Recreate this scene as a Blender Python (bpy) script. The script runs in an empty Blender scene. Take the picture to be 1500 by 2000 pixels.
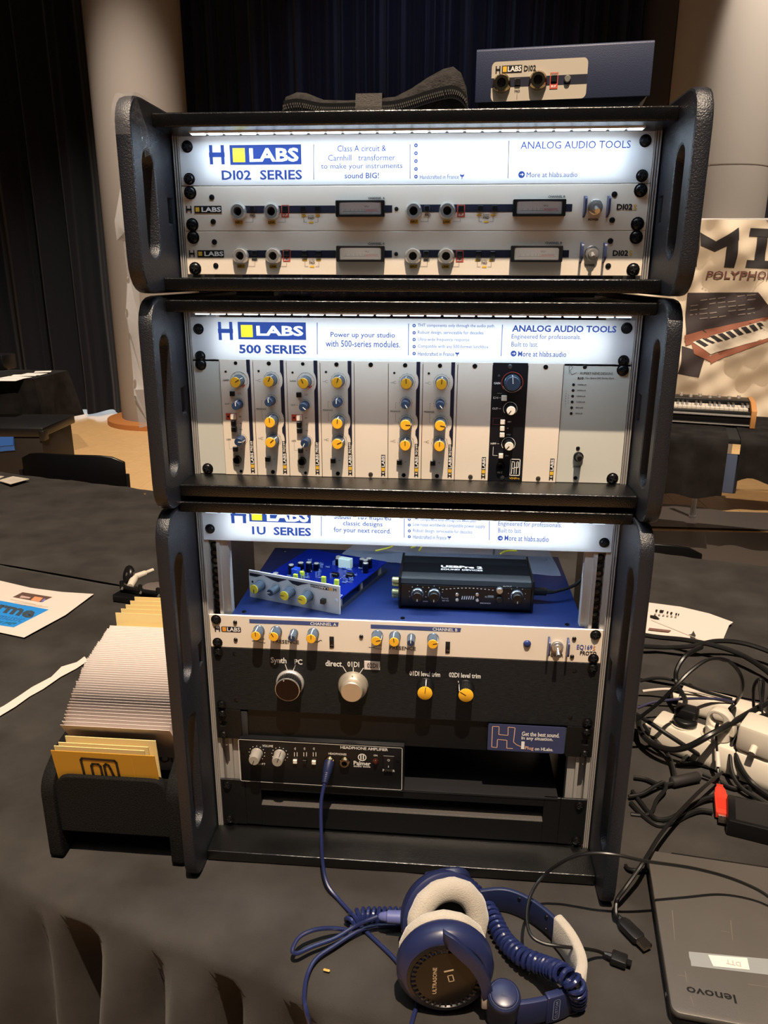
import bpy, bmesh, math, random
from mathutils import Vector, Matrix, noise
random.seed(7)
R_ = math.radians
SC = bpy.context.scene
COL = SC.collection
# ---------------------------------------------------------------- camera
Z0 = 1.081                         # height of the rack datum above the floor
TZ = 0.75                          # table top
FPX = 1490.4
CAM = Vector((0.04917, -0.84942, 0.40365 + Z0))
RX = Vector((0.99634904, 0.08530707, 0.0033616))      # camera right
DN = Vector((0.0284020, -0.29407604, -0.95535994))    # camera down
FW = Vector((-0.08051036, 0.95196743, -0.29542527))   # camera forward
cd = bpy.data.cameras.new('camera'); cam = bpy.data.objects.new('camera', cd); COL.objects.link(cam)
cd.sensor_fit = 'VERTICAL'; cd.sensor_height = 36; cd.sensor_width = 27; cd.lens = FPX * 36 / 2000
cd.clip_start = .02; cd.clip_end = 60
cam.matrix_world = Matrix(((RX.x, -DN.x, -FW.x, CAM.x), (RX.y, -DN.y, -FW.y, CAM.y), (RX.z, -DN.z, -FW.z, CAM.z), (0, 0, 0, 1)))
SC.camera = cam
def ray(px, py): return RX * ((px - 750) / FPX) + DN * ((py - 1000) / FPX) + FW
def at_z(px, py, z): d = ray(px, py); return CAM + d * ((z - CAM.z) / d.z)
def at_y(px, py, y): d = ray(px, py); return CAM + d * ((y - CAM.y) / d.y)
def at_x(px, py, x): d = ray(px, py); return CAM + d * ((x - CAM.x) / d.x)
# ---------------------------------------------------------------- world, exposure, lamps of the hall, added fill lights
SC.view_settings.view_transform = 'Standard'; SC.view_settings.look = 'None'
SC.view_settings.exposure = 0.0; SC.view_settings.gamma = 1.0; SC.view_settings.use_curve_mapping = False
w = bpy.data.worlds.new('hall'); SC.world = w; w.use_nodes = True
w.node_tree.nodes['Background'].inputs[0].default_value = (.62, .66, .75, 1)
w.node_tree.nodes['Background'].inputs[1].default_value = .035
def spot(name, loc, tgt, power, col, size, blend=.3, rad=.03):
    l = bpy.data.lights.new(name, 'SPOT'); l.energy = power; l.color = col; l.spot_size = R_(size); l.spot_blend = blend; l.shadow_soft_size = rad
    o = bpy.data.objects.new(name, l); COL.objects.link(o); o.location = loc
    o.rotation_euler = (Vector(tgt) - Vector(loc)).to_track_quat('-Z', 'Y').to_euler(); return o
def area(name, loc, tgt, power, col, sx, sy):
    l = bpy.data.lights.new(name, 'AREA'); l.shape = 'RECTANGLE'; l.energy = power; l.color = col; l.size = sx; l.size_y = sy
    o = bpy.data.objects.new(name, l); COL.objects.link(o); o.location = loc
    o.rotation_euler = (Vector(tgt) - Vector(loc)).to_track_quat('-Z', 'Y').to_euler(); return o
WARM = (1, .80, .60)
spot('stage_spot', (.25, -1.55, 5.3), (-.2, .2, .9), 1720, WARM, 95, .4, .022)
spot('hall_spot', (-2.6, 4.9, 5.9), (-2.7, 5.3, 0), 1300, (1, .88, .75), 74, .7, .1)
spot('added_curtain_light', (-.3, 5.6, 5.9), (-.4, 8.2, 1.9), 120, (.5, .62, 1), 70, .8, .1)  # unseen blue light added to tint the dark middle curtain
spot('column_spot', (2.7, 4.3, 5.8), (2.7 + .025, 4.3 + .489, 5.8 - .872), 1700, (1, .90, .76), 38.8, .12, .03)
spot('keyboard_spot', (2.2, 2.6, 5.8), (2.0, 3.85, .6), 1000, (1, .86, .70), 46, .4, .06)
area('hall_fill', (-.8, -2.3, 5.7), (0, 0, 1.0), 42, (1, .90, .80), 3.0, 1.6)
area('daylight_behind_curtain', (-4.2, 9.1, .35), (-3.9, 7.2, 0), 14, (.85, .93, 1), 3.0, .2)
# ---------------------------------------------------------------- materials
def lin(c): return tuple((v / 12.92 if v <= .04045 else ((v + .055) / 1.055) ** 2.4) for v in [x / 255 for x in c])
MATS = {}
def mat(name, rgb, rough=.5, metal=0, bump=0, bscale=200, var=0, vscale=6, spec=.5, alpha=1, trans=0, emit=None, estr=0, coat=0, aniso=None, sheen=0):
    if name in MATS: return MATS[name]
    m = bpy.data.materials.new(name); m.use_nodes = True; MATS[name] = m
    nt = m.node_tree; b = nt.nodes['Principled BSDF']; c = lin(rgb) + (1,)
    b.inputs['Base Color'].default_value = c; b.inputs['Roughness'].default_value = rough; b.inputs['Metallic'].default_value = metal
    b.inputs['Specular IOR Level'].default_value = spec; b.inputs['Alpha'].default_value = alpha
    b.inputs['Transmission Weight'].default_value = trans; b.inputs['Coat Weight'].default_value = coat
    b.inputs['Sheen Weight'].default_value = sheen
    if emit: b.inputs['Emission Color'].default_value = lin(emit) + (1,); b.inputs['Emission Strength'].default_value = estr
    if bump or var:
        tc = nt.nodes.new('ShaderNodeTexCoord')
        mp = nt.nodes.new('ShaderNodeMapping'); nt.links.new(tc.outputs['Object'], mp.inputs[0])
        if aniso: mp.inputs['Scale'].default_value = aniso
    if bump:
        n = nt.nodes.new('ShaderNodeTexNoise'); n.inputs['Scale'].default_value = bscale; n.inputs['Detail'].default_value = 3
        nt.links.new(mp.outputs[0], n.inputs['Vector'])
        bp = nt.nodes.new('ShaderNodeBump'); bp.inputs['Strength'].default_value = bump; bp.inputs['Distance'].default_value = .002
        nt.links.new(n.outputs[0], bp.inputs['Height']); nt.links.new(bp.outputs[0], b.inputs['Normal'])
    if var:
        n = nt.nodes.new('ShaderNodeTexNoise'); n.inputs['Scale'].default_value = vscale; n.inputs['Detail'].default_value = 6
        nt.links.new(mp.outputs[0], n.inputs['Vector'])
        mx = nt.nodes.new('ShaderNodeMixRGB'); mx.inputs[1].default_value = c
        mx.inputs[2].default_value = tuple(min(1, v * (1 + var) + .02 * var) for v in c[:3]) + (1,)
        rp = nt.nodes.new('ShaderNodeValToRGB'); rp.color_ramp.elements[0].position = .35; rp.color_ramp.elements[1].position = .7
        nt.links.new(n.outputs[0], rp.inputs[0]); nt.links.new(rp.outputs[0], mx.inputs[0]); nt.links.new(mx.outputs[0], b.inputs['Base Color'])
    return m
paint = mat('black_textured_paint', (27, 30, 38), .38, 0, .4, 750, spec=.6)
edgep = mat('black_edge_paint', (10, 10, 10), .17, 0, .25, 900, spec=1.0)
mdf = mat('black_mdf', (9, 8, 8), .8, 0, .4, 500, .4, 700, spec=.15)
alu = mat('brushed_aluminium', (176, 172, 168), .42, .4, .15, 60, .15, 8, aniso=(30, 30, 1))
chrome = mat('chrome', (206, 202, 196), .26, .78)
brass = mat('brass_ring', (176, 158, 124), .2, 1)
cream = mat('cream_panel_lacquer', (226, 212, 194), .5, 0, .05, 900)
greyp = mat('grey_green_panel', (196, 195, 184), .5)
ink = mat('navy_ink', (20, 22, 44), .5)
inkb = mat('black_ink', (16, 15, 18), .5)
signblue = mat('sign_blue_print', (52, 76, 150), .5)
yel = mat('yellow_cap_plastic', (238, 178, 44), .4)
yelp = mat('yellow_print', (226, 178, 52), .5)
signyel = mat('sign_yellow_print', (250, 228, 40), .5)
redp = mat('red_print', (206, 76, 56), .5)
whitep = mat('white_print', (235, 232, 226), .5)
knobblue = mat('dark_blue_knob', (36, 54, 82), .35)
knobgrey = mat('grey_blue_knob', (74, 86, 98), .3, .2)
blk = mat('black_plastic', (14, 14, 16), .35)
blkm = mat('matte_black', (9, 9, 10), .8)
hole = mat('dark_hole', (3, 3, 4), .9)
screwm = mat('black_screw', (26, 25, 26), .28, .6)
blacksteel = mat('black_powder_steel', (9, 10, 11), .45, 0, .15, 800)
brushedblk = mat('black_brushed_panel', (23, 24, 26), .42, .35, .35, 60, .8, 50, aniso=(2, 1, 60))
bluesteel = mat('blue_painted_steel', (18, 38, 92), .5, 0, .1, 900)
navysteel = mat('navy_painted_steel', (56, 66, 96), .45, .1, .12, 900)
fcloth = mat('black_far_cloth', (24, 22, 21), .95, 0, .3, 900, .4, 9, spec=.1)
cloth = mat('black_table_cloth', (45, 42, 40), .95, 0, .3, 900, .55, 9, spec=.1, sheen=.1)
paper = mat('white_paper', (218, 208, 200), .8)
glass = mat('clear_glass', (255, 255, 255), .02, 0, trans=1.0)
ledm = mat('led_white', (255, 255, 255), .5, emit=(215, 235, 255), estr=5)
rubber = mat('black_cable_rubber', (20, 20, 21), .38)
hpblue = mat('blue_headphone_plastic', (31, 38, 74), .35)
hpnavy = mat('navy_headphone_plastic', (26, 34, 66), .4)
hpcable = mat('blue_cable_rubber', (32, 39, 78), .3)
velour = mat('grey_velour', (168, 160, 148), 1, 0, .5, 700, .15, 30, spec=.1, sheen=.5)
def acrylic(name, rgb, tr):          # white diffusing sheet: lets the lamp behind it shine through
    m = bpy.data.materials.new(name); m.use_nodes = True; nt = m.node_tree; nt.nodes.clear(); c = lin(rgb) + (1,)
    o = nt.nodes.new('ShaderNodeOutputMaterial'); d = nt.nodes.new('ShaderNodeBsdfDiffuse'); t = nt.nodes.new('ShaderNodeBsdfTranslucent'); x = nt.nodes.new('ShaderNodeMixShader')
    d.inputs[0].default_value = c; t.inputs[0].default_value = c; x.inputs[0].default_value = tr
    nt.links.new(d.outputs[0], x.inputs[1]); nt.links.new(t.outputs[0], x.inputs[2]); nt.links.new(x.outputs[0], o.inputs[0]); return m
# ---------------------------------------------------------------- mesh helpers
RX90 = Matrix.Rotation(math.pi / 2, 4, 'X')
def PF(x, z, y=0, rot=0): return Matrix.Translation((x, y, z)) @ RX90 @ Matrix.Rotation(rot, 4, 'Z')   # local XY = panel, +Z out towards the viewer
TXT = {}
def glyphs(s, bold):
    k = (s, bold)
    if k not in TXT:
        cu = bpy.data.curves.new('t', 'FONT'); cu.body = s; cu.resolution_u = 2; cu.offset = bold; cu.fill_mode = 'FRONT'
        ob = bpy.data.objects.new('t', cu); me = bpy.data.meshes.new_from_object(ob)
        vs = [v.co.copy() for v in me.vertices]; fs = [tuple(p.vertices) for p in me.polygons]
        x0 = min(v.x for v in vs); x1 = max(v.x for v in vs); y0 = min(v.y for v in vs); y1 = max(v.y for v in vs)
        if not any(ch in s for ch in 'gjpqy,()'): pass
        TXT[k] = ([((v.x - x0) / (x1 - x0), (v.y - y0) / (y1 - y0)) for v in vs], fs, (x1 - x0) / (y1 - y0))
        bpy.data.objects.remove(ob); bpy.data.curves.remove(cu); bpy.data.meshes.remove(me)
    return TXT[k]
class G:
    def __init__(s): s.V = []; s.F = []
    def add(s, vs, fs, M=None):
        o = len(s.V)
        s.V += [tuple(M @ Vector(v)) for v in vs] if M else [tuple(v) for v in vs]
        s.F += [tuple(i + o for i in f) for f in fs]; return s
    def box(s, x0, x1, y0, y1, z0, z1, M=None):
        v = [(x, y, z) for x in (x0, x1) for y in (y0, y1) for z in (z0, z1)]
        return s.add(v, [(0, 1, 3, 2), (4, 6, 7, 5), (0, 4, 5, 1), (2, 3, 7, 6), (0, 2, 6, 4), (1, 5, 7, 3)], M)
    def prism(s, poly, h, M=None):
        n = len(poly); v = [(p[0], p[1], 0) for p in poly] + [(p[0], p[1], h) for p in poly]
        f = [tuple(range(n))[::-1], tuple(range(n, 2 * n))] + [(i, (i + 1) % n, n + (i + 1) % n, n + i) for i in range(n)]
        return s.add(v, f, M)
    def flat(s, poly, M=None): return s.add([(p[0], p[1], 0) for p in poly], [tuple(range(len(poly)))], M)
    def lathe(s, prof, n=20, M=None, rib=0, cap=True):
        v = []; f = []
        for r, h in prof:
            for i in range(n):
                a = 2 * math.pi * i / n; rr = r * (1 - rib * (i % 2)); v.append((rr * math.cos(a), rr * math.sin(a), h))
        for j in range(len(prof) - 1):
            for i in range(n): f.append((j * n + i, j * n + (i + 1) % n, (j + 1) * n + (i + 1) % n, (j + 1) * n + i))
        if cap: f.append(tuple(range(n))[::-1]); f.append(tuple(range((len(prof) - 1) * n, len(prof) * n)))
        return s.add(v, f, M)
    def tube(s, pts, r, n=8, closed=False, cap=True, rz=None):
        pts = [Vector(p) for p in pts]; N = len(pts); v = []; f = []
        t0 = (pts[1] - pts[0]).normalized(); up = Vector((0, 0, 1)) if abs(t0.z) < .9 else Vector((1, 0, 0))
        nrm = t0.cross(up).normalized()
        for i, p in enumerate(pts):
            a = pts[(i - 1) % N] if (i > 0 or closed) else p; b = pts[(i + 1) % N] if (i < N - 1 or closed) else p
            t = (b - a).normalized(); nrm = (nrm - t * nrm.dot(t)).normalized(); bi = t.cross(nrm)
            rr = r[i] if isinstance(r, (list, tuple)) else r
            for k in range(n):
                an = 2 * math.pi * k / n; v.append(p + nrm * (rr * math.cos(an)) + bi * (rr * math.sin(an)))
        for i in range(N if closed else N - 1):
            j = (i + 1) % N
            for k in range(n): f.append((i * n + k, i * n + (k + 1) % n, j * n + (k + 1) % n, j * n + k))
        if cap and not closed: f.append(tuple(range(n))[::-1]); f.append(tuple(range((N - 1) * n, N * n)))
        return s.add(v, f)
    def strip(s, pts, sect, closed=False):
        """sweep an open/closed 2D section (list of (out, z)) along a horizontal path"""
        pts = [Vector(p) for p in pts]; N = len(pts); n = len(sect); v = []; f = []
        for i, p in enumerate(pts):
            a = pts[max(i - 1, 0)]; b = pts[min(i + 1, N - 1)]; t = (b - a); t.z = 0; t.normalize(); o = Vector((t.y, -t.x, 0))
            for (u, z) in sect: v.append(p + o * u + Vector((0, 0, z)))
        for i in range(N - 1):
            for k in range(n): f.append((i * n + k, i * n + (k + 1) % n, (i + 1) * n + (k + 1) % n, (i + 1) * n + k))
        f.append(tuple(range(n))[::-1]); f.append(tuple(range((N - 1) * n, N * n)))
        return s.add(v, f)
    def text(s, t, x0, x1, zc, h, M, bold=0.0):
        vs, fs, asp = glyphs(t, bold); return s.add([(x0 + v[0] * (x1 - x0), zc + (v[1] - .5) * h, 0) for v in vs], fs, M)
    def obj(s, name, m, parent=None, bevel=0, smooth=35, seg=2, shift=None):
        me = bpy.data.meshes.new(name); me.from_pydata(s.V, [], s.F)
        bm = bmesh.new(); bm.from_mesh(me)
        bmesh.ops.recalc_face_normals(bm, faces=bm.faces)
        if bevel:
            es = [e for e in bm.edges if len(e.link_faces) == 2 and e.calc_face_angle(0) > .6]
            bmesh.ops.bevel(bm, geom=es, offset=bevel, segments=seg, profile=.5, affect='EDGES', clamp_overlap=True)
        bm.to_mesh(me); bm.free()
        if shift: me.transform(Matrix.Translation(-Vector(shift)))
        for p in me.polygons: p.use_smooth = True
        me.set_sharp_from_angle(angle=R_(smooth)); me.materials.append(m)
        o = bpy.data.objects.new(name, me); COL.objects.link(o)
        if parent is not None: o.parent = parent
        if shift: o.location = shift
        return o
def tag(o, label, cat, group=None):
    o['label'] = label; o['category'] = cat
    if group: o['group'] = group
    return o
def thing(name, label, cat, loc, rotz=0, group=None, M=None):
    o = bpy.data.objects.new(name, None); COL.objects.link(o); o.empty_display_size = .02
    if M is not None: o.matrix_world = M
    else: o.location = loc; o.rotation_euler = (0, 0, rotz)
    return tag(o, label, cat, group)
def solo(g, name, m, label, cat, group=None, **k):     # a thing that is a single mesh: origin at its base centre
    xs = [v[0] for v in g.V]; ys = [v[1] for v in g.V]; zs = [v[2] for v in g.V]
    return tag(g.obj(name, m, shift=((min(xs) + max(xs)) / 2, (min(ys) + max(ys)) / 2, min(zs)), **k), label, cat, group)
def struct(o): o['kind'] = 'structure'; return o
KIDS = {}
def copy_tree(o, parent=None):
    if not KIDS:
        for x in bpy.data.objects:
            if x.parent: KIDS.setdefault(x.parent.name, []).append(x)
    c = o.copy(); COL.objects.link(c)
    if parent is not None: c.parent = parent
    for ch in list(KIDS.get(o.name, [])): copy_tree(ch, c)
    return c
def clone(o, **kw):
    KIDS.clear(); c = copy_tree(o)
    for k, v in kw.items():
        if k == 'loc': c.location = v
        else: c[k] = v
    return c
def smooth(pts, k=8):
    pts = [Vector(p) for p in pts]; out = []
    for i in range(len(pts) - 1):
        p0 = pts[max(i - 1, 0)]; p1 = pts[i]; p2 = pts[i + 1]; p3 = pts[min(i + 2, len(pts) - 1)]
        for j in range(k):
            t = j / k; out.append(.5 * ((2 * p1) + (p2 - p0) * t + (2 * p0 - 5 * p1 + 4 * p2 - p3) * t * t + (3 * p1 - p0 - 3 * p2 + p3) * t ** 3))
    out.append(pts[-1]); return out
def rrect(x0, x1, y0, y1, r, n=5):
    o = []
    for cx, cy, a0 in ((x1 - r, y1 - r, 0), (x0 + r, y1 - r, 90), (x0 + r, y0 + r, 180), (x1 - r, y0 + r, 270)):
        for i in range(n + 1): a = R_(a0 + 90 * i / n); o.append((cx + r * math.cos(a), cy + r * math.sin(a)))
    return o
def roundpoly(pts, n=6):          # pts = (x, y, r)
    o = []; N = len(pts)
    for i in range(N):
        p = Vector(pts[i][:2]); a = Vector(pts[i - 1][:2]) - p; b = Vector(pts[(i + 1) % N][:2]) - p; r = pts[i][2]
        if r <= 0: o.append(tuple(p)); continue
        a.normalize(); b.normalize(); d = r
        for k in range(n + 1):
            t = k / n; q0 = p + a * d; q2 = p + b * d; o.append(tuple(q0 * (1 - t) ** 2 + p * 2 * t * (1 - t) + q2 * t * t))
    return o
def holed(outer, holes, h, bevel=0):   # plate with holes, XY outline, thickness h along +Z
    cu = bpy.data.curves.new('c', 'CURVE'); cu.dimensions = '2D'; cu.fill_mode = 'BOTH'; cu.extrude = h / 2 - bevel; cu.bevel_depth = bevel; cu.bevel_resolution = 1; cu.offset = -bevel
    for lp in [outer] + holes:
        sp = cu.splines.new('POLY'); sp.points.add(len(lp) - 1); sp.use_cyclic_u = True
        for i, p in enumerate(lp): sp.points[i].co = (p[0], p[1], 0, 1)
    ob = bpy.data.objects.new('c', cu); me = bpy.data.meshes.new_from_object(ob)
    g = G(); g.add([v.co + Vector((0, 0, h / 2)) for v in me.vertices], [tuple(p.vertices) for p in me.polygons])
    bpy.data.objects.remove(ob); bpy.data.curves.remove(cu); bpy.data.meshes.remove(me); return g
def xf(g, M): g.V = [tuple(M @ Vector(v)) for v in g.V]; return g
def circ(cx, cy, r, n=16): return [(cx + r * math.cos(2 * math.pi * i / n), cy + r * math.sin(2 * math.pi * i / n)) for i in range(n)]
def ringflat(g, cx, cy, r0, r1, M, n=20, a0=0, a1=360):
    v = []; f = []
    for i in range(n + 1):
        a = R_(a0 + (a1 - a0) * i / n)
        for r in (r0, r1): v.append((cx + r * math.cos(a), cy + r * math.sin(a), 0))
    for i in range(n): f.append((2 * i, 2 * i + 1, 2 * i + 3, 2 * i + 2))
    return g.add(v, f, M)
class Unit:
    """a thing whose front lies in the plane y = Y; pixel positions become points of that plane"""
    def __init__(s, name, label, cat, loc, group=None):
        s.o = thing(name, label, cat, loc, 0, group); s.loc = Vector(loc); s.pr = {}
    def P(s, px, py, y=0): q = at_y(px, py, s.loc.y + y) - s.loc; return q.x, q.z
    def g(s, m):
        if m.name not in s.pr: s.pr[m.name] = (G(), m)
        return s.pr[m.name][0]
    def t(s, m, txt, xa, ya, xb, yb, h, bold=.01, y=-.0004):
        a = s.P(xa, ya, y); b = s.P(xb, yb, y); u = s.P(xa, ya - h / 2, y)[1] - s.P(xa, ya + h / 2, y)[1]
        s.g(m).text(txt, a[0], b[0], (a[1] + b[1]) / 2, u, PF(0, 0, y), bold)
    def r(s, m, xa, ya, xb, yb, y=-.0002):
        a = s.P(xa, ya, y); b = s.P(xb, yb, y); s.g(m).flat([(a[0], b[1]), (b[0], b[1]), (b[0], a[1]), (a[0], a[1])], PF(0, 0, y))
    def line(s, m, pts, wd=.0005, y=-.0003):
        q = [Vector(s.P(px, py, y)) for px, py in pts]
        for a, b in zip(q, q[1:]):
            d = (b - a).normalized(); nn = Vector((-d.y, d.x)) * wd / 2; s.g(m).flat([a - nn, b - nn, b + nn, a + nn], PF(0, 0, y))
    def done(s, names=None):
        for k, (g, m) in s.pr.items():
            if not g.V: continue
            par = list(range(len(g.V)))
            def fd(a):
                while par[a] != a: par[a] = par[par[a]]; a = par[a]
                return a
            for f in g.F:
                for b in f[1:]: par[fd(b)] = fd(f[0])
            roots = {}
            for f in g.F: roots.setdefault(fd(f[0]), []).append(f)
            if 1 < len(roots) <= 9:
                for fs in roots.values():
                    ids = sorted({i for f in fs for i in f}); mp = {v: i for i, v in enumerate(ids)}
                    h = G(); h.V = [g.V[i] for i in ids]; h.F = [tuple(mp[i] for i in f) for f in fs]; h.obj('printed_mark', m, s.o)
            else: g.obj((names or {}).get(k, 'printed_lettering'), m, s.o)['kind'] = 'stuff'
        s.pr = {}
SHARED = {}
def inst(key, make, parent, loc, rot=None):
    """one more object on a shared mesh"""
    if key not in SHARED: o = make(); o.parent = parent; SHARED[key] = o
    else: o = SHARED[key].copy(); COL.objects.link(o); o.parent = parent
    o.location = loc
    if rot is not None: o.rotation_euler = rot
    else: o.rotation_euler = (0, 0, 0)
    return o
def screw(parent, x, z, y=0, r=.0048, name='rack_screw'):
    def mk():
        g = G(); g.lathe([(r * 1.25, 0), (r * 1.25, .0006), (r, .0008), (r * .98, .0022), (r * .75, .0034), (r * .35, .0038)], 14, RX90)
        return g.obj(name, screwm)
    o = inst(('screw', r, name), mk, parent, (x, y, z), (0, random.uniform(0, 3), 0))
    def mk2():
        g = G()
        for a in (0, math.pi / 2): g.box(-r * .6, r * .6, -.0040, -.0030, -r * .12, r * .12, Matrix.Rotation(a, 4, 'Y'))
        return g.obj('cross_slot', hole)
    inst(('slot', r), mk2, o, (0, 0, 0)); return o
def knob(parent, x, z, r, d, cap, body, ang=0, ptr=whitep, y=0, ptrcap=None, seg=24, capr=1.0):
    kk = ('knob', round(r, 5), d, body.name)
    def mk():
        g = G(); g.lathe([(r * 1.12, .0004), (r * 1.12, .0015), (r * 1.03, .0022), (r, d * .9), (r * .94, d)], seg * 2, RX90, .035); return g.obj('knob', body)
    k = inst(kk, mk, parent, (x, y, z), (0, ang, 0))
    def mc():
        g = G(); g.lathe([(r * .93 * capr, d - .0006), (r * .93 * capr, d + .0003), (r * .86 * capr, d + .0007)], seg, RX90); return g.obj('knob_cap', cap)
    inst(('cap', round(r, 5), d, cap.name, capr), mc, k, (0, 0, 0))
    pc = ptrcap or inkb
    def mp():
        g = G(); g.box(-.0004, .0004, -d - .00095, -d - .0005, 0, r * .85); return g.obj('pointer_line', pc)
    inst(('ptr', round(r, 5), d, pc.name), mp, k, (0, 0, 0))
    def mp2():
        g = G(); g.box(-.0004, .0004, -d * .97, -.002, r * .85, r * 1.02); return g.obj('side_mark', ptr)
    inst(('ptr2', round(r, 5), d, ptr.name), mp2, k, (0, 0, 0)); return k
def button(parent, x, z, s, m, d=.0035, y=0, name='push_button'):
    def mk(): g = G(); g.box(-s / 2, s / 2, -d, 0, -s / 2, s / 2); return g.obj(name, m, bevel=.0004, seg=1)
    return inst(('btn', s, m.name, d, name), mk, parent, (x, y, z))
def jack(parent, x, z, r, y=0, ring=None, d=.004):
    ring = ring or chrome
    def mk():
        g = G(); g.lathe([(r, 0), (r, d * .45), (r * .9, d * .7), (r * .8, d), (r * .5, d), (r * .46, d * .6), (r * .46, 0)], 20, RX90, cap=False); return g.obj('jack_ring', ring)
    o = inst(('jack', r, ring.name, d), mk, parent, (x, y, z))
    def mh(): g = G(); g.lathe([(r * .46, .0002), (r * .46, .0003)], 14, RX90); return g.obj('jack_hole', hole)
    inst(('jackh', r), mh, o, (0, 0, 0)); return o
def dot(parent, x, z, r, m=None, d=.0008, y=0, name='panel_screw'):
    m = m or blk
    def mk(): g = G(); g.lathe([(r, 0), (r, d * .6), (r * .8, d)], 12, RX90); return g.obj(name, m)
    return inst(('dot', r, m.name, d, name), mk, parent, (x, y, z))
def panel(parent, x0, x1, z0, z1, m, th=.003, name='front_panel', bevel=.0004, y=0):
    g = G(); g.box(x0, x1, y, y + th, z0, z1); return g.obj(name, m, parent, bevel=bevel, seg=1)
def toggle(parent, x, z, y=0, up=False):
    g = G(); g.lathe([(.0074, 0), (.0074, .002), (.0066, .0024), (.0066, .004), (.0042, .0045), (.004, .006)], 6 * 4, RX90); o = g.obj('switch_collar', chrome, parent); o.location = (x, y, z)
    g = G(); e = .55 if not up else -.55
    g.tube([(0, -.004, 0), (0, -.009, -e * .004), (0, -.016, -e * .009)], [.0016, .0018, .0027], 10); g.obj('switch_lever', chrome, o)
    return o
# ================================================================ the three desktop racks
def rack(label, dx, yf, bot, top, b0, b1, t0, t1, slots, notch, ledx, ly=-.0085, LEDW=.5, back=0):
    """bot/top = side panel heights, b0-b1 bottom board, t0-t1 top board (rack datum), yf = front of the sides"""
    o = thing('desktop_rack', label, 'rack', (dx, 0, Z0 + bot), 0, 'black desktop equipment racks')
    z = lambda v: v - bot
    yb = .262
    for s in (-1, 1):
        rt, rb = .036, .034
        out = roundpoly([(yf, 0, rb), (yb, 0, .02), (yb, z(top), .02), (yf, z(top), rt)])
        holes = [[(p[0], p[1]) for p in rrect(sl[0], sl[1], z(sl[2]), z(sl[3]), (sl[1] - sl[0]) / 2 - .0002, 6)] for sl in slots]
        holes += [[(a, z(c)), (b, z(c)), (b, z(d)), (a, z(d))] for a, b, c, d in notch]
        g = holed(out, holes, .0155, .0028)
        # XY of the outline = (y, z) of the rack
        xf(g, Matrix(((0, 0, 1, .25 if s > 0 else -.2655), (1, 0, 0, 0), (0, 1, 0, 0), (0, 0, 0, 1))))
        g.obj('side_panel', paint, o, smooth=40)
    for nm, a, b in (('bottom_board', b0, b1), ('top_board', t0, t1)):
        g = G(); g.box(-.25, .25, -.05, .255, z(a), z(b)); g.obj(nm, edgep, o, bevel=.0018, seg=3)
    for s in (-1, 1):          # aluminium mounting rails: ribbed profile with a dark nut channel
        g = G(); x0 = -.2486
        prof = [(0, -.003), (.0008, -.0055), (.0019, -.0055), (.0026, -.0025), (.0033, -.0055), (.0044, -.0055), (.0051, -.0025), (.0058, -.0055), (.0068, -.0055), (.0068, -.0008), (.0119, -.0008), (.0119, .010), (.0125, .010), (.0125, .012), (.0254, .012), (.0254, .006), (.0209, .006), (.0209, -.0005), (.0249, -.0005), (.0249, .004), (.0344, .004), (.0344, .016), (0, .016)]
        pp = [((x0 + a) * (1 if s < 0 else -1), b + .0045) for a, b in prof]
        g.prism(pp, z(t0) - z(b1), Matrix.Translation((0, 0, z(b1)))); rl = g.obj('mounting_rail', alu, o)
        if len(slots) > 1:
            for i in range(10):
                def mk():
                    h = G(); h.lathe([(.0052, 0), (.0052, .002), (.0030, .0022), (.0030, .0)], 14, RX90, cap=False); return h.obj('rail_nut', screwm)
                inst('railnut', mk, rl, (s * .2318, .0115, z(.088) - i * .0098 - (.004 if i > 2 else 0)))
    # LED tape below the top board
    g = G(); g.box(ledx[0], ledx[1], ly - .004, ly + .004, z(t0) - .0016, z(t0)); ls = g.obj('led_strip', mat('led_tape_white', (240, 240, 240), .5), o)
    n = 26
    for i in range(n):
        def mk(): h = G(); h.box(-.0072, .0072, -.0025, .0025, -.0012, 0); return h.obj('led', ledm, bevel=.0005, seg=1)
        inst('led', mk, ls, (ledx[0] + (i + .5) * (ledx[1] - ledx[0]) / n, ly, z(t0) - .0016))
    l = area('led_strip_light', (0, 0, 0), (0, 0, -1), LEDW, (.62, .80, 1), ledx[1] - ledx[0], .006)
    l.parent = o; l.location = (0, ly, z(t0) - .0042); l.rotation_euler = (0, 0, 0)
    if back:
        g = G(); g.box(ledx[0], ledx[1], .041, .049, z(t0) - .0016, z(t0)); g.obj('led_strip', MATS['led_tape_white'], o)
        l = area('rear_strip_light', (0, 0, 0), (0, 0, -1), back, (.72, .86, 1), ledx[1] - ledx[0], .006); l.parent = o; l.location = (0, .045, z(t0) - .0042); l.rotation_euler = (0, 0, 0)
    return o
rk_top = rack('topmost of the three stacked black racks, with pouch and blue box on its top board', .0032, -.105, .386, .564, .388, .4015, .5415, .5545,
     [(-.0815, -.0525, .421, .518)], [(-.0195, -.0065, .456, .480)], (-.2215, .226), -.022, .36)
rk_mid = rack('middle of the three stacked black racks, holding the row of narrow modules', .0023, -.0905, .1568, .3835, .167, .181, .367, .3795,
     [(-.0735, -.0455, .195, .344)], [(-.0195, -.0065, .255, .283)], (-.2235, .229), -.038, .34)
rk_bot = rack('tallest black rack at the bottom of the stack, standing on the black tablecloth', 0, -.0905, -.331, .1562, -.329, -.3145, .1485, .161,
     [(-.0775, -.0475, -.056, .103), (-.0775, -.0475, -.262, -.105)], [(-.0195, -.0065, -.062, -.033)], (-.225, .225), -.038, .34, .8)
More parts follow.
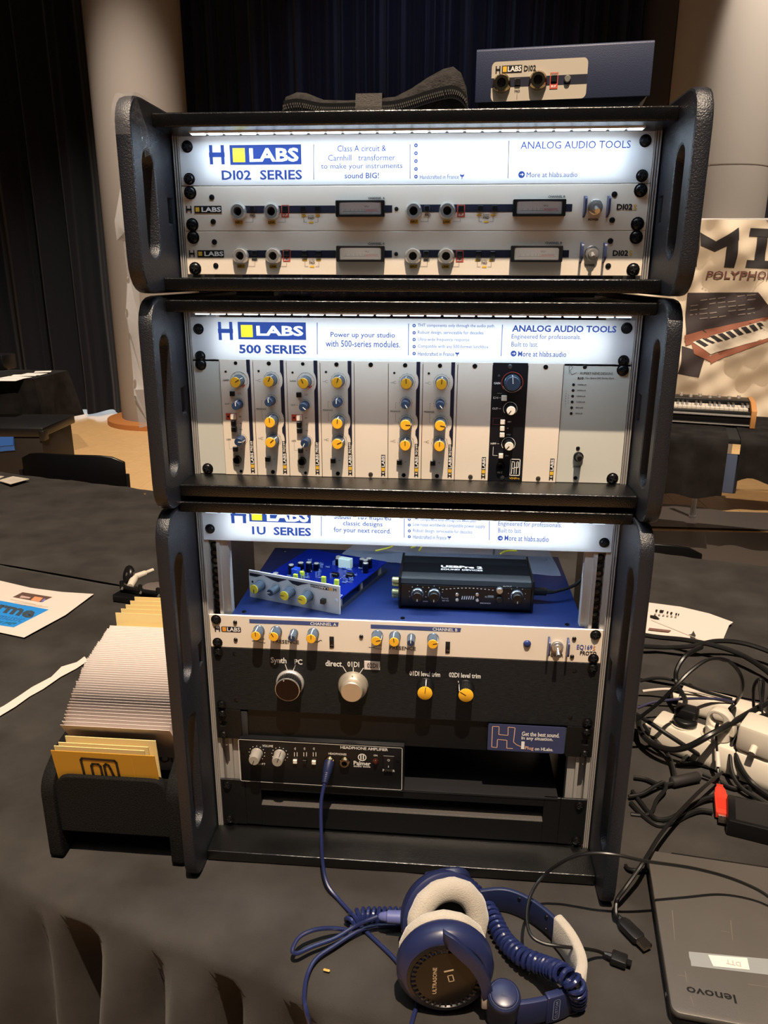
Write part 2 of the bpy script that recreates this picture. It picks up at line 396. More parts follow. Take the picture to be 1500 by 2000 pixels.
for rk, bz in ((rk_top, -.0025), (rk_mid, -.0006)):
    for x in (-.16, .17):
        for y in (-.02, .2):
            g = G(); g.box(x - .02, x + .02, y - .01, y + .01, bz, .0022 if bz < -.002 else .0105); g.obj('rubber_foot', rubber, rk)
# clear tape over the top corner of the left side
g = G()
path = smooth([(0, -.1085, .140), (0, -.1078, .158), (0, -.098, .1725), (0, -.085, .1787), (0, -.05, .1787)], 6)
for i in range(len(path) - 1):
    a, b = path[i], path[i + 1]
    g.add([(-.2655, a.y, a.z), (-.2490, a.y, a.z), (-.2490, b.y, b.z), (-.2655, b.y, b.z)], [(0, 1, 2, 3)])
g.add([(-.2489, -.106, .155), (-.2489, -.088, .176), (-.2488, -.065, .150), (-.2487, -.060, .130), (-.2487, -.078, .125), (-.2488, -.085, .150)], [(0, 1, 2, 3, 4, 5)])
tp = mat('clear_tape', (150, 150, 156), .12, 0, .6, 120, alpha=.16)
o = g.obj('clear_tape', tp, rk_top); o['label'] = 'strip of clear tape over the front corner'

# ================================================================ illuminated signs
signink = mat('lit_sign_blue', (22, 36, 96), .6, spec=.1, emit=(58, 92, 168), estr=.62)  # emission of these three prints stands in for backlight shining through
signyel = mat('lit_sign_yellow', (250, 228, 40), .5, emit=(240, 215, 20), estr=.55)
signwhite = mat('lit_sign_white', (255, 255, 255), .5, emit=(235, 245, 255), estr=.8)
signface = acrylic('lit_sign_acrylic', (250, 250, 250), .55)
def logo(u, hx0, hx1, bx0, bx1, y0, y1, yx0, yx1, yy0, yy1, lx0, lx1, ly0, ly1, hm=inkb, bm=inkb, ym=yelp, lm=whitep, Y=-.0004):
    u.r(hm, hx0, y0, hx0 + (hx1 - hx0) * .27, y1, Y); u.r(hm, hx1 - (hx1 - hx0) * .27, y0, hx1, y1, Y); u.r(hm, hx0, y0 + (y1 - y0) * .38, hx1, y0 + (y1 - y0) * .62, Y)
    u.r(bm, bx0, y0, bx1, y1, Y); u.r(ym, yx0, yy0, yx1, yy1, Y - .0002)
    u.t(lm, 'LABS', lx0, (ly0 + ly1) / 2, lx1, (ly0 + ly1) / 2, ly1 - ly0, .03, Y - .0003)
def sign(label, dx, zb, zt, screws, power=.13):
    u = Unit('lit_sign', label, 'sign', (dx, 0, Z0 + zb), 'lit white signs of the racks')
    H = zt - zb
    g = G(); g.box(-.2413, .2413, 0, .003, 0, H); g.obj('sign_panel', signface, u.o, bevel=.0004, seg=1)
    for x, z_ in screws: screw(u.o, x, z_)
    g = G(); g.box(-.228, .228, .026, .028, .002, H - .002); g.box(-.228, .228, .003, .026, .002, .003); g.obj('lamp_tray', mat('white_lamp_tray', (225, 225, 225), .6), u.o)
    l = area('sign_backlight', (0, 0, 0), (0, 1, 0), power, (.86, .95, 1), .436, .030); l.parent = u.o; l.location = (0, .025, H / 2); l.rotation_euler = (R_(90), 0, R_(180)); l.rotation_euler = (R_(-90), 0, 0)
    return u
def bullet(u, x, y, r=2.6):
    q = u.P(x, y, -.0004); k = .00053; ringflat(u.g(signink), q[0], q[1], r * .45 * k, r * k * 1.15, PF(0, 0, -.0004), 10)
def arrow(u, x, y, r):
    q = u.P(x, y, -.0004); k = .00053 * r; ringflat(u.g(signink), q[0], q[1], 0, k * 1.1, PF(0, 0, -.0004), 16)
    g = u.g(whitep); M = PF(q[0], q[1], -.0007); g.flat([(-.6 * k, -.12 * k), (.1 * k, -.12 * k), (.1 * k, -.55 * k), (.75 * k, 0), (.1 * k, .55 * k), (.1 * k, .12 * k), (-.6 * k, .12 * k)], M)
def mark(u, x, y, s):     # the small cock-shaped origin mark
    q = u.P(x, y, -.0004); k = .00053 * s
    u.g(signink).flat([(-k, k), (0, .6 * k), (k, k), (.8 * k, 0), (.2 * k, -.3 * k), (.1 * k, -1.2 * k), (-.2 * k, -1.2 * k), (-.2 * k, -.2 * k), (-.9 * k, .1 * k)], PF(q[0], q[1], -.0004))
def sgtext(u, rows, m=signink):
    for tx, xa, ya, xb, yb, h, b in rows: u.t(m, tx, xa, ya, xb, yb, h, b)
s1 = sign('topmost lit white sign, its tape of lamps showing along the upper edge', .0032, .494, .5413, [(-.2325, .0375), (-.2325, .0065), (.2325, .0385), (.2325, .0065)])
logo(s1, 408, 439, 448, 588.8, 283.5, 321, 454, 479, 289.5, 316.5, 487, 583, 289, 316, signink, signink, signyel, signwhite)
sgtext(s1, [('DI02  SERIES', 433, 342, 590, 341.2, 19, .02), ('Class A circuit &', 659, 290, 754, 289.5, 12, 0), ('Carnhill   transformer', 641, 308, 772, 307.5, 12, 0),
            ('to make your instruments', 627, 326, 786, 325, 13.5, 0), ('sound BIG!', 673, 343, 740, 342.5, 11, .005), ('Handcrafted in France', 820, 345.5, 896, 345, 8, 0),
            ('ANALOG AUDIO TOOLS', 1017, 284, 1232, 281.5, 14.5, 0), ('More at hlabs.audio', 1028.6, 341.5, 1128, 340.5, 10, 0)])
for a, b in (((612.8, 282), (612.8, 351)), ((801, 282), (801, 349)), ((994, 275), (992, 348))): s1.line(inkb, [a, b], .0006, -.0004)
for y in (284, 299.3, 314.6, 330, 345): bullet(s1, 812.4, y, 3)
mark(s1, 902.5, 344.5, 4); arrow(s1, 1018.7, 341, 5.6); s1.done()
s2_ = sign('middle lit white sign, above the row of narrow modules', .0023, .3112, .3596, [(-.2325, .0355), (-.2325, .0058), (.2325, .0405), (.2325, .0065)])
logo(s2_, 425.4, 455.3, 464, 598, 628.6, 664, 470, 494, 634.6, 658.5, 500.8, 592.3, 636.5, 656, signink, signink, signyel, signwhite)
sgtext(s2_, [('500 SERIES', 467, 682, 598.6, 682.5, 17.5, .03), ('Power up your studio', 645.7, 655, 771.5, 656, 13, .008), ('with 500-series modules.', 636, 671, 781.5, 672, 13, .008),
            ('THT components only through the audio path', 816, 637, 965, 636.5, 8, 0), ('Robust design, serviceable for decades', 816, 650.4, 944, 650.4, 8.5, 0), ('Ultra-wide frequency response', 816, 664, 916.5, 664, 8.5, 0),
            ('Compatible with any 500-format lunchbox', 816, 677.3, 954, 678, 8.5, 0), ('Handcrafted in France', 816, 691, 887, 691.4, 7.5, 0),
            ('ANALOG AUDIO TOOLS', 1000.4, 641.5, 1204, 643, 13, .025), ('Engineered for professionals.', 999.3, 658.5, 1134.6, 659.5, 11.5, 0), ('Built to last.', 999, 672.3, 1051, 672.8, 9.5, 0), ('More at hlabs.audio', 1012, 691, 1106, 692, 10.5, .006)])
for a, b in (((619.5, 630), (619.8, 692)), ((798, 632), (797.5, 694)), ((981.5, 634), (978.5, 695.5))): s2_.line(signink, [a, b], .0007, -.0004)
for y in (636, 650, 663.3, 677, 690.6): bullet(s2_, 808.8, y, 3)
mark(s2_, 893, 691.6, 4); arrow(s2_, 1003, 690.5, 5.4); s2_.done()
s3 = sign('lowest lit white sign, its upper edge hidden by the rack board', 0, .0985, .1475, [(-.2325, .0142), (.2325, .0122)])
logo(s3, 450, 481, 485.5, 607, 985, 1022, 490.7, 512, 992, 1016.5, 521, 602.6, 993, 1019, signink, signink, signyel, signwhite)
sgtext(s3, [('1U  SERIES', 492.4, 1036.5, 607.5, 1038.5, 16, .03), ('Studer* 169 inspired', 652.5, 1010, 763.5, 1012, 14, .008), ('classic designs', 670, 1023.5, 747, 1025, 11.5, .008), ('for your next record.', 652, 1036.5, 763.5, 1038, 12.5, .008),
            ('THT components only through the audio path', 806.7, 1015, 930, 1017, 8, 0), ('Low noise worldwide compatible power supply', 806.7, 1025.4, 947.4, 1029, 8.5, 0), ('Robust design, serviceable for decades', 806.7, 1037, 922, 1040, 8.5, 0), ('Handcrafted in France', 806.7, 1048.5, 872, 1050, 7.5, 0),
            ('Engineered for professionals.', 973, 1024, 1097, 1026.5, 11.5, 0), ('Built to last.', 973, 1036, 1019, 1036.5, 9, 0), ('More at hlabs.audio', 985.6, 1051, 1072, 1053, 10.5, .006)])
for a, b in (((627.8, 990), (627.6, 1047)), ((789.8, 990), (789.5, 1050)), ((956, 995), (955.5, 1055))): s3.line(signink, [a, b], .0007, -.0004)
for y in (1014.3, 1025.4, 1037, 1048.3): bullet(s3, 799.4, y, 3)
mark(s3, 877.5, 1050, 4); arrow(s3, 977, 1051, 5.2); s3.done()

# ================================================================ two preamplifiers of the top rack
U1 = .04445
u = Unit('rack_preamp', 'upper cream preamp with two meters, directly under the topmost lit sign', 'audio device', (.0032, 0, Z0 + .4934 - U1), 'cream two-meter preamps')
panel(u.o, -.2413, .2413, .0002, U1 - .0002, cream); g = G(); g.box(-.215, .215, .003, .2, .001, U1 - .001); g.obj('chassis', blacksteel, u.o)
for s in (-1, 1):
    for zz in (.00635, U1 - .00635): screw(u.o, s * .2325, zz, 0, .0054)
for x, y in ((413.8, 385.5), (416.7, 433), (1200, 379.6), (1195.5, 430)): q = u.P(x, y); dot(u.o, q[0], q[1], .0029)
logo(u, 363, 374.6, 379.3, 433, 402.2, 416.4, 381.5, 389.6, 405, 413.5, 393.5, 431.4, 404.5, 414)
u.r(ink, 464, 402, 655, 416); u.r(ink, 752, 401, 766, 415); u.r(ink, 808, 399.5, 1001, 414); u.r(ink, 1104, 398.5, 1117, 413)
q = u.P(774.4, 408); dot(u.o, q[0], q[1], .0021, hole, .0006, name='indicator_lamp')
for x, y in ((466.5, 413.5), (531.5, 413.5), (808, 412.5), (873.5, 412.2)):
    q = u.P(x, y); jack(u.o, q[0], q[1], .0088, 0, chrome, .006)
for k, x in enumerate((493, 557, 593, 620.6, 834, 900.5, 938, 966)):
    q = u.P(x, 408 - .0014 * (x - 493)); button(u.o, q[0], q[1], .0056, blk, .0022)
    if k in (1, 5):
        y = 408 - .0014 * (x - 493)
        for a, b in (((-7, -7), (7, -7)), ((7, -7), (7, 9)), ((7, 9), (-7, 9)), ((-7, 9), (-7, -7))): u.line(redp, [(x + a[0], y + a[1]), (x + b[0], y + b[1])], .0007)
        u.r(redp, x - 7.5, y + 8, x + 7.5, y + 16.5); u.t(whitep, 'BUF', x - 5, y + 12, x + 5, y + 12, 5, .02, -.0006)
for x0, y0 in ((0, 0), (342, -1.2)):
    u.t(inkb, 'PAD', 488 + x0, 421 + y0, 499 + x0, 421 + y0, 5, .02)
    for tx, a in (('INPUT', 459), ('LINK', 523)):
        u.r(yelp, a + x0, 431 + y0, a + 15.5 + x0, 438 + y0); u.t(inkb, tx, a + 1 + x0, 434.5 + y0, a + 14.5 + x0, 434.5 + y0, 5, .02, -.0006)
    u.line(inkb, [(479 + x0, 434 + y0), (494 + x0, 434 + y0), (494 + x0, 424.5 + y0)], .0003); u.line(inkb, [(542 + x0, 434 + y0), (557 + x0, 434 + y0), (557 + x0, 426.5 + y0)], .0003)
    for a in (589, 616, 603): u.r(yelp, a + x0, (419.5 if a != 603 else 432.5) + y0, a + 9 + x0, (423 if a != 603 else 436) + y0)
    u.t(inkb, 'OUTPUT', 601 + x0, 421 + y0, 614 + x0, 421 + y0, 3, .01); u.t(inkb, 'PAD', 602 + x0, 426 + y0, 613 + x0, 426 + y0, 5, .02)
    u.line(inkb, [(593.5 + x0, 424 + y0), (593.5 + x0, 434 + y0), (600 + x0, 434 + y0)], .0003); u.line(inkb, [(621 + x0, 424 + y0), (621 + x0, 434 + y0), (614 + x0, 434 + y0)], .0003)
u.t(inkb, 'CHANNEL A', 719, 387, 751.6, 386.8, 4.5, .02); u.t(inkb, 'CHANNEL B', 1070.7, 384, 1103.7, 383.7, 4.5, .02)
u.t(inkb, 'POWER', 1149, 429, 1169, 429, 4.5, .03); u.t(inkb, 'DI02', 1204.6, 404.3, 1235.4, 403.8, 12, .035); u.t(yelp, 'S', 1237, 404, 1243.5, 404, 11, .02)
for xa, ya, xb, yb in ((656.6, 392, 752, 424), (1002, 390, 1102.7, 423)):
    a = u.P(xa, ya); b = u.P(xb, yb); cx, cz = (a[0] + b[0]) / 2, (a[1] + b[1]) / 2; hw, hh = abs(b[0] - a[0]) / 2, abs(a[1] - b[1]) / 2
    g = holed(rrect(-hw, hw, -hh, hh, .001, 2), [rrect(-hw * .86, hw * .86, -hh * .72, hh * .72, .001, 2)], .006, .0004); mt = xf(g, PF(0, 0)).obj('meter', blk, u.o); mt.location = (cx, 0, cz)
    g = G(); g.flat([(-hw * .86, -hh * .72), (hw * .86, -hh * .72), (hw * .86, hh * .72), (-hw * .86, hh * .72)], PF(0, 0, -.0008)); g.obj('meter_dial', mat('meter_dial_card', (224, 214, 208), .6), mt)
    g = G(); M = PF(0, 0, -.0012)
    g.flat([(-hw * .72, -hh * .34), (hw * .74, -hh * .34), (hw * .74, -hh * .28), (-hw * .72, -hh * .28)], M)
    for t in (-.62, -.42, -.24, -.08, .05, .14): g.flat([(hw * t, -hh * .3), (hw * t + .0003, -hh * .3), (hw * t + .0003, hh * .02), (hw * t, hh * .02)], M)
    g.text('VU', hw * .16, hw * .34, hh * .28, hh * .22, M, .02); g.obj('meter_scale', ink, mt)
    g = G(); g.flat([(hw * .2, -hh * .36), (hw * .7, -hh * .36), (hw * .7, -hh * .06), (hw * .2, -hh * .06)], PF(0, 0, -.0014)); g.obj('red_zone', mat('meter_red', (190, 44, 44), .5), mt)
    g = G(); g.box(-hw * .68, -hw * .672, -.0020, -.0016, -hh * .5, hh * .6); g.obj('needle', redp, mt)
    g = G(); n = 10          # bowed clear lens
    v = []
    for i in range(n + 1):
        t = -1 + 2 * i / n; yy = -.0052 - .0055 * (1 - t * t)
        v += [(t * hw * .85, yy, -hh * .7), (t * hw * .85, yy, hh * .7)]
    f = [(2 * i, 2 * i + 1, 2 * i + 3, 2 * i + 2) for i in range(n)]
    top = [2 * i + 1 for i in range(n + 1)]; bt = [2 * i for i in range(n + 1)]
    g.add(v, f + [tuple(top), tuple(bt)]); g.obj('meter_lens', mat('meter_lens', (255, 255, 255), .03, alpha=.16), mt)
q = u.P(1162.4, 404.5); toggle(u.o, q[0], q[1])
for x in (1141, 1186.5):
    q = u.P(x, 404); g = G(); g.prism(roundpoly([(0, -.0105, .001), (.011, -.006, .003), (.011, .0085, .003), (0, .0105, .001)], 3), .0022, Matrix.Translation((q[0] - .0011, 0, q[1])) @ Matrix(((0, 0, 1, 0), (-1, 0, 0, 0), (0, 1, 0, 0), (0, 0, 0, 1)))); g.obj('switch_guard', mat('navy_guard', (52, 58, 92), .4), u.o)
u.done()
pre2 = clone(u.o, loc=(.0032, 0, Z0 + .4934 - 2 * U1), label='lower cream preamp with two meters, resting just above the bottom board of the topmost rack')

# ================================================================ module frame of the middle rack
ZC = .3143 - 3 * U1
MODX0 = -.2413 + .0303      # left edge of the first slot (rack local)
q = at_y(441.5, 927, 0); MODX0 = q.x - .0023
P5 = .0381
u = Unit('module_frame', 'grey three-unit power frame behind the row of narrow modules', 'audio device', (.0023, 0, Z0 + ZC))
panel(u.o, -.2413, MODX0 - .0003, .0003, 3 * U1 - .0003, greyp, .003, 'left_panel')
panel(u.o, MODX0 + 10 * P5 + .0003, .2413, .0003, 3 * U1 - .0003, greyp, .003, 'right_panel')
g = G(); g.box(-.215, .225, .006, .2, .001, 3 * U1 - .001); g.obj('chassis', blacksteel, u.o)
for s in (-1, 1):
    for zz in (.00635, 3 * U1 - .00635): screw(u.o, s * .2325, zz, 0, .0052)
k = 4.839
def zp(x, y): return 930 + x / k, 690 + y / k
u.t(inkb, 'RUPERT NEVE DESIGNS', *zp(985, 190), *zp(1293, 193), 5, .003); u.t(inkb, 'R10', *zp(960, 236), *zp(1015, 236), 5, .03); u.t(inkb, 'Ten Space 500 Series Rack', *zp(1030, 237), *zp(1305, 238), 5, 0)
u.line(inkb, [zp(*p) for p in ((880, 195), (878, 125), (905, 118), (912, 140), (885, 165), (905, 205), (920, 195), (940, 188), (950, 182))], .0004)
for i, tx in enumerate(('2400mA', '2000mA', '1600mA', '1200mA', '800mA', '400mA')):
    x = 920 - 4.4 * i; y = 297 + 54.3 * i; q = u.P(*zp(x, y)); dot(u.o, q[0], q[1], .0016, hole, .0005, name='indicator_lamp')
    u.t(inkb, tx, *zp(x + 38, y), *zp(x + 38 + (85 if i < 4 else 70), y), 3, .01)
for j, ww in enumerate(('CURRENT', 'DRAW')):
    for i, ch in enumerate(ww): u.t(inkb, ch, *zp(849 - 1.7 * i + 22 * j, 357 + 24 * i + 42 * j), *zp(856 - 1.7 * i + 22 * j, 357 + 24 * i + 42 * j), 2.6, .01)
for x, y in ((1027, 130), (962, 897), (938, 1178)): q = u.P(*zp(x, y)); dot(u.o, q[0], q[1], .0022, blk)
q = u.P(*zp(965, 975)); g = G(); g.lathe([(.0055, 0), (.0055, .003), (.004, .0035), (.0035, .010), (.0028, .0115)], 16, RX90); o = g.obj('power_switch', blk, u.o); o.location = (q[0], 0, q[1])
u.t(inkb, 'POWER', *zp(915, 1072), *zp(990, 1072), 4, .02); u.done()

# ---- narrow modules: local origin = bottom left of the front plate
MM = .001; MH = .1327
def mod(name, label, slot, m, cat='audio module', group='narrow audio modules'):
    u = Unit(name, label, cat, (.0023 + MODX0 + slot * P5, -.0012, Z0 + ZC + .0003), group)
    panel(u.o, .0003, P5 - .0003, 0, MH, m, .0018, 'front_plate', .0003)
    g = G(); g.box(.003, P5 - .003, .0018, .006, .012, MH - .012); g.obj('circuit_tray', blacksteel, u.o)
    return u
def L(x, zt): return x * MM, MH - zt * MM
def mt(u, m, tx, x0, x1, zt, h, bold=.015): u.g(m).text(tx, x0 * MM, x1 * MM, MH - zt * MM, h * MM, PF(0, 0, -.0004), bold)
def mr(u, m, x0, x1, z0, z1, y=-.0002): u.g(m).flat([(x0 * MM, MH - z1 * MM), (x1 * MM, MH - z1 * MM), (x1 * MM, MH - z0 * MM), (x0 * MM, MH - z0 * MM)], PF(0, 0, y))
def mring(u, m, x, zt, r0, r1, a0=-30, a1=210): ringflat(u.g(m), x * MM, MH - zt * MM, r0 * MM, r1 * MM, PF(0, 0, -.0003), 24, a0, a1)
def ticks(u, m, x, zt, r, n=11):
    for i in range(n):
        a = R_(-60 + 300 * i / (n - 1)); c, s = math.cos(a), math.sin(a); g = u.g(m); cx, cz = x * MM, MH - zt * MM
        p = Vector((c, s)); nn = Vector((-s, c)) * .00012; A = Vector((cx, cz)) + p * r * MM; B = A + p * .0009; g.flat([A - nn, B - nn, B + nn, A + nn], PF(0, 0, -.0003))
def vlogo(u, name=None, sx=30.4, blockm=inkb):
    """rotated logo running up the right edge"""
    M = PF(sx * MM, 0, -.0003) @ Matrix.Rotation(math.pi / 2, 4, 'Z'); M2 = PF(sx * MM, 0, -.0006) @ Matrix.Rotation(math.pi / 2, 4, 'Z')
    def b(m, z0, z1, x0=0, x1=4.6, mm=M): u.g(m).flat([(z0 * MM, -x1 * MM), (z1 * MM, -x1 * MM), (z1 * MM, -x0 * MM), (z0 * MM, -x0 * MM)], mm)
    b(inkb, 2.5, 7, 0, 1.2); b(inkb, 2.5, 7, 3.4, 4.6); b(inkb, 4.1, 5.4, 0, 4.6)
    b(blockm, 8, 27.5); b(yelp, 8.6, 12.6, .4, 4.2, M2); u.g(whitep).text('LABS', 13.6 * MM, 26.8 * MM, -2.3 * MM, 3.4 * MM, M2, .03)
    if name: b(inkb, 28.3, 41, 0, 4.2); u.g(whitep).text(name, 28.8 * MM, 40.4 * MM, -2.1 * MM, 2.8 * MM, M2, .02)
def stripe(u, bumps, x0=31, x1=35.2, z1=92):
    """navy stripe with bites where the dial scales reach over it"""
    L_ = []; z = 0
    left = [(x0, 0)]
    for (bz, r) in bumps:
        for i in range(7):
            t = -1 + 2 * i / 6; left.append((x0 + 2.6 * math.cos(t * math.pi / 2) ** .7 if abs(t) < 1 else x0, bz + t * r))
    left.append((x0, z1)); pts = left + [(x1, z1), (x1, 0)]
    u.g(ink).flat([(a * MM, MH - b * MM) for a, b in pts], PF(0, 0, -.0002))
def pre_module(slot, label, a1, a2, a3):
    u = mod('preamp_module', label, slot, cream)
    stripe(u, [(23.3, 10)]); vlogo(u, 'PRE169'); dot(u.o, *L(18.9, 3.9), .002, screwm, .0008); dot(u.o, *L(18.6, 128.6), .0018, screwm, .0008); dot(u.o, *L(7, 13.6), .0013, hole, .0005, name='indicator_lamp')
    knob(u.o, *L(21.7, 23.3), .0062, .0155, yel, knobgrey, a1); mring(u, inkb, 21.7, 23.3, 9.6, 9.9); ticks(u, inkb, 21.7, 23.3, 8)
    ringflat(u.g(redp), .0217, MH - .0233, .0072, .0088, PF(0, 0, -.0004), 6, -62, -35)
    mt(u, inkb, 'GAIN', 3.5, 10.5, 23, 1.9); button(u.o, *L(13.7, 38), .0055, blk); mr(u, redp, 20, 23.4, 37.3, 39); mr(u, cream, 20.3, 23.1, 37.6, 38.7, -.0004)
    knob(u.o, *L(20.3, 50), .0048, .014, knobblue, knobblue, a2, whitep, ptrcap=whitep); mring(u, inkb, 20.3, 50, 6.6, 6.8); mt(u, inkb, 'OUT', 4, 9.4, 50, 1.9); mr(u, inkb, 10.5, 12.5, 49.9, 50.2)
    mr(u, redp, 4.3, 17, 60.6, 68.2); button(u.o, *L(13.5, 64.4), .0062, cream); g = u.g(inkb); ringflat(g, .0071, MH - .0644, 0, .0013, PF(0, 0, -.0005), 8); mt(u, inkb, '48V', 19.6, 22.6, 64.4, 1.2)
    button(u.o, *L(13.3, 71.6), .0058, blk); mt(u, inkb, 'Ø', 20.5, 21.8, 71.6, 1.4); button(u.o, *L(13.4, 79), .0058, blk); mt(u, inkb, 'PAD', 19.6, 23, 79, 1.2)
    knob(u.o, *L(21, 91), .0048, .014, knobblue, knobblue, a3, whitep, ptrcap=whitep); mring(u, inkb, 21, 91, 6.6, 6.8); mt(u, inkb, 'HPF', 3.6, 8.6, 91, 1.7); u.g(inkb)
    for z0 in (91,): mr(u, inkb, 6.2, 6.4, 93, 102.2); mr(u, inkb, 6.2, 10, 102, 102.2)
    button(u.o, *L(13.7, 102), .0055, blk); mt(u, inkb, 'IN', 19.5, 21.3, 102, 1.1)
    jack(u.o, *L(14.9, 114.8), .0051, 0, mat('gunmetal', (60, 58, 56), .25, 1)); mt(u, inkb, 'Hi-Z', 12, 17, 122, 1.6); u.done(); return u
def eq_module(slot, label, a):
    u = mod('equalizer_module', label, slot, cream)
    stripe(u, [(22, 9), (67.5, 9), (90.5, 9)], z1=94); vlogo(u, 'EQ169'); dot(u.o, *L(18.6, 3.9), .0024, screwm, .0008); dot(u.o, *L(18.3, 128.5), .0024, screwm, .0008); dot(u.o, *L(6.6, 12.5), .0013, hole, .0005, name='indicator_lamp')
    for (z_, x_), an in zip(((22, 20.9), (67.5, 20.6), (90.5, 20.4)), (a[0], a[2], a[3])):
        knob(u.o, *L(x_, z_), .0063, .0155, yel, knobgrey, an); mring(u, inkb, x_, z_, 8.6, 8.8); ticks(u, inkb, x_, z_, 8.8)
    knob(u.o, *L(19.8, 45.4), .0048, .014, knobblue, knobblue, a[1], whitep, ptrcap=whitep); mring(u, inkb, 19.8, 45.4, 6.6, 6.8); ticks(u, inkb, 19.8, 45.4, 6.8)
    mt(u, inkb, 'PRESENCE', 2.2, 13.5, 55, 1.6); mr(u, inkb, 8.3, 8.5, 45.3, 52.5); mr(u, inkb, 8.3, 10, 45.3, 45.5); mr(u, inkb, 8.3, 8.5, 57, 67); mr(u, inkb, 8.3, 10, 66.8, 67)
    for z_, s in ((23, 1), (89, -1)):
        g = u.g(inkb); M = PF(0, 0, -.0003)
        for (x0, dz0, x1, dz1) in ((2.5, 0, 5.2, 0), (5.2, 0, 6.6, 1.2), (5.2, 0, 6.6, -1.2), (6.6, 1.2, 8.6, 1.2), (6.6, -1.2, 8.6, -1.2)):
            A = Vector((x0 * MM, MH - (z_ + dz0) * MM)); B = Vector((x1 * MM, MH - (z_ + dz1) * MM)); d = (B - A).normalized(); nn = Vector((-d.y, d.x)) * .00014; g.flat([A - nn, B - nn, B + nn, A + nn], M)
    button(u.o, *L(13.2, 113), .0058, blk); mt(u, inkb, 'IN', 19.5, 21.3, 113, 1.2); u.done(); return u
def blank(slot, label):
    u = mod('blank_module', label, slot, cream); vlogo(u); dot(u.o, *L(18.6, 3.9), .0026, screwm, .0008); dot(u.o, *L(18.3, 128.5), .0026, mat('bare_screw', (120, 110, 100), .3, .8), .0008); u.done(); return u
D = R_
pre_module(0, 'leftmost narrow preamp module of the row, beside the bare grey panel', D(55), D(0), D(90))
eq_module(1, 'narrow equalizer module between the two preamp modules', (D(25), D(-5), D(-3), D(48)))
pre_module(2, 'second narrow preamp module from the left, between two equalizer modules', D(-25), D(130), D(205))
eq_module(3, 'narrow equalizer module just left of the first blank module', (D(20), D(0), D(5), D(65)))
blank(4, 'first blank cream module from the left, between two equalizer modules')
eq_module(5, 'narrow equalizer module just right of the first blank module', (D(-5), D(145), D(90), D(-2)))
eq_module(6, 'rightmost narrow equalizer module, just left of the second blank module', (D(5), D(140), D(100), D(2)))
blank(7, 'second blank cream module, just left of the black module')
blank(9, 'rightmost blank cream module, between the black module and the grey lettered panel')
u = mod('black_preamp_module', 'black narrow preamp module with white lettering and knobs', 8, mat('black_lacquer', (14, 15, 22), .4))
dot(u.o, *L(18.5, 3.9), .0024, mat('grey_screw', (90, 90, 92), .3, .7), .0008); dot(u.o, *L(16, 128.5), .0024, MATS['grey_screw'], .0008); dot(u.o, *L(7, 14), .0013, mat('grey_led', (60, 60, 66), .4), .0005, name='indicator_lamp')
knob(u.o, *L(21.8, 21.2), .0082, .010, mat('slate_cap', (58, 70, 88), .3), mat('slate_knob', (70, 84, 100), .2, .3), D(-5), whitep, ptrcap=whitep); mring(u, redp, 21.8, 21.2, 11.3, 11.7, -40, 220); mring(u, whitep, 21.8, 21.2, 10.4, 10.7, 200, 340)
cpl = mat('white_cap_plastic', (226, 218, 204), .4)
mt(u, whitep, 'GAIN', 1.8, 8.8, 22, 2.4, .01); button(u.o, *L(13.7, 38), .0058, cpl); mt(u, whitep, 'DI', 2, 7, 38, 2.2, 0); mr(u, whitep, 6, 11, 33, 33.2); mr(u, whitep, 8, 10.5, 37.9, 38.2)
for z_, zc, tx, an in ((50, 50, 'OUT', 215), (89.5, 89.5, 'HPF', 220)):
    knob(u.o, *L(21, z_), .0052, .0125, cpl, blk, D(an), blk); mring(u, whitep, 21, z_, 7.2, 7.7, -40, 220); mt(u, whitep, tx, 1.4, 7.4, zc, 2.2, .01); mr(u, whitep, 8.2, 10.8, zc - .15, zc + .15)
g = u.g(redp)
for a in ((2.6, 13.2, 60.6, 61), (2.6, 3, 60.6, 68), (2.6, 13.2, 67.6, 68)): mr(u, mat('dull_red_print', (120, 70, 70), .5), *a)
for z_, tx in ((64.5, '48V'), (71.8, 'Ø'), (79, 'PAD'), (103, 'IN')): button(u.o, *L(13.4, z_), .0053, cpl); mt(u, whitep, tx, 18.5, 18.5 + 1.5 * len(tx), z_, 1.5, 0)
mr(u, whitep, 4.2, 4.6, 93, 103.2); mr(u, whitep, 4.2, 9.5, 102.8, 103.2)
jack(u.o, *L(13.6, 115.4), .0049, 0, MATS['gunmetal']); mt(u, whitep, 'HI-Z', 10.5, 16, 122.6, 2.1, .01)
for a in ((24, 35.5, 106.5, 107.4), (24, 24.9, 106.5, 126), (34.6, 35.5, 106.5, 126), (24, 35.5, 125.1, 126), (25.8, 26.6, 111, 124), (28.6, 29.4, 109.5, 124), (25.8, 29.4, 109.5, 110.3), (25.8, 29.4, 117, 117.8), (31, 31.8, 109.5, 124), (33, 33.8, 109.5, 116), (31, 33.8, 109.5, 110.3), (29, 33.8, 116, 116.8)): mr(u, whitep, *a)
mt(u, yelp, 'VINPre', 24, 35.5, 129, 2.4, .005); u.done()
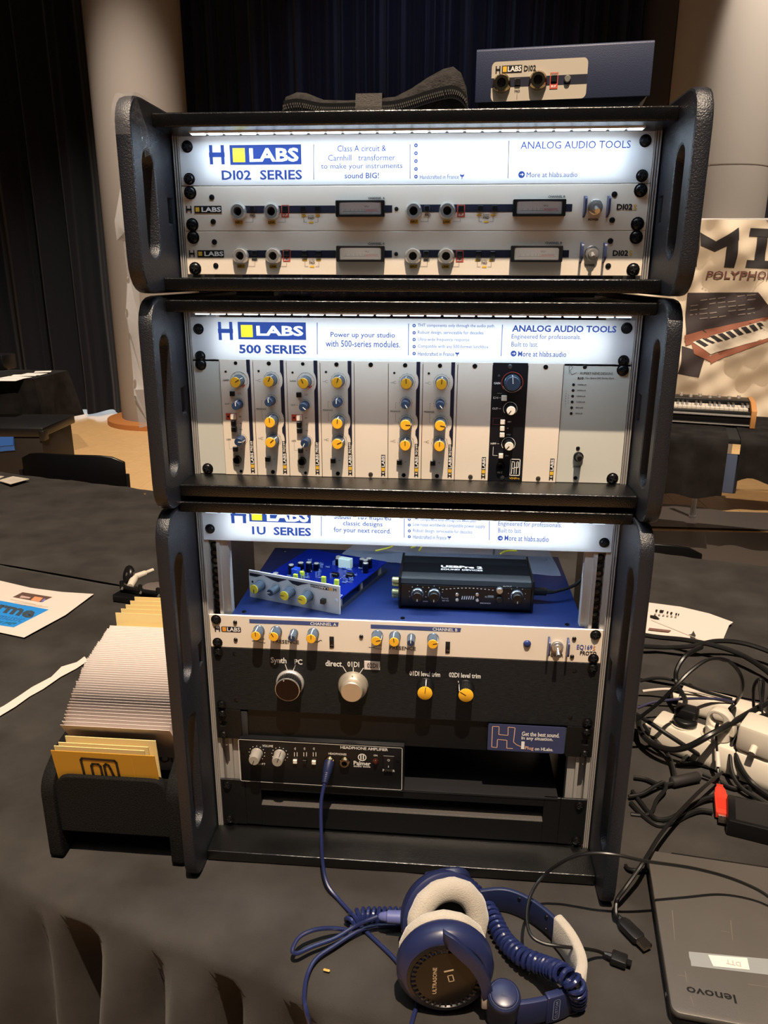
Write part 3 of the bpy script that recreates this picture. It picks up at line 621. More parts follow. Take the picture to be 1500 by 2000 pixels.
# ================================================================ bottom rack: equalizer prototype
u = Unit('rack_equalizer', 'cream rack equalizer with handwritten lettering on a blue chassis', 'audio device', (0, 0, Z0 - U1))
panel(u.o, -.2413, .2413, .0002, U1 - .0002, cream)
g = G(); g.box(-.2138, .2203, .003, .25, .0015, U1 - .0005); g.obj('blue_chassis', bluesteel, u.o, bevel=.0006)
for x, y in ((-.195, .235), (.2, .235), (-.2, .012), (0, .012), (.2, .012)): g = G(); g.lathe([(.003, 0), (.0024, .0012)], 10); o = g.obj('lid_screw', screwm, u.o); o.location = (x, y, U1 - .0005)
for s in (-1, 1):
    for zz in (.00635, U1 - .0065): screw(u.o, s * .2325, zz, 0, .0052)
g = u.g(ink); a = u.P(432, 1223); b = u.P(471, 1235); g.flat(rrect(a[0], b[0], b[1], a[1], .0016, 3), PF(0, 0, -.0003))
u.r(ink, 419, 1223, 422, 1234); u.r(ink, 427, 1223, 430, 1234); u.r(ink, 419, 1227, 430, 1230); u.r(mat('orange_print', (226, 152, 50), .5), 434, 1224.5, 442, 1233, -.0005); u.t(whitep, 'LABS', 443.5, 1229, 469, 1230, 8, .02, -.0006)
slot = mat('slot_shadow', (20, 18, 18), .8)
for x, y in ((459.4, 1215), (460.4, 1249), (705.6, 1243), (1121.5, 1247), (1117.3, 1282)):
    q = u.P(x, y); dot(u.o, q[0], q[1], .0026, blk, .0015)
for x0, yl, x1, yr in ((487, 1213, 660, 1219.5), (724, 1223.5, 899, 1230.5)):
    a = u.P(x0, yl, -.0002); b = u.P(x1, yr, -.0002); hh = .0027
    u.g(mat('blue_tape', (62, 74, 122), .6)).flat([(a[0], a[1] - hh), (b[0], b[1] - hh), (b[0] + .001, b[1] + hh), (a[0], a[1] + hh)], PF(0, 0, -.0002))
u.t(whitep, 'CHANNEL A', 606, 1218.5, 657, 1219.5, 6, .01, -.0005); u.t(whitep, 'CHANNEL B', 845, 1229, 893.5, 1230.5, 6, .01, -.0005)
for x, y, an in ((506, 1230.5, -3), (540, 1232, -30), (612, 1236, 2), (737, 1240, 75), (771.5, 1242, -8), (846, 1246, 75)):
    q = u.P(x, y); knob(u.o, q[0], q[1], .0064, .0165, yel, knobgrey, D(an))
for x, y in ((574.5, 1235), (803.5, 1244)):
    q = u.P(x, y); knob(u.o, q[0], q[1], .0046, .0165, knobblue, knobgrey, D(0), ptrcap=whitep)
for x, y in ((648, 1254), (874.5, 1264)):
    q = u.P(x, y); g = G(); g.box(-.0028, .0028, -.0006, 0, -.0075, .0075); o = g.obj('slide_switch', slot, u.o); o.location = (q[0], 0, q[1]); g = G(); g.box(-.002, .002, -.003, 0, -.0018, .0032); g.obj('switch_slider', blk, o)
u.t(whitep, 'IN', 645.5, 1260, 650.5, 1260, 4, .02, -.001); u.t(whitep, 'IN', 872, 1270.5, 877, 1270.5, 4, .02, -.001)
for dx, dy in ((0, 0), (228, 12.5)):
    u.t(inkb, 'PRESENCE', 533 + dx, 1252.5 + dy, 584 + dx, 1254.5 + dy, 7, .012)
    u.line(inkb, [(492 + dx, 1251.5 + dy), (500 + dx, 1252 + dy), (509 + dx, 1249 + dy)], .0006); u.line(inkb, [(501 + dx, 1252 + dy), (508 + dx, 1255 + dy), (518 + dx, 1255.5 + dy)], .0006); u.line(inkb, [(508 + dx, 1248.5 + dy), (517 + dx, 1248 + dy)], .0006)
    if not dx: u.line(inkb, [(612, 1254), (620, 1254), (626, 1250), (629, 1251.5)], .0006); u.line(inkb, [(620, 1254.5), (625, 1251)], .0006)
q = u.P(1029.6, 1257.3); g = G(); g.lathe([(.0048, 0), (.0045, .0012), (.003, .0028), (.0008, .0034)], 16, RX90); o = g.obj('blue_lamp', mat('blue_lamp_dome', (40, 52, 100), .1), u.o); o.location = (q[0], 0, q[1])
q = u.P(1088, 1262); toggle(u.o, q[0], q[1])
for x, y in ((1071, 1261), (1108, 1263)):
    q = u.P(x, y); g = G(); g.prism(roundpoly([(0, -.0125, .001), (.012, -.008, .003), (.012, .0095, .003), (0, .0125, .001)], 3), .0022, Matrix.Translation((q[0] - .0011, 0, q[1])) @ Matrix(((0, 0, 1, 0), (-1, 0, 0, 0), (0, 1, 0, 0), (0, 0, 0, 1)))); g.obj('switch_guard', MATS['navy_guard'], u.o)
u.t(inkb, 'POWER', 1071, 1279, 1100, 1281, 7, .01); u.t(signblue, 'EQ169', 1126.7, 1264, 1157, 1266, 11, .01); u.t(mat('orange_print2', (222, 150, 90), .5), 'S', 1158, 1266, 1163, 1266.5, 9, .01); u.t(inkb, 'PROTO', 1133, 1275, 1165, 1277, 8, .02); u.done()

# ---------------------------------------------------------------- two-unit selector box
u = Unit('selector_panel', 'black brushed switch panel with two large selector knobs', 'audio device', (0, 0, Z0 - 3 * U1))
panel(u.o, -.2413, .2413, .0002, 2 * U1 - .0002, brushedblk); g = G(); g.box(-.21, .21, .003, .12, .002, 2 * U1 - .002); g.obj('chassis', blacksteel, u.o)
for s in (-1, 1):
    for zz in (.0065, 2 * U1 - .0065): screw(u.o, s * .2325, zz, 0, .0052)
for x, y in ((459, 1277), (462, 1367), (1122, 1310), (1114, 1401)): q = u.P(x, y); dot(u.o, q[0], q[1], .0028, blk, .0005)
u.t(whitep, 'Synth', 528.8, 1290.5, 559.5, 1292, 14.5, .02); u.t(whitep, 'PC', 575, 1292.5, 590.5, 1293, 10.5, .025)
u.t(whitep, 'direct', 635.6, 1295, 667.5, 1297, 11.5, .02); u.t(whitep, '01DI', 678.6, 1297, 701.5, 1298, 10.5, .02)
g = u.g(paper); a = u.P(711.5, 1291, -.0006); b = u.P(742, 1308.6, -.0006); g.box(a[0], b[0], -.0008, 0, b[1], a[1]); u.t(inkb, '02DI', 717, 1299.5, 737, 1300.5, 9, .012, -.0011)
u.t(whitep, '01DI level trim', 799.8, 1315, 859.7, 1317.5, 9.5, .02); u.t(whitep, '02DI level trim', 877, 1318, 938.8, 1320.5, 9.5, .02)
for a, b in (((557, 1297.5), (561, 1309)), ((577, 1299), (572.5, 1310)), ((669, 1301), (676.5, 1313)), ((690, 1303), (690, 1314)), ((710, 1304.5), (702, 1316)), ((831, 1326), (830.6, 1341)), ((895, 1330), (898, 1345))): u.line(whitep, [a, b], .0009)
q = u.P(567, 1333); g = G(); g.lathe([(.0180, 0), (.0178, .003), (.0165, .0045), (.0158, .0046)], 40, RX90, 0); o = g.obj('selector_knob', alu, u.o); o.location = (q[0], 0, q[1])
g = G(); g.lathe([(.0158, .0045), (.0154, .0165)], 64, RX90, .06); g.obj('ribbed_grip', blk, o); g = G(); g.lathe([(.0156, .0165), (.0158, .0175), (.0156, .0185), (.0148, .0187)], 40, RX90); g.obj('bright_rim', chrome, o)
g = G(); g.lathe([(.0148, .0187), (.0148, .0190)], 40, RX90); g.obj('dark_cap', mat('dark_bronze_cap', (44, 34, 34), .25, .8), o)
g = G(); g.lathe([(.0006, .019), (.0006, .0194)], 8, Matrix.Translation((-.004, 0, .013)) @ RX90); g.obj('cap_mark', whitep, o)
champ = mat('champagne_metal', (204, 192, 172), .34, .65, .1, 30)
q = u.P(690, 1338); g = G(); g.lathe([(.0192, 0), (.0190, .003), (.0178, .0065), (.0150, .0085), (.0140, .0095), (.0138, .0175), (.0128, .0185)], 44, RX90); o = g.obj('selector_knob', champ, u.o); o.location = (q[0], 0, q[1])
g = G(); g.box(-.0006, .0006, -.0080, -.006, .013, .017); g.obj('cap_mark', inkb, o)
for x, y, an in ((831, 1338), (909.5, 1342)) and ((831, 1338, 5), (909.5, 1342, -58)):
    q = u.P(x, y); knob(u.o, q[0], q[1], .0098, .0195, yel, blk, D(an))
u.done()

# ---------------------------------------------------------------- one-unit tray with ears and the leaning card
u = Unit('rack_tray', 'plain black rack tray behind the blue card, below the selector panel', 'rack tray', (0, 0, Z0 - 4 * U1))
panel(u.o, -.2085, .2085, .0006, U1 - .0006, blacksteel, .002, 'front_panel', .0004, .004); g = G(); g.box(-.2085, .2085, .006, .16, .003, U1 - .003); g.obj('chassis', blacksteel, u.o)
for s in (-1, 1):
    a, b = sorted((s * .2085, s * .2413)); g = holed(rrect(a, b, .0006, U1 - .0006, .001, 2), [rrect(s * .2325 - .005, s * .2325 + .005, U1 / 2 - .004, U1 / 2 + .004, .003, 3)], .0025, .0003); xf(g, PF(0, 0, .0025)).obj('mounting_ear', blacksteel, u.o)
    a, b = sorted((s * .200, s * .2085)); g = G(); g.box(a, b, .001, .005, .003, U1 - .003); g.obj('corner_bracket', mat('dark_grey_bracket', (44, 45, 48), .4), u.o, bevel=.0008)
    for zz in (.0065, U1 - .0065): screw(u.o, s * .2325, zz, 0, .0050)
u.done()
u = Unit('advert_card', 'dark blue card with an outlined letter and white slogan, leaning on the black tray', 'card', (at_y(1027, 1474, -.004).x, -.004, at_y(1027, 1470, -.004).z))
a = u.P(954, 1413); b = u.P(1101, 1472); navyc = mat('navy_card', (54, 60, 96), .5)
cw, ch = .0484, .0405
M = PF(0, 0, 0)
zb = u.P(954, 1464)[1]; xl = a[0]; xr = b[0]; sk = u.P(1100, 1474)[1] - zb
g = G(); g.prism(rrect(xl, xr, 0, a[1] - zb, .002, 4), .0007, PF(0, zb, 0)); cardo = g.obj('card_sheet', navyc, u.o)
cpk = mat('copper_print', (220, 176, 150), .5)
def cp(x, y): return 780 + x / 2.8846, 1380 + y / 2.8846
u.line(cpk, [cp(*p) for p in ((525, 112), (562, 113), (560, 158), (612, 162), (613, 116), (652, 120), (643, 200), (660, 215), (685, 226))], .0009, -.001)
u.line(cpk, [cp(*p) for p in ((525, 112), (520, 228), (550, 231), (553, 185), (606, 190), (605, 235), (640, 237))], .0009, -.001)
u.r(whitep, *cp(688, 196), *cp(703, 240), -.001)
u.t(whitep, 'Get the best sound.', *cp(690, 154), *cp(902, 162), 8.5, .015, -.001); u.t(whitep, 'In any situation.', *cp(688, 180), *cp(866, 187), 8.5, .015, -.001); u.t(cpk, 'Plug', *cp(707, 235), *cp(756, 238), 8.5, .015, -.001); u.t(whitep, 'on HLabs.', *cp(763, 238), *cp(866, 243), 6.5, .015, -.001); u.done()

# ---------------------------------------------------------------- two-unit shelf with a recessed front
SB = -7 * U1; SH = .0705
u = Unit('rack_shelf', 'black two-unit rack shelf with a long recessed slot, lowest in the stack', 'rack shelf', (0, 0, Z0 + SB))
zt = SH; x0s = -.2085
for s in (-1, 1):
    a, b = sorted((s * .2085, s * .2413)); panel(u.o, a, b, .0004, zt, blacksteel, .003, 'mounting_ear')
    for zz in (.0075, zt - .0085): screw(u.o, s * .2325, zz, 0, .0052)
    a, b = sorted((s * .187, s * .2085)); panel(u.o, a, b, .0004, zt, blacksteel, .003, 'front_post', .0006, .0005)
g = G(); g.box(-.205, .205, -.0005, .24, zt - .0035, zt); g.obj('shelf_deck', mat('shelf_deck_steel', (34, 34, 36), .3, .2), u.o, bevel=.0012)
g = G(); g.box(-.187, .187, .0005, .003, zt - .014, zt - .0035); g.obj('top_lip', blacksteel, u.o)
MS = Matrix(((0, 0, 1, -.187), (1, 0, 0, 0), (0, 1, 0, 0), (0, 0, 0, 1)))
g = G(); g.prism([(.0005, .0004), (.0005, .0325), (.0025, .0335), (.0025, .0004)], .374, MS); g.obj('lower_panel', blacksteel, u.o)
g = G(); g.prism([(.0025, .0325), (.0005, .0328), (.022, .0400), (.022, .0385)], .374, MS); g.obj('sloped_strip', mat('rough_dark_steel', (58, 54, 51), .75, 0, .3, 900), u.o)
g = G(); g.box(-.187, .187, .022, .024, .0004, zt - .004); g.obj('recess_back', blkm, u.o); u.done()

# ---------------------------------------------------------------- headphone amplifier standing on the shelf
u = Unit('headphone_amplifier', 'small black headphone amplifier with a white outlined front, on the shelf', 'audio device', (at_y(628, 1510, -.004).x, -.004, Z0 + SB + SH))
a = u.P(466.5, 1441); b = u.P(789, 1510); hz = u.P(466.5, 1441)[1]
g = G(); g.box(a[0], b[0], 0, .12, 0, hz); g.obj('housing', blk, u.o, bevel=.0008)
def hp_(x, y): return 320 + x / 3, 1380 + y / 3
bx0, bx1 = u.P(*hp_(441, 270))[0], u.P(*hp_(1396, 320))[0]
loop = rrect(bx0, bx1, .0022, hz - .0022, .002, 4); g = u.g(whitep); n = len(loop)
for i in range(n):
    p, q = Vector(loop[i]), Vector(loop[(i + 1) % n]); d = (q - p).normalized(); nn = Vector((-d.y, d.x)) * .0003; g.flat([p - nn, q - nn, q + nn, p + nn], PF(0, 0, -.0003))
u.t(whitep, 'VOLUME', *hp_(577, 229), *hp_(640, 233), 4.5, .01); u.t(whitep, 'HEADPHONE AMPLIFIER', *hp_(1035, 240), *hp_(1313, 252), 5.5, .015); u.t(whitep, 'HEADPHONES', *hp_(965, 276), *hp_(1070, 280), 4, .01)
u.t(whitep, 'Palmer', *hp_(1112, 330), *hp_(1212, 335), 8, .02); u.t(whitep, 'audio tools', *hp_(1112, 348), *hp_(1210, 352), 4, .01); u.t(whitep, 'ON', *hp_(1229, 286), *hp_(1251, 287), 3.6, .01); u.t(whitep, 'POWER', *hp_(1283, 373), *hp_(1353, 376), 5, .01); u.t(whitep, 'LEFT', *hp_(555, 336), *hp_(595, 337), 3.6, .01)
q = u.P(*hp_(1162, 297)); ringflat(u.g(whitep), q[0], q[1], .0044, .0056, PF(0, 0, -.0003), 24); g = u.g(whitep); M = PF(q[0], q[1], -.0003)
for s in (-1, 1): g.flat([(s * .0008, -.0038), (s * .0024, -.003), (s * .0024, .003), (s * .0008, .0044)], M)
for x in (772, 827, 882):
    for dx in (-7, 9):
        u.line(whitep, [hp_(x + dx, 292), hp_(x + dx, 268)], .0008)
    u.line(whitep, [hp_(x - 8, 246), hp_(x, 240), hp_(x, 254), hp_(x - 8, 248)], .0004)
for (x, y), an in (((546, 272), 200), ((680, 280), 20)):
    q = u.P(*hp_(x, y)); knob(u.o, q[0], q[1], .0072, .0165, mat('grey_cap', (150, 144, 134), .35), mat('grey_knob', (140, 134, 126), .4), D(an), blk)
    for i in range(11):
        t = R_(-140 + 28 * i); g = u.g(whitep); g.lathe([(.0006, 0), (.0006, .0002)], 6, PF(q[0] + .0105 * math.sin(t), q[1] + .0105 * math.cos(t), -.0002))
for x, y, m in ((770, 318, cpl), (827, 318, blk), (880, 323, cpl)):
    q = u.P(*hp_(x, y)); button(u.o, q[0], q[1], .0052, m, .003)
for x, y in ((972, 318), (1060, 322)): q = u.P(*hp_(x, y)); jack(u.o, q[0], q[1], .0072, 0, brass, .005)
q = u.P(*hp_(1240, 320)); g = G(); g.lathe([(.0042, 0), (.0042, .0015), (.0028, .0018), (.0026, .0036), (.001, .0048)], 16, RX90); o = g.obj('power_lamp', mat('dark_red_lens', (60, 26, 20), .1), u.o); o.location = (q[0], 0, q[1])
q = u.P(*hp_(1318, 322)); g = G(); g.box(-.0075, .0075, -.0015, 0, -.0092, .0092); o = g.obj('rocker_switch', blk, u.o, bevel=.0005, seg=1); o.location = (q[0], 0, q[1])
g = G(); g.add([(-.0055, -.0015, -.0075), (.0055, -.0015, -.0075), (.0055, -.0015, .0075), (-.0055, -.0015, .0075), (-.0055, -.005, -.0072), (.0055, -.005, -.0072), (.0055, -.0025, 0), (-.0055, -.0025, 0)], [(4, 5, 6, 7), (7, 6, 2, 3), (0, 4, 7, 3), (1, 2, 6, 5), (0, 1, 5, 4)]); g.obj('rocker', blk, o)
g = G(); ringflat(g, 0, .0040, .0011, .0016, PF(0, 0, -.0030), 12); g.flat([(-.0003, -.0055), (.0003, -.0055), (.0003, -.0025), (-.0003, -.0025)], PF(0, 0, -.0052)); g.obj('switch_marks', whitep, o)
for x, y in ((465, 268), (1372, 316)): q = u.P(*hp_(x, y)); dot(u.o, q[0], q[1], .0022, screwm)
u.done()

# ================================================================ on the blue chassis: open module and small interface
p0 = Vector((-.2045, .0592)); p1 = Vector((-.0786, .0150)); an = math.atan2(p1.y - p0.y, p1.x - p0.x)
m_ = thing('open_equalizer_module', 'equalizer module lying on its side with a bare blue circuit board, on the blue chassis', 'audio module', (p0.x, p0.y, Z0 - .0005), an)
class MU(Unit):
    def __init__(s, o): s.o = o; s.loc = Vector(); s.pr = {}
u = MU(m_); LW, LH = .1334, .0381
silv = mat('module_silver_face', (206, 206, 208), .5)
panel(u.o, 0, LW, 0, LH, silv, .0022, 'front_plate', .0003)
u.g(ink).flat([(.0015, .0345), (.0015, .0306), (.012, .0305), (.0145, .0315), (.0225, .0345), (.036, .030), (.045, .0285), (.05, .031), (.059, .0345), (.066, .030), (.074, .0285), (.08, .0315), (.0905, .0345), (.098, .030), (.1, .0345)][::-1], PF(0, 0, -.0002))
g = u.g(inkb)
for a, b, c, d in ((.1155, .1245, .0305, .0347), (.0985, .1142, .0303, .0347)): pass
u.g(inkb).flat([(.1035, .0302), (.1182, .0302), (.1182, .0347), (.1035, .0347)], PF(0, 0, -.0003)); u.g(yelp).flat([(.1192, .0302), (.1232, .0302), (.1232, .0347), (.1192, .0347)], PF(0, 0, -.0003))
for a, b, c, d in ((.1248, .1256, .0302, .0347), (.1282, .1290, .0302, .0347), (.1248, .1290, .0320, .0330)): u.g(inkb).flat([(a, c), (b, c), (b, d), (a, d)], PF(0, 0, -.0003))
MT = PF(0, 0, -.0005) @ Matrix.Rotation(math.pi, 4, 'Z')
u.g(whitep).text('LABS', -.1175, -.1042, -.0325, .0032, MT, .03); u.g(inkb).flat([(.0925, .0308), (.1028, .0308), (.1028, .0345), (.0925, .0345)], PF(0, 0, -.0003)); u.g(whitep).text('EQ169', -.1022, -.0931, -.0327, .0022, MT, .02)
for x, z, r, cap, bod, a_ in ((.0185, .0205, .0066, mat('bright_yellow_cap', (232, 214, 60), .4), knobgrey, 180), (.0425, .0200, .0048, knobblue, knobgrey, 260), (.0635, .0195, .0066, MATS['bright_yellow_cap'], knobgrey, 265), (.0895, .0185, .0066, MATS['bright_yellow_cap'], knobgrey, 280)):
    knob(u.o, x, z, r, .0165, cap, bod, D(a_), ptrcap=whitep if bod is cap or cap is knobblue else inkb); ringflat(u.g(inkb), x, z, r + .0022, r + .0024, PF(0, 0, -.0003), 24, -30, 240)
button(u.o, .1115, .0155, .0062, blk, .006); dot(u.o, .1285, .0185, .0024, mat('bright_hole', (190, 205, 220), .3), .0006); dot(u.o, .0055, .0225, .0015, hole, .0005)
for x, z, s in ((.032, .0085, 1), (.0605, .0075, 0), (.096, .0065, 1)):
    u.g(inkb).flat([(x - .0003, z), (x + .0003, z), (x + .0003, z + .004), (x - .0003, z + .004)], PF(0, 0, -.0003))
    if s:
        for q in (-1, 1): u.g(inkb).flat([(x, z + .004), (x + q * .0015, z + .006), (x + q * .0015, z + .009), (x + q * .001, z + .009), (x + q * .001, z + .0062)], PF(0, 0, -.0003))
u.done()
PZ = .0168; PD = .150
g = G(); g.box(.004, LW - .003, .002, PD, PZ, PZ + .0016); pcb = g.obj('circuit_board', mat('blue_solder_mask', (12, 30, 122), .25), m_)
g = G(); g.box(LW - .0055, LW - .004, .0022, PD + .004, .0002, .0052); g.box(.002, .0035, .0022, PD + .004, .0002, .0052); g.obj('side_bracket', mat('dark_bracket', (70, 74, 84), .35, .6), m_)
for y in (.02, .08, .14): g = G(); g.lathe([(.0026, .0002), (.0026, PZ)], 10, Matrix.Translation((LW - .010, y, 0))); g.obj('standoff', alu, m_)
def comp(nm, m, gg, **k): return gg.obj(nm, m, pcb, **k)
yb = mat('film_capacitor_yellow', (205, 222, 60), .5); bb = mat('trimmer_blue', (30, 70, 200), .4); gb = mat('box_relay_green', (196, 214, 204), .5)
PT = PZ + .0016
for x, y, w_, d_, h_, m in ((.040, .020, .009, .004, .006, yb), (.049, .036, .006, .004, .009, yb), (.053, .046, .006, .004, .010, yb), (.088, .042, .006, .004, .010, yb), (.101, .028, .006, .004, .007, yb), (.108, .040, .006, .004, .010, yb), (.045, .044, .009, .010, .014, bb), (.088, .105, .018, .010, .014, gb), (.060, .028, .014, .006, .0045, blk), (.090, .070, .010, .007, .005, blk), (.110, .075, .010, .007, .006, blk)):
    g = G(); g.box(x - w_ / 2, x + w_ / 2, y - d_ / 2, y + d_ / 2, PT, PT + h_); comp('film_capacitor' if m is yb else 'chip' if m is blk else 'trimmer' if m is bb else 'transformer_box', m, g, bevel=.0006, seg=1)
ec = mat('capacitor_sleeve', (30, 32, 44), .3)
for x, y, h_ in ((.033, .052, .014), (.042, .062, .015), (.050, .070, .014), (.056, .080, .010), (.110, .112, .014), (.117, .108, .015), (.121, .100, .014), (.118, .118, .014), (.022, .030, .008), (.026, .024, .007), (.074, .110, .010), (.070, .118, .009)):
    def mk(): k_ = G(); k_.lathe([(.004, 0), (.0042, .0006), (.0042, .9), (.0038, 1)], 12); return k_.obj('electrolytic_capacitor', ec)
    o = inst('ecap', mk, pcb, (x, y, PT)); o.scale = (1, 1, 1)
    def mk2(): k_ = G(); k_.lathe([(.0037, 0), (.0034, .0004)], 12); return k_.obj('capacitor_top', alu)
    o.data = o.data; g = G(); g.lathe([(.0038, h_), (.0034, h_ + .0004)], 12); t_ = g.obj('capacitor_top', alu, pcb); t_.location = (x, y, PT); o.scale = (1, 1, h_)
random.seed(3)
gr, gs, gw = G(), G(), G()
for i in range(64):
    x, y = random.uniform(.03, .122), random.uniform(.018, .112); h_ = random.uniform(.003, .008)
    if random.random() < .5: gr.tube([(x, y, PT), (x, y, PT + h_)], .0011, 6)
    else: gr.tube([(x - .003, y, PT + .0014), (x + .003, y, PT + .0014)], .0011, 6)
    gs.box(x + .002, x + .0024, y, y + .0004, PT, PT + .004)
for a in ((.112, .005, .009, .0005), ): pass
for k in range(14): gw.box(.10 + .0, .1006, .03 + k * .004, .031 + k * .004, PT, PT + .0001)
gw.box(.118, .128, .012, .0125, PT, PT + .0001); gw.box(.118, .128, .018, .0185, PT, PT + .0001); gw.box(.118, .1185, .012, .0185, PT, PT + .0001); gw.box(.1275, .128, .012, .0185, PT, PT + .0001)
gw.box(.112, .118, .060, .0605, PT, PT + .0001)
a_ = gr.obj('small_components', mat('resistor_blue', (86, 110, 170), .4), pcb); a_['kind'] = 'stuff'; b_ = gs.obj('solder_leads', alu, pcb); b_['kind'] = 'stuff'; gw.obj('board_print', whitep, pcb)

# ---- usb audio interface
u = Unit('audio_interface', 'small black audio interface with white lettering on top, standing on the blue chassis', 'audio device', (.077, .0405, Z0 - .0005))
hw, dd, hh = .0845, .088, .0405
ridge = []
for i in range(9): ridge += [(dd * .50 + i * .002, hh + (.0006 if i % 2 else 0))]
prof = [(0, .004), (.001, hh - .006), (.004, hh - .001)] + [(.005 + i * .0016, hh - .001 + (.0009 if i % 2 else 0)) for i in range(14)] + [(.030, hh), (.058, hh)] + [(.060 + i * .003, hh + (.0012 if i % 2 else 0)) for i in range(8)] + [(dd - .003, hh), (dd, hh - .004), (dd, .004), (dd - .003, .002), (.003, .002)]
g = G(); g.prism(prof, 2 * hw - .006, Matrix(((0, 0, 1, -hw + .003), (1, 0, 0, 0), (0, 1, 0, 0), (0, 0, 0, 1)))); g.obj('ribbed_case', mat('anodised_black', (22, 24, 28), .38, .5), u.o, smooth=20)
for s in (-1, 1):
    a, b = sorted((s * (hw - .003), s * hw)); g = G(); g.box(a, b, -.001, dd + .001, .001, hh + .003); g.obj('end_plate', blk, u.o, bevel=.001)
for x in (-.06, .06):
    for y in (.012, .075): g = G(); g.lathe([(.005, 0), (.005, .0025)], 12, Matrix.Translation((x, y, 0))); g.obj('rubber_foot', rubber, u.o)
g = G(); g.box(-hw + .004, hw - .004, -.0012, .002, .006, hh - .007); g.obj('front_panel', blk, u.o)
MTp = Matrix.Translation((0, 0, hh + .0003))
g = G(); g.text('USBPre 2', -.032, .022, .048, .008, MTp, .045); g.text('SOUND DEVICES', -.032, .022, .038, .0052, MTp, .02); g.obj('top_lettering', whitep, u.o)
kk = 3.6585
def up(x, y): return 750 + x / kk, 1050 + y / kk
wm = mat('silver_knob_ring', (190, 196, 204), .25, .9)
for x, y in ((240, 398), (358, 402), (949, 413)):
    q = u.P(*up(x, y), -.0012); g = G(); g.lathe([(.0078, 0), (.0076, .003), (.0066, .004)], 24, RX90); o = g.obj('gain_knob', wm, u.o); o.location = (q[0], -.0012, q[1])
    g = G(); g.lathe([(.0066, .004), (.0062, .012), (.0056, .0128)], 24, RX90); g.obj('knob_cap', blk, o)
    g = G(); g.box(-.0004, .0004, -.0134, -.012, -.0055, -.0025); g.obj('pointer_line', whitep, o)
    for i in range(7):
        t = R_(-115 + 38 * i); u.g(whitep).lathe([(.0006, 0), (.0006, .0002)], 6, PF(q[0] + .0108 * math.sin(t), q[1] + .0108 * math.cos(t), -.0014))
for i in range(14):
    x = 420 + i * 27.5; y = 372 - 14 * math.sin((i + .5) / 14 * math.pi) + .4 * i; u.r(whitep, *up(x - 6, y - 3), *up(x + 6, y + 3), -.0015)
for x, y in ((522, 405), (522, 442), (666, 405), (666, 445)): q = u.P(*up(x, y), -.0012); dot(u.o, q[0], q[1], .0024, wm, .002, -.0012, 'small_button')
for x, y in ((826, 375), (824, 440)): q = u.P(*up(x, y), -.0012); dot(u.o, q[0], q[1], .0045, blk if y > 400 else wm, .004, -.0012, 'headphone_knob')
for i in range(6): u.line(whitep, [up(556 + 16 * i, 442), up(562 + 16 * i, 418)], .0012, -.0015)
u.t(whitep, '48V PH', *up(414, 450), *up(462, 452), 2.6, .01, -.0015); u.t(whitep, '1+1+2', *up(414, 434), *up(460, 436), 2.6, .01, -.0015); u.t(whitep, 'GAIN', *up(278, 455), *up(312, 456), 2.6, .01, -.0015); u.t(whitep, 'MONO', *up(688, 468), *up(762, 470), 2.6, .01, -.0015); u.t(whitep, 'OUTPUT', *up(850, 350), *up(914, 348), 2.6, .01, -.0015); u.r(mat('grey_print', (150, 154, 160), .5), *up(742, 412), *up(784, 430), -.0015); u.t(whitep, 'PC', *up(722, 424), *up(738, 424), 3, .01, -.0015)
u.done()
for i, z in enumerate((.034, .027, .018, .011)):
    g = G(); g.lathe([(.004, 0), (.004, .008), (.0028, .009)], 14, Matrix.Translation((-hw, .012 + .006 * (i % 2), z)) @ Matrix.Rotation(-math.pi / 2, 4, 'Y')); g.obj('phono_socket', mat('socket_brass', (206, 206, 150), .3, .6), u.o)
# usb plug and cable of the interface
g = G(); pl = thing('interface_cable', 'black cable plugged into the right end of the small interface', 'cable', (.077 + hw, .074, Z0 + .016))
g.box(.0008, .020, -.0055, .0055, -.004, .004); g.obj('plug_body', rubber, pl, bevel=.0015)
g = G(); g.tube([(.020, 0, 0), (.026, 0, 0), (.030, 0, 0)], [.0035, .003, .0024], 8); g.obj('strain_relief', rubber, pl)
g = G(); P_ = Vector(pl.location); g.tube(smooth([Vector(p) - P_ for p in ((.077 + hw + .03, .074, Z0 + .016), (.222, .090, Z0 + .022), (.238, .112, Z0 + .040), (.2385, .125, Z0 + .062), (.228, .14, Z0 + .069), (.20, .17, Z0 + .066), (.15, .235, Z0 + .05), (.13, .30, Z0 + .02), (.13, .34, Z0 - .1))], 8), .0021, 8); g.obj('cord', rubber, pl)
# clear bag with yellow pen marks lying at the back
bagm = mat('clear_bag_film', (170, 182, 205), .15, 0, .5, 40, alpha=.42)
g = G(); NX, NY = 26, 10
bx = [(-.108, .205), (.213, .165), (.205, .262), (-.075, .262)]
for j in range(NY + 1):
    for i in range(NX + 1):
        s, t = i / NX, j / NY; x = (bx[0][0] * (1 - s) + bx[1][0] * s) * (1 - t) + (bx[3][0] * (1 - s) + bx[2][0] * s) * t; y = (bx[0][1] * (1 - s) + bx[1][1] * s) * (1 - t) + (bx[3][1] * (1 - s) + bx[2][1] * s) * t
        z = Z0 + .002 + .013 * math.sin(min(1, t * 1.3) * 1.5) * (.6 + .4 * math.sin(s * 5 + 1)) + .003 * noise.noise(Vector((x * 40, y * 40, 1)))
        g.V.append((x, y, z))
for j in range(NY):
    for i in range(NX): a = j * (NX + 1) + i; g.F.append((a, a + 1, a + NX + 2, a + NX + 1))
bag = solo(g, 'plastic_bag', bagm, 'clear crumpled plastic bag lying behind the small interface on the blue chassis', 'bag', smooth=60)
g = G()
def yst(pts): g.tube(smooth([Vector(p) - Vector(bag.location) for p in pts], 5), .0013, 5)
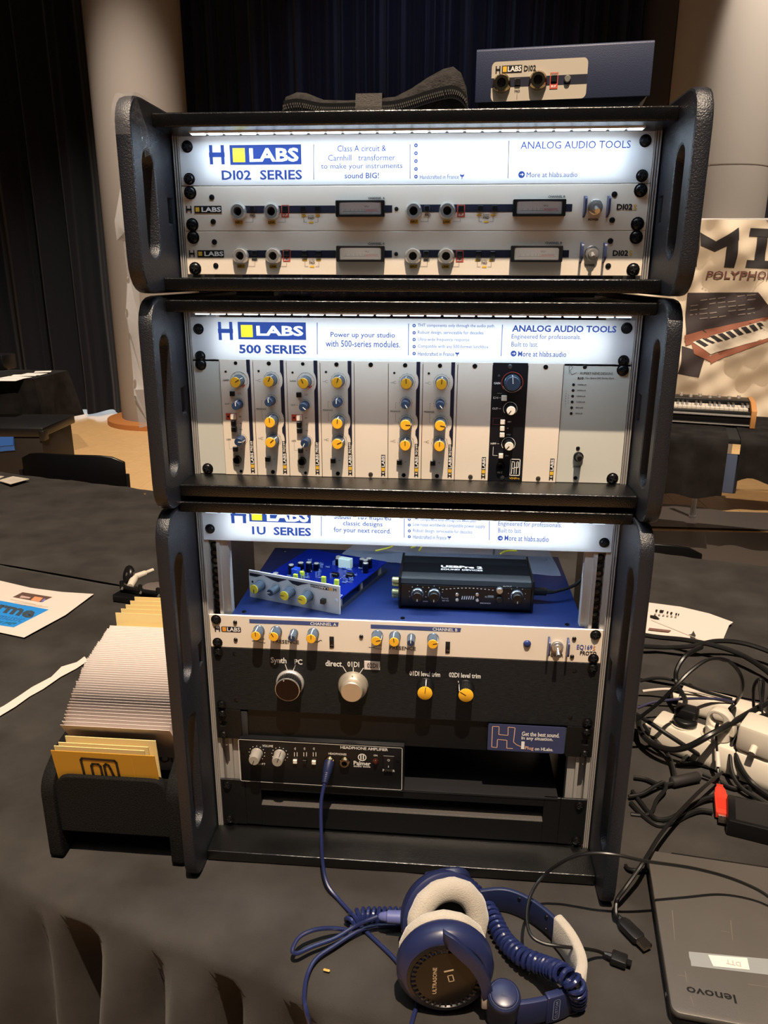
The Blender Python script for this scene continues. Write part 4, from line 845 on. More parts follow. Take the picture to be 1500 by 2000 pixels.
yst([(-.052, .2, Z0 + .018), (-.03, .21, Z0 + .021), (-.028, .23, Z0 + .02)]); yst([(.0, .21, Z0 + .021), (.02, .235, Z0 + .021)]); yst([(.012, .205, Z0 + .019), (.02, .225, Z0 + .024), (.03, .235, Z0 + .021), (.045, .24, Z0 + .021)]); yst([(.13, .2, Z0 + .02), (.14, .215, Z0 + .019), (.155, .22, Z0 + .018)])
g.obj('yellow_marking', mat('yellow_marker', (206, 196, 40), .5), bag)
g = G(); g.box(-.049, -.045, .2625, .264, Z0 + .004, Z0 + .05); g.box(-.012, -.008, .2625, .264, Z0 + .004, Z0 + .045)
solo(g, 'yellow_tie', MATS['yellow_marker'], 'yellow ribbon standing up behind the clear bag on the blue chassis', 'ribbon')

# ================================================================ on top of the stack
BT = Z0 + .5545
p = at_y(928, 195, .05); p2 = at_y(1262, 200, .03)
dib = thing('direct_box', 'blue metal box with two jacks and a small cream plate, on the topmost board', 'audio device', (.0675, .052, BT), R_(-7))
u = MU(dib); W_ = .1765; H_ = .0740
def zz(z): return .0241 + (z - .0122) * 1.188
def DM(y): return PF(0, 0, y) @ Matrix(((1, 0, 0, 0), (0, 1.188, 0, .0241 - .0122 * 1.188), (0, 0, 1, 0), (0, 0, 0, 1)))
g = G(); g.prism([(0, .024), (0, H_ - .002), (.002, H_), (.11, H_), (.11, .024), (.108, .024), (.108, H_ - .004), (.003, H_ - .004), (.003, .024)], W_, Matrix(((0, 0, 1, 0), (1, 0, 0, 0), (0, 1, 0, 0), (0, 0, 0, 1)))); g.obj('cover', mat('slate_blue_steel', (46, 54, 80), .5, .1, .12, 900), dib, bevel=.0006, seg=2)
g = G(); g.prism([(.0035, .0), (W_ - .014, 0), (W_ - .009, .018), (W_ - .0015, .026), (W_ - .0015, H_ - .0045), (.0035, H_ - .0045)], .104, Matrix(((1, 0, 0, 0), (0, 0, 1, .0036), (0, 1, 0, 0), (0, 0, 0, 1)))); g.obj('base_tray', mat('dark_navy_tray', (20, 22, 34), .5), dib)
x0, x1, z0, z1 = .0165, .1135, .0122, .0435
u.g(mat('shaded_cream_plate', (186, 176, 160), .5)).flat(rrect(x0, x1, z0, z1, .0045, 5), DM(-.0003)); u.g(ink).flat([(x0, .0235), (x1, .0235), (x1, .0308), (x0, .0308)], DM(-.0005))  # cream of the plate greyed: shade on the box front put into its colour
for a in ((.0205, .0217, .0345, .0402), (.0243, .0255, .0345, .0402), (.0205, .0255, .0366, .0380), (.027, .0475, .0345, .0402)): u.g(inkb).flat([(a[0], a[2]), (a[1], a[2]), (a[1], a[3]), (a[0], a[3])], DM(-.0006))
u.g(yelp).flat([(.028, .0352), (.032, .0352), (.032, .0395), (.028, .0395)], DM(-.0008)); u.g(whitep).text('LABS', .033, .0468, .0373, .0042, DM(-.0009), .03); u.g(inkb).text('DI02', .0495, .0617, .0373, .0045, DM(-.0006), .02); u.g(inkb).text('PAD', .041, .0465, .0200, .002, DM(-.0006), .02)
u.g(inkb).flat([(.0436, .0135), (.0439, .0135), (.0439, .0182), (.0436, .0182)], DM(-.0006)); u.g(redp).flat([(.0765, .0205), (.0845, .0205), (.0845, .0245), (.0765, .0245)], DM(-.0007)); u.g(whitep).text('BUF', .078, .083, .0224, .002, DM(-.0009), .02)
for a in ((.0765, .0771, .0245, .033), (.0839, .0845, .0245, .033), (.0765, .0845, .0324, .033)): u.g(redp).flat([(a[0], a[2]), (a[1], a[2]), (a[1], a[3]), (a[0], a[3])], DM(-.0007))
u.done()
for x, z in ((.0275, .0262), (.0645, .0272)): jack(dib, x, zz(z), .0092, 0, brass, .006)
button(dib, .0437, zz(.0272), .0058, blk, .002); button(dib, .0805, zz(.0285), .0058, blk, .002); dot(dib, .094, zz(.0275), .0034, mat('lamp_grey', (120, 118, 112), .2), .003)
# zipped pouch
stn = [(-.131, .028, .018), (-.128, .030, .030), (-.118, .031, .034), (-.108, .030, .033), (-.09, .026, .026), (-.065, .028, .025), (-.04, .030, .026), (-.015, .031, .028), (.002, .034, .036), (.018, .040, .046), (.034, .046, .054), (.044, .048, .056), (.052, .046, .050), (.058, .040, .036), (.061, .03, .012)]
po = thing('zipped_pouch', 'dark grey zipped fabric pouch with a strap, on the topmost rack board', 'pouch', (-.036, .01, BT))
felt = mat('dark_grey_felt', (40, 38, 37), 1, 0, .9, 500, .4, 120, spec=.1)
def sec(x, hz, front):
    o = []
    n = 18
    for i in range(n):
        a = 2 * math.pi * i / n; c, s = math.cos(a), math.sin(a)
        y = .055 + .052 * (abs(c) ** .6) * (1 if c > 0 else -1); z = hz / 2 + hz / 2 * (abs(s) ** .7) * (1 if s > 0 else -1); o.append((x + .036, y, max(z, .0003)))
    return o
g = G(); n = 18; ss = [sec(x, h_, f_) for x, f_, h_ in stn]
for s in ss: g.V += s
for i in range(len(ss) - 1):
    for k_ in range(n): g.F.append((i * n + k_, i * n + (k_ + 1) % n, (i + 1) * n + (k_ + 1) % n, (i + 1) * n + k_))
g.F += [tuple(range(n)), tuple(range((len(ss) - 1) * n, len(ss) * n))]
g.obj('fabric_body', felt, po, smooth=70)
zl = smooth([(x + .036, -.0012 - (.0015 if abs(x) > .1 else 0), h_ * .46) for x, f_, h_ in stn[1:-1]], 4)
g = G(); g.strip([(p_.x, p_.y + .0035, p_.z) for p_ in zl], [(-.0005, -.006), (.003, -.006), (.003, .006), (-.0005, .006)]); g.obj('zip_tape', blk, po)
g = G(); k_ = 0
dist = 0; last = zl[0]
for a, b in zip(zl, zl[1:]):
    d = (b - a).length; nn = max(1, int(d / .0018))
    for j in range(nn): p_ = a.lerp(b, j / nn); g.box(p_.x - .0005, p_.x + .0005, p_.y - .0006, p_.y + .001, p_.z + .0003, p_.z + .0022); g.box(p_.x + .0004, p_.x + .0014, p_.y - .0006, p_.y + .001, p_.z - .0022, p_.z - .0003)
z_ = g.obj('zip_teeth', mat('zip_metal', (150, 146, 138), .3, .8), po); z_['kind'] = 'stuff'
g = G(); x = -.0405 + .036
for i in range(24):
    pass
lp = [(.0 - .0012, -.0005), (-.0018, .014), (.001, .0262), (.02, .0295), (.09, .0300), (.109, .024), (.109, .0)]
for (a, b) in zip(lp, lp[1:]):
    g.add([(x - .0135, a[0], a[1]), (x + .0135, a[0], a[1]), (x + .0135, b[0], b[1]), (x - .0135, b[0], b[1])], [(0, 1, 2, 3)])
g.obj('webbing_strap', mat('ribbed_webbing', (74, 70, 68), .9, 0, .8, 300, aniso=(1, 1, 6)), po, smooth=60)
# ================================================================ tables and their black cloths (turned against the racks)
TN = Vector((.287, .958, 0)).normalized(); TD = Vector((TN.y, -TN.x, 0))
def tp_(t, n, z=TZ): return TD * t + TN * n + Vector((0, 0, z))
def table(label, t0, t1, n0, n1, top):
    o = thing('folding_table', label, 'table', tp_((t0 + t1) / 2, (n0 + n1) / 2, 0), math.atan2(TD.y, TD.x))
    w_, d_ = (t1 - t0) / 2, (n1 - n0) / 2
    g = G(); g.box(-w_, w_, -d_, d_, top - .025, top); g.obj('tabletop', mat('table_laminate', (120, 112, 104), .5), o, bevel=.003)
    for s in (-1, 1):
        for q in (-1, 1): g = G(); x, y = s * (w_ - .12), q * (d_ - .08); g.tube([(x, y, 0), (x, y, top - .024)], .016, 10); g.obj('leg', chrome, o)
    return o
def fold(t):
    """how far the hanging cloth stands off, along the table"""
    f = .010 * math.sin(t * 11 + 1) + .006 * math.sin(t * 23 + .4)
    for c, w_, a in ((-.455, .035, .04), (-.395, .016, -.03), (-.325, .026, -.075), (-.265, .024, .045), (-.212, .010, -.035), (-.165, .024, .055), (-.115, .016, -.085), (-.06, .02, .02), (-.02, .03, -.05), (.05, .04, .04), (.16, .04, -.04), (-.62, .06, .04), (.35, .07, .03)): f += a * math.exp(-abs((t - c) / w_) ** 2.6)
    return f
def clothmesh(t0, t1, n0, n1, drop_front, drop_back, seed, amp, dt=.013):
    g = G(); Lf = n1 - n0; r = .018
    prof = []          # (n, z, hang)
    if drop_back:
        for i in range(10, 0, -1): prof.append((n1 + r, -r - drop_back * i / 10, i / 10 * drop_back))
        for i in range(5): a = R_(90 * i / 5); prof.append((n1 + r * math.cos(a), -r + r * math.sin(a), 0))
    else: prof.append((n1 + .001, -.0035, 0))
    m = int(Lf / .02)
    for i in range(m + 1): prof.append((n1 - Lf * i / m, 0, 0))
    if drop_front:
        for i in range(1, 6): a = R_(90 * i / 5); prof.append((n0 - r * math.sin(a), -r + r * math.cos(a), 0))
        for i in range(1, 26): prof.append((n0 - r, -r - drop_front * i / 25, drop_front * i / 25))
    nt = int((t1 - t0) / dt); W = len(prof)
    for i in range(nt + 1):
        t = t0 + (t1 - t0) * i / nt
        for n_, z, hg in prof:
            P = tp_(t, n_); wz = 0; nn = n_
            if hg > 0:
                k_ = 1 - math.exp(-hg / .10); s = 1 if n_ > (n0 + n1) / 2 else -1
                nn = n_ + s * (fold(t + .10 * hg * (1 if t < 0 else -1)) * k_ + .004 * k_) + .006 * noise.noise(Vector((t * 9, hg * 6, seed)))
            if z > -.004:
                q = Vector((t * 5 + n_ * 3, n_ * 14 - t * 6, seed)) * (1.7 if seed > 5 else 1); wz = amp * max(0, noise.noise(q)) + amp * .5 * max(0, noise.noise(q * 2.3)) + amp * 1.2 * max(0, .55 - abs(noise.noise(Vector((t * 2.2 + n_ * 2, n_ * 5 - t * 2, seed + 5)))) * 5)
                edge = min(1, max(0, (n_ - n0) / .05))
                wz *= edge
                hd = fold(t) * .25 * (1 - edge); wz += max(hd, -.002) if hd < 0 else 0
            g.V.append(tuple(tp_(t, nn, TZ + z + wz)))
    for i in range(nt):
        for j in range(W - 1): a = i * W + j; g.F.append((a, a + 1, a + W + 1, a + W))
    return g
table('folding table hidden under the near black tablecloth that carries the racks', -1.9, 1.5, -.15, .575, TZ - .012)
table('folding table hidden under the far black tablecloth behind the racks', -2.6, 1.5, .60, 1.315, TZ - .006)
solo(clothmesh(-1.95, 1.55, -.228, .583, .52, 0, 2.0, .0019, .008), 'tablecloth', cloth, 'near black tablecloth under the racks, its edge hanging in folds at the front', 'tablecloth', smooth=80)
solo(clothmesh(-2.7, 1.55, .594, 1.325, 0, .35, 9.0, .0062, .015), 'tablecloth', cloth, 'far black tablecloth with creases, behind the racks and the seam', 'tablecloth', smooth=80)
def tz(px, py, h=0): return at_z(px, py, TZ + h)
# crumbs on the cloth
for (x, y, lb) in ((634, 1893, 'tiny golden crumb on the cloth left of the headphones'), (282, 964, 'tiny pale crumb near the far edge of the far tablecloth')):
    g = G(); p = tz(x, y, .003)
    for k_ in range(3): g.lathe([(.0014, 0), (.0018, .0008), (.0006, .0016)], 6, Matrix.Translation((p.x + .0022 * k_, p.y + random.uniform(-.001, .001), TZ + .0015)))
    solo(g, 'crumb', mat('golden_crumb', (206, 160, 80), .6), lb, 'crumb')

# ================================================================ headphones
hp = thing('headphones', 'blue headphones with cream ear pads and a coiled cord, in front of the racks', 'headphones', (.10, -.18, TZ))
HO = Vector(hp.location)
def frame(c, nrm, roll=0):
    n_ = Vector(nrm).normalized(); u_ = Vector((0, 0, 1)) - n_ * n_.z; u_.normalize(); v_ = u_.cross(n_)
    return Matrix(((v_.x, u_.x, n_.x, c[0] - HO.x), (v_.y, u_.y, n_.y, c[1] - HO.y), (v_.z, u_.z, n_.z, c[2] - HO.z), (0, 0, 0, 1))) @ Matrix.Rotation(roll, 4, 'Z')
# far cup A: its cushion looks at the viewer
cA = tz(866, 1790, .051); MA = frame(cA, (.34, -.84, .36))
g = G(); g.lathe([(.020, -.020), (.040, -.018), (.0475, -.010), (.050, 0), (.0495, .006), (.046, .008)], 40, MA); cu = g.obj('ear_cup', hpblue, hp)
def cushion(M, nm='ear_pad'):
    prof = []
    for i in range(15):
        a = R_(-80 + 340 * i / 14); prof.append((.0345 + .0128 * math.cos(a), .015 + .0098 * math.sin(a)))
    h = G(); n = 44
    for i in range(n):
        an = 2 * math.pi * i / n
        for r_, z_ in prof:
            k_ = 1 + .012 * math.sin(an * 31) * (1 if r_ > .04 else .3); h.V.append(tuple(M @ Vector((r_ * k_ * math.cos(an), r_ * k_ * math.sin(an), z_))))
    m = len(prof)
    for i in range(n):
        for j in range(m - 1): h.F.append((i * m + j, ((i + 1) % n) * m + j, ((i + 1) % n) * m + j + 1, i * m + j + 1))
    return h
o = cushion(MA).obj('ear_pad', velour, hp, smooth=80); o['label'] = 'cream velour ear pad facing forward'
g = G(); g.lathe([(.0235, .0085), (.0235, .0086)], 30, MA); g.obj('driver_cover', blkm, hp)
# near cup B: outer face with the round plate looks at the viewer
cB = tz(868, 1876, .0515); nB = Vector((.10, -.98, .04)); MB_ = frame(cB, nB)
def sh(prof, m, nm, parent=hp, n=44, rib=0): h = G(); h.lathe(prof, n, MB_, rib); return h.obj(nm, m, parent)
cb = sh([(.047, -.006), (.0505, .0), (.0505, .010), (.049, .0135), (.043, .020), (.041, .0205)], hpblue, 'ear_cup')
MBc = MB_ @ Matrix.Rotation(math.pi, 4, 'X')
o = cushion(MBc).obj('ear_pad', velour, hp, smooth=80); o['label'] = 'cream velour ear pad facing back'
sh([(.0405, .0195), (.0405, .0212), (.037, .0222), (.0355, .0200)], blk, 'grille_ring', cb)
g = G()
for i in range(36):
    a = 2 * math.pi * i / 36; g.box(.0290, .0362, -.0009, .0009, .0195, .0222, MB_ @ Matrix.Rotation(a, 4, 'Z'))
g.obj('grille_ribs', blk, cb)
sh([(.0315, .0195), (.0315, .0222), (.0300, .0226)], mat('turned_dark_metal', (58, 56, 54), .24, .9, .2, 10), 'centre_plate', cb)
ML = MB_ @ Matrix.Translation((0, 0, .0229)) @ Matrix.Rotation(R_(14), 4, 'Z')
g = G(); g.text('ULTRASONE', -.0185, .0145, -.014, .0042, ML @ Matrix.Translation((.0, 0, 0)) @ Matrix.Rotation(R_(76), 4, 'Z') @ Matrix.Translation((0, .026, 0)), .02)
for a in ((-.0005, .0095, .0085, .0105), (.0015, .0075, -.0045, -.0035), (.0015, .0025, -.0045, .004), (.0065, .0075, -.0045, .004), (.0015, .0075, .0030, .004)): g.flat([(a[0], a[2]), (a[1], a[2]), (a[1], a[3]), (a[0], a[3])], ML)
g.obj('plate_lettering', mat('pale_metal_print', (206, 196, 178), .3, .6), cb)
g = G(); g.lathe([(.005, 0), (.004, .002), (.0015, .003)], 14, MB_ @ Matrix.Translation((-.0455, -.006, .0135)) @ Matrix.Rotation(R_(-40), 4, 'Y')); g.obj('pivot_boss', hpnavy, cb)
# yoke arm crossing cup B
def inB(x, y, z): return MB_ @ Vector((x, y, z))
ya = [inB(*p) for p in ((-.004, .047, .0165), (.004, .046, .024), (.016, .036, .028), (.028, .022, .0285), (.037, .004, .028), (.0415, -.014, .0275), (.043, -.024, .026))]
def ribbon(pts, nrm, wd, th):
    h = G(); pts = smooth(pts, 6); n_ = Vector(nrm).normalized(); N = len(pts)
    for i, p_ in enumerate(pts):
        t = (pts[min(i + 1, N - 1)] - pts[max(i - 1, 0)]).normalized(); s = t.cross(n_).normalized(); w_ = wd(i / (N - 1)) if callable(wd) else wd
        for a, b in ((-.5, -.5), (.5, -.5), (.5, .5), (-.5, .5)): h.V.append(tuple(p_ + s * a * w_ + n_ * b * th))
    for i in range(N - 1):
        for k_ in range(4): h.F.append((i * 4 + k_, i * 4 + (k_ + 1) % 4, i * 4 + 4 + (k_ + 1) % 4, i * 4 + 4 + k_))
    h.F += [(0, 1, 2, 3), tuple(range(4 * N - 4, 4 * N))]; return h
yk = ribbon(ya, nB, lambda t: .014 - .003 * t, .006).obj('yoke_arm', hpnavy, hp, bevel=.0012, smooth=50)
g = G(); q = inB(.043, -.024, .024); g.box(-.007, .007, -.006, .006, -.009, .009, Matrix.Translation(q)); g.obj('yoke_clip', mat('grey_clip', (150, 140, 134), .4), hp, bevel=.002)
# headband lying on the cloth: far arm, pad, near arm
def hb(px, py, h): p_ = tz(px, py, h); return Vector((p_.x - HO.x, p_.y - HO.y, 0))
bp = smooth([hb(*a) for a in ((932, 1742, .034), (985, 1738, .034), (1035, 1757, .034), (1082, 1793, .034), (1117, 1835, .034), (1136, 1880, .034), (1131, 1915, .034), (1100, 1938, .034), (1055, 1951, .034), (1010, 1958, .034))], 8)
nb = len(bp)
def seg(i0, i1, out, inn, z0, z1): h = G(); h.strip(bp[i0:i1], [(inn, z0), (out, z0), (out, z1), (inn, z1)]); return h
i1, i2 = int(nb * .35), int(nb * .72)
seg(0, i1 + 1, -.0026, .0026, .006, .036).obj('headband_arm', hpnavy, hp, bevel=.001, smooth=50)
pad = seg(i1, i2 + 1, -.0050, .0060, .003, .043).obj('headband_pad', velour, hp, bevel=.003, smooth=70); pad['label'] = 'cream wrinkled cushion of the headband'
h = G()
for k_ in range(3):
    zz = .013 + .009 * k_; h.tube([bp[i] + Vector((-.0052 if False else 0, 0, zz + .002 * math.sin(i * .9 + k_))) - (bp[i] - Vector((.05, -.06, 0))).normalized() * .0052 for i in range(i1 + 3, i2 - 2)], .0016, 6)
h.obj('pad_wrinkle', velour, pad)
seg(i2 - 2, nb, -.0030, .0032, .005, .034).obj('headband_arm', hpblue, hp, bevel=.001, smooth=50)
seg(i2 - 1, int(nb * .87), -.0044, .0044, .003, .037).obj('arm_sleeve', hpblue, hp, bevel=.001, smooth=50)
for k_, (a, z) in enumerate(((i1 - 3, .012), (i1 - 3, .03), (i1 - 12, .03))):
    h = G(); p_ = bp[a]; t = (bp[a + 1] - bp[a - 1]).normalized(); o_ = Vector((t.y, -t.x, 0)); h.lathe([(.0022, 0), (.002, .0008)], 10, Matrix.Translation(p_ + o_ * .0027 + Vector((0, 0, z))) @ o_.to_track_quat('Z', 'Y').to_matrix().to_4x4()); h.obj('arm_screw', blk, hp)
a = int(nb * .82); p_ = bp[a]; t = (bp[a + 1] - bp[a - 1]).normalized(); o_ = Vector((t.y, -t.x, 0))
if o_.y > 0: o_ = -o_
Mx = Matrix.Translation(p_ + o_ * .0047 + Vector((0, 0, .02))) @ Matrix(((-o_.y, 0, o_.x, 0), (o_.x, 0, o_.y, 0), (0, 1, 0, 0), (0, 0, 0, 1)))
h = G(); lp = rrect(-.0035, .0035, -.013, .013, .0025, 4)
for i in range(len(lp)):
    A, B = Vector(lp[i]), Vector(lp[(i + 1) % len(lp)]); d = (B - A).normalized(); nn = Vector((-d.y, d.x)) * .0004; h.flat([A - nn, B - nn, B + nn, A + nn], Mx)
h.text('CUSTOM', -.011, .011, 0, .0032, Mx @ Matrix.Rotation(math.pi / 2, 4, 'Z') @ Matrix.Translation((0, 0, .0002)), .01); h.obj('arm_lettering', mat('pale_blue_print', (120, 130, 160), .5), hp)
# hinge at the near arm
hc = tz(984, 1946, .038) - HO; h = G(); h.lathe([(.0165, -.036), (.0175, -.02), (.0165, -.004), (.0172, 0), (.0165, .003), (.0145, .0045)], 26, Matrix.Translation(hc) @ Matrix.Rotation(R_(14), 4, 'X')); hg = h.obj('hinge', hpnavy, hp)
h = G(); h.lathe([(.0138, .0046), (.0134, .0062), (.0118, .0070)], 26, Matrix.Translation(hc) @ Matrix.Rotation(R_(14), 4, 'X')); h.obj('hinge_button', hpblue, hg)
h = G(); MHg = Matrix.Translation(hc) @ Matrix.Rotation(R_(14), 4, 'X'); h.text('L', -.003, .003, 0, .007, MHg @ Matrix.Translation((0, 0, .0073)), .0); h.obj('hinge_letter', hpnavy, hg)
# far yoke joining cup A to the band
h = G(); A0 = Vector(cA) - HO; h.tube(smooth([A0 + Vector((-.02, .022, .030)), A0 + Vector((.02, .026, .036)), bp[0] + Vector((-.012, 0, .026)), bp[0] + Vector((.003, 0, .022))], 6), [.007] * 19, 8); h.obj('yoke_arm', hpnavy, hp)
def coil(path, R, r, turns, n=7, per=14):
    pts = smooth(path, 12); L_ = [0]
    for a, b in zip(pts, pts[1:]): L_.append(L_[-1] + (b - a).length)
    out = []; N = turns * per; up = Vector((0, 0, 1))
    for i in range(N + 1):
        s = L_[-1] * i / N; j = max(k_ for k_ in range(len(L_)) if L_[k_] <= s + 1e-9); j = min(j, len(pts) - 2); f = (s - L_[j]) / max(1e-9, L_[j + 1] - L_[j]); p_ = pts[j].lerp(pts[j + 1], f)
        t = (pts[min(j + 2, len(pts) - 1)] - pts[max(j - 1, 0)]).normalized(); sd = t.cross(up).normalized(); u2 = sd.cross(t); an = 2 * math.pi * i / per; out.append(p_ + sd * R * math.cos(an) + u2 * R * math.sin(an))
    h = G(); h.tube(out, r, n); return h
coilm = mat('glossy_coil_cord', (31, 39, 80), .18)
cp_ = [tz(*a) - HO for a in ((903, 1722, .012), (935, 1752, .012), (960, 1788, .012), (985, 1835, .012), (1020, 1868, .020), (1062, 1886, .030), (1100, 1902, .050), (1124, 1925, .044), (1126, 1955, .012))]
coil(cp_, .0085, .0027, 36).obj('coiled_cord', coilm, hp)
cq = [tz(*a) - HO for a in ((683, 1806, .009), (700, 1790, .010), (740, 1788, .010), (790, 1789, .010), (830, 1800, .010))]
coil(cq, .0075, .0026, 15).obj('coiled_cord', coilm, hp)
h = G(); h.tube(smooth([cp_[0], tz(892, 1728, .006) - HO, tz(860, 1760, .005) - HO, cq[-1]], 6), .0027, 8); h.obj('coiled_cord_link', coilm, hp)
h = G(); h.tube(smooth([cp_[-1], tz(1122, 1972, .006) - HO, tz(1096, 1972, .005) - HO, tz(1090, 1960, .006) - HO], 6), .004, 8); h.obj('cord_end', blk, hp)
# extension lead: from the amplifier jack to the table
q0 = at_y(644, 1486, -.006)
ext = thing('extension_lead', 'long thin blue cable from the amplifier jack, looping on the cloth left of the headphones', 'cable', (tz(640, 1800).x, tz(640, 1800).y, TZ)); EO = Vector(ext.location)
pj0 = q0 - EO; pj1 = at_y(634, 1529, -.026) - EO
h = G(); ax = (pj1 - pj0).normalized(); h.tube([pj0, pj0.lerp(pj1, .15), pj0.lerp(pj1, .5), pj0.lerp(pj1, .55), pj1], [.0066, .0066, .0062, .0056, .0038], 14); h.obj('jack_plug', hpnavy, ext)
for k_ in range(5):
    h = G(); c = pj0.lerp(pj1, .58 + .08 * k_); h.tube([c - ax * .0006, c + ax * .0006], .0058 - .0004 * k_, 12); h.obj('plug_rib', hpnavy, ext)
w1 = [at_y(634, 1529, -.026), at_y(627, 1570, -.040), at_y(628, 1640, -.062), at_y(631, 1690, -.075), tz(640, 1728, .012), tz(662, 1757, .004), tz(690, 1788, .004), tz(708, 1812, .004), tz(735, 1838, .004), tz(770, 1872, .004), tz(800, 1910, .004), tz(815, 1950, .004), tz(806, 1990, .004), tz(800, 2015, .004)]
h = G(); h.tube([p_ - EO for p_ in smooth(w1, 8)], .0024, 8); h.obj('cord', hpcable, ext)
w2 = [tz(738, 1790, .028), tz(715, 1799, .024), tz(690, 1811, .016), tz(655, 1832, .012), tz(610, 1849, .012), tz(580, 1862, .014), tz(571, 1855, .018), tz(585, 1830, .022), tz(615, 1816, .022), tz(650, 1813, .016), tz(680, 1817, .010)]
h = G(); h.tube([p_ - EO for p_ in smooth(w2, 8)], .0024, 8); h.obj('cord', hpcable, ext)
w3 = [tz(790, 1806, .008), tz(735, 1808, .010), tz(700, 1818, .010), tz(655, 1846, .008), tz(618, 1872, .006), tz(600, 1905, .004), tz(594, 1945, .006), tz(597, 1975, .012), tz(606, 2010, .012)]
w3[-1] = tz(604, 1998, -.01); w3[-2] = tz(597, 1968, .006); w3.append(tz(612, 2040, -.06))
h = G(); h.tube([p_ - EO for p_ in smooth(w3, 8)], .0024, 8); h.obj('cord', hpcable, ext)
h = G(); a, b = tz(740, 1790, .028) - EO, tz(784, 1792, .030) - EO; h.tube([a, a.lerp(b, .1), a.lerp(b, .35), a.lerp(b, .4), b], [.003, .0048, .0058, .0072, .0076], 14); h.obj('jack_socket', mat('violet_blue_plastic', (86, 92, 142), .4), ext)

# ================================================================ laptop and the leads in front
l0 = tz(1264, 1657, .022); l1 = tz(1314, 1976, .022); ang = math.atan2(l1.y - l0.y, l1.x - l0.x) + math.pi / 2
dep = (l1 - l0).length; wid = .33
M = Matrix.Translation((l1.x, l1.y, TZ)) @ Matrix.Rotation(ang, 4, 'Z')
lap = thing('laptop', 'closed dark grey laptop with a taped label on its lid, right of the headphones', 'laptop', (l1.x, l1.y, TZ), ang)
lidm = mat('laptop_lid_grey', (92, 88, 84), .42, .3, .06, 600, .12, 9)
g = G(); xf(g.prism(rrect(0, wid, 0, dep, .010, 4), .013), Matrix.Translation((0, 0, .001))).obj('base_case', blk, lap, bevel=.002)
g = G(); xf(g.prism(rrect(-.001, wid, -.001, dep - .003, .009, 4), .0085), Matrix.Translation((0, 0, .0145))); g.obj('lid', lidm, lap, bevel=.0022)
g = G(); g.box(.03, wid - .03, dep - .004, dep + .004, .008, .019); g.obj('hinge_bar', blk, lap, bevel=.002)
for x in (.0, ):
    g = G(); g.box(-.0014, .001, .03, .034, .006, .009); g.obj('side_port', chrome, lap)
def lp_(px, py): q = M.inverted() @ at_z(px, py, TZ + .0231); return q.x, q.y
tpm = mat('clear_adhesive_tape', (176, 182, 184), .22, 0, .3, 150, alpha=.55)
c = [lp_(*p) for p in ((1345, 1859), (1346, 1870), (1349, 1878), (1350, 1887), (1505, 1905), (1505, 1874))]
g = G(); g.flat(c, Matrix.Translation((0, 0, .0235))); g.obj('tape_strip', tpm, lap)
c = [lp_(*p) for p in ((1383, 1866), (1459, 1872), (1464, 1895), (1393, 1888))]
g = G(); g.flat(c, Matrix.Translation((0, 0, .0238))); pl_ = g.obj('paper_label', paper, lap)
a = lp_(1419, 1886); b = lp_(1444, 1883)
g = G(); q = lp_(1432, 1882); g.text('DTT', -.0075, .0075, 0, .006, Matrix.Translation((q[0], q[1], .0241)) @ Matrix.Rotation(math.pi - .05, 4, 'Z'), 0); g.obj('faint_lettering', mat('faint_ink', (176, 160, 150), .6), pl_)
q = lp_(1389, 1943); a = lp_(1342, 1936); b = lp_(1437, 1948)
wq = math.hypot(b[0] - a[0], b[1] - a[1])
for nm, mm, sc, zz, bo in (('logo_outline', mat('lid_logo_edge', (150, 146, 140), .3, .7), 1.03, .02325, .03), ('logo_lettering', inkb, 1, .0234, .015)):
    g = G(); g.text('lenovo', -wq * sc / 2, wq * sc / 2, 0, wq * .215 * sc, Matrix.Translation((q[0], q[1], zz)) @ Matrix.Rotation(math.pi, 4, 'Z'), bo); g.obj(nm, mm, lap)
scr = mat('lid_scratch', (122, 112, 102), .5)
g = G()
for p, q2 in (((1313, 1778), (1318, 1837)), ((1427, 1798), (1431, 1836)), ((1408, 1818), (1426, 1821)), ((1338, 1897), (1342, 1920)), ((1325, 1904), (1342, 1908)), ((1348, 1945), (1355, 1965)), ((1460, 1922), (1500, 1928))):
    a, b = Vector(lp_(*p)), Vector(lp_(*q2)); d = (b - a).normalized(); nn = Vector((-d.y, d.x)) * .00025; g.flat([a - nn, b - nn, b + nn * .3, a + nn], Matrix.Translation((0, 0, .0232)))
g.obj('lid_scratches', scr, lap)
def cable(label, pts, r, name='cable', m=rubber, n=8, k=8, group=None):
    h = G(); h.tube(smooth([tz(*p) if len(p) == 3 and not isinstance(p, Vector) else p for p in pts], k), r, n); return solo(h, name, m, label, 'cable', group)
def cabthing(name, label, pts, r, m=rubber, k=8):
    P_ = [tz(*p) for p in pts]; o = thing(name, label, 'cable', (sum(p.x for p in P_) / len(P_), sum(p.y for p in P_) / len(P_), TZ)); h = G(); O = Vector(o.location)
    h.tube([p - O for p in smooth(P_, k)], r, 8); h.obj('cord', m, o); return o, O
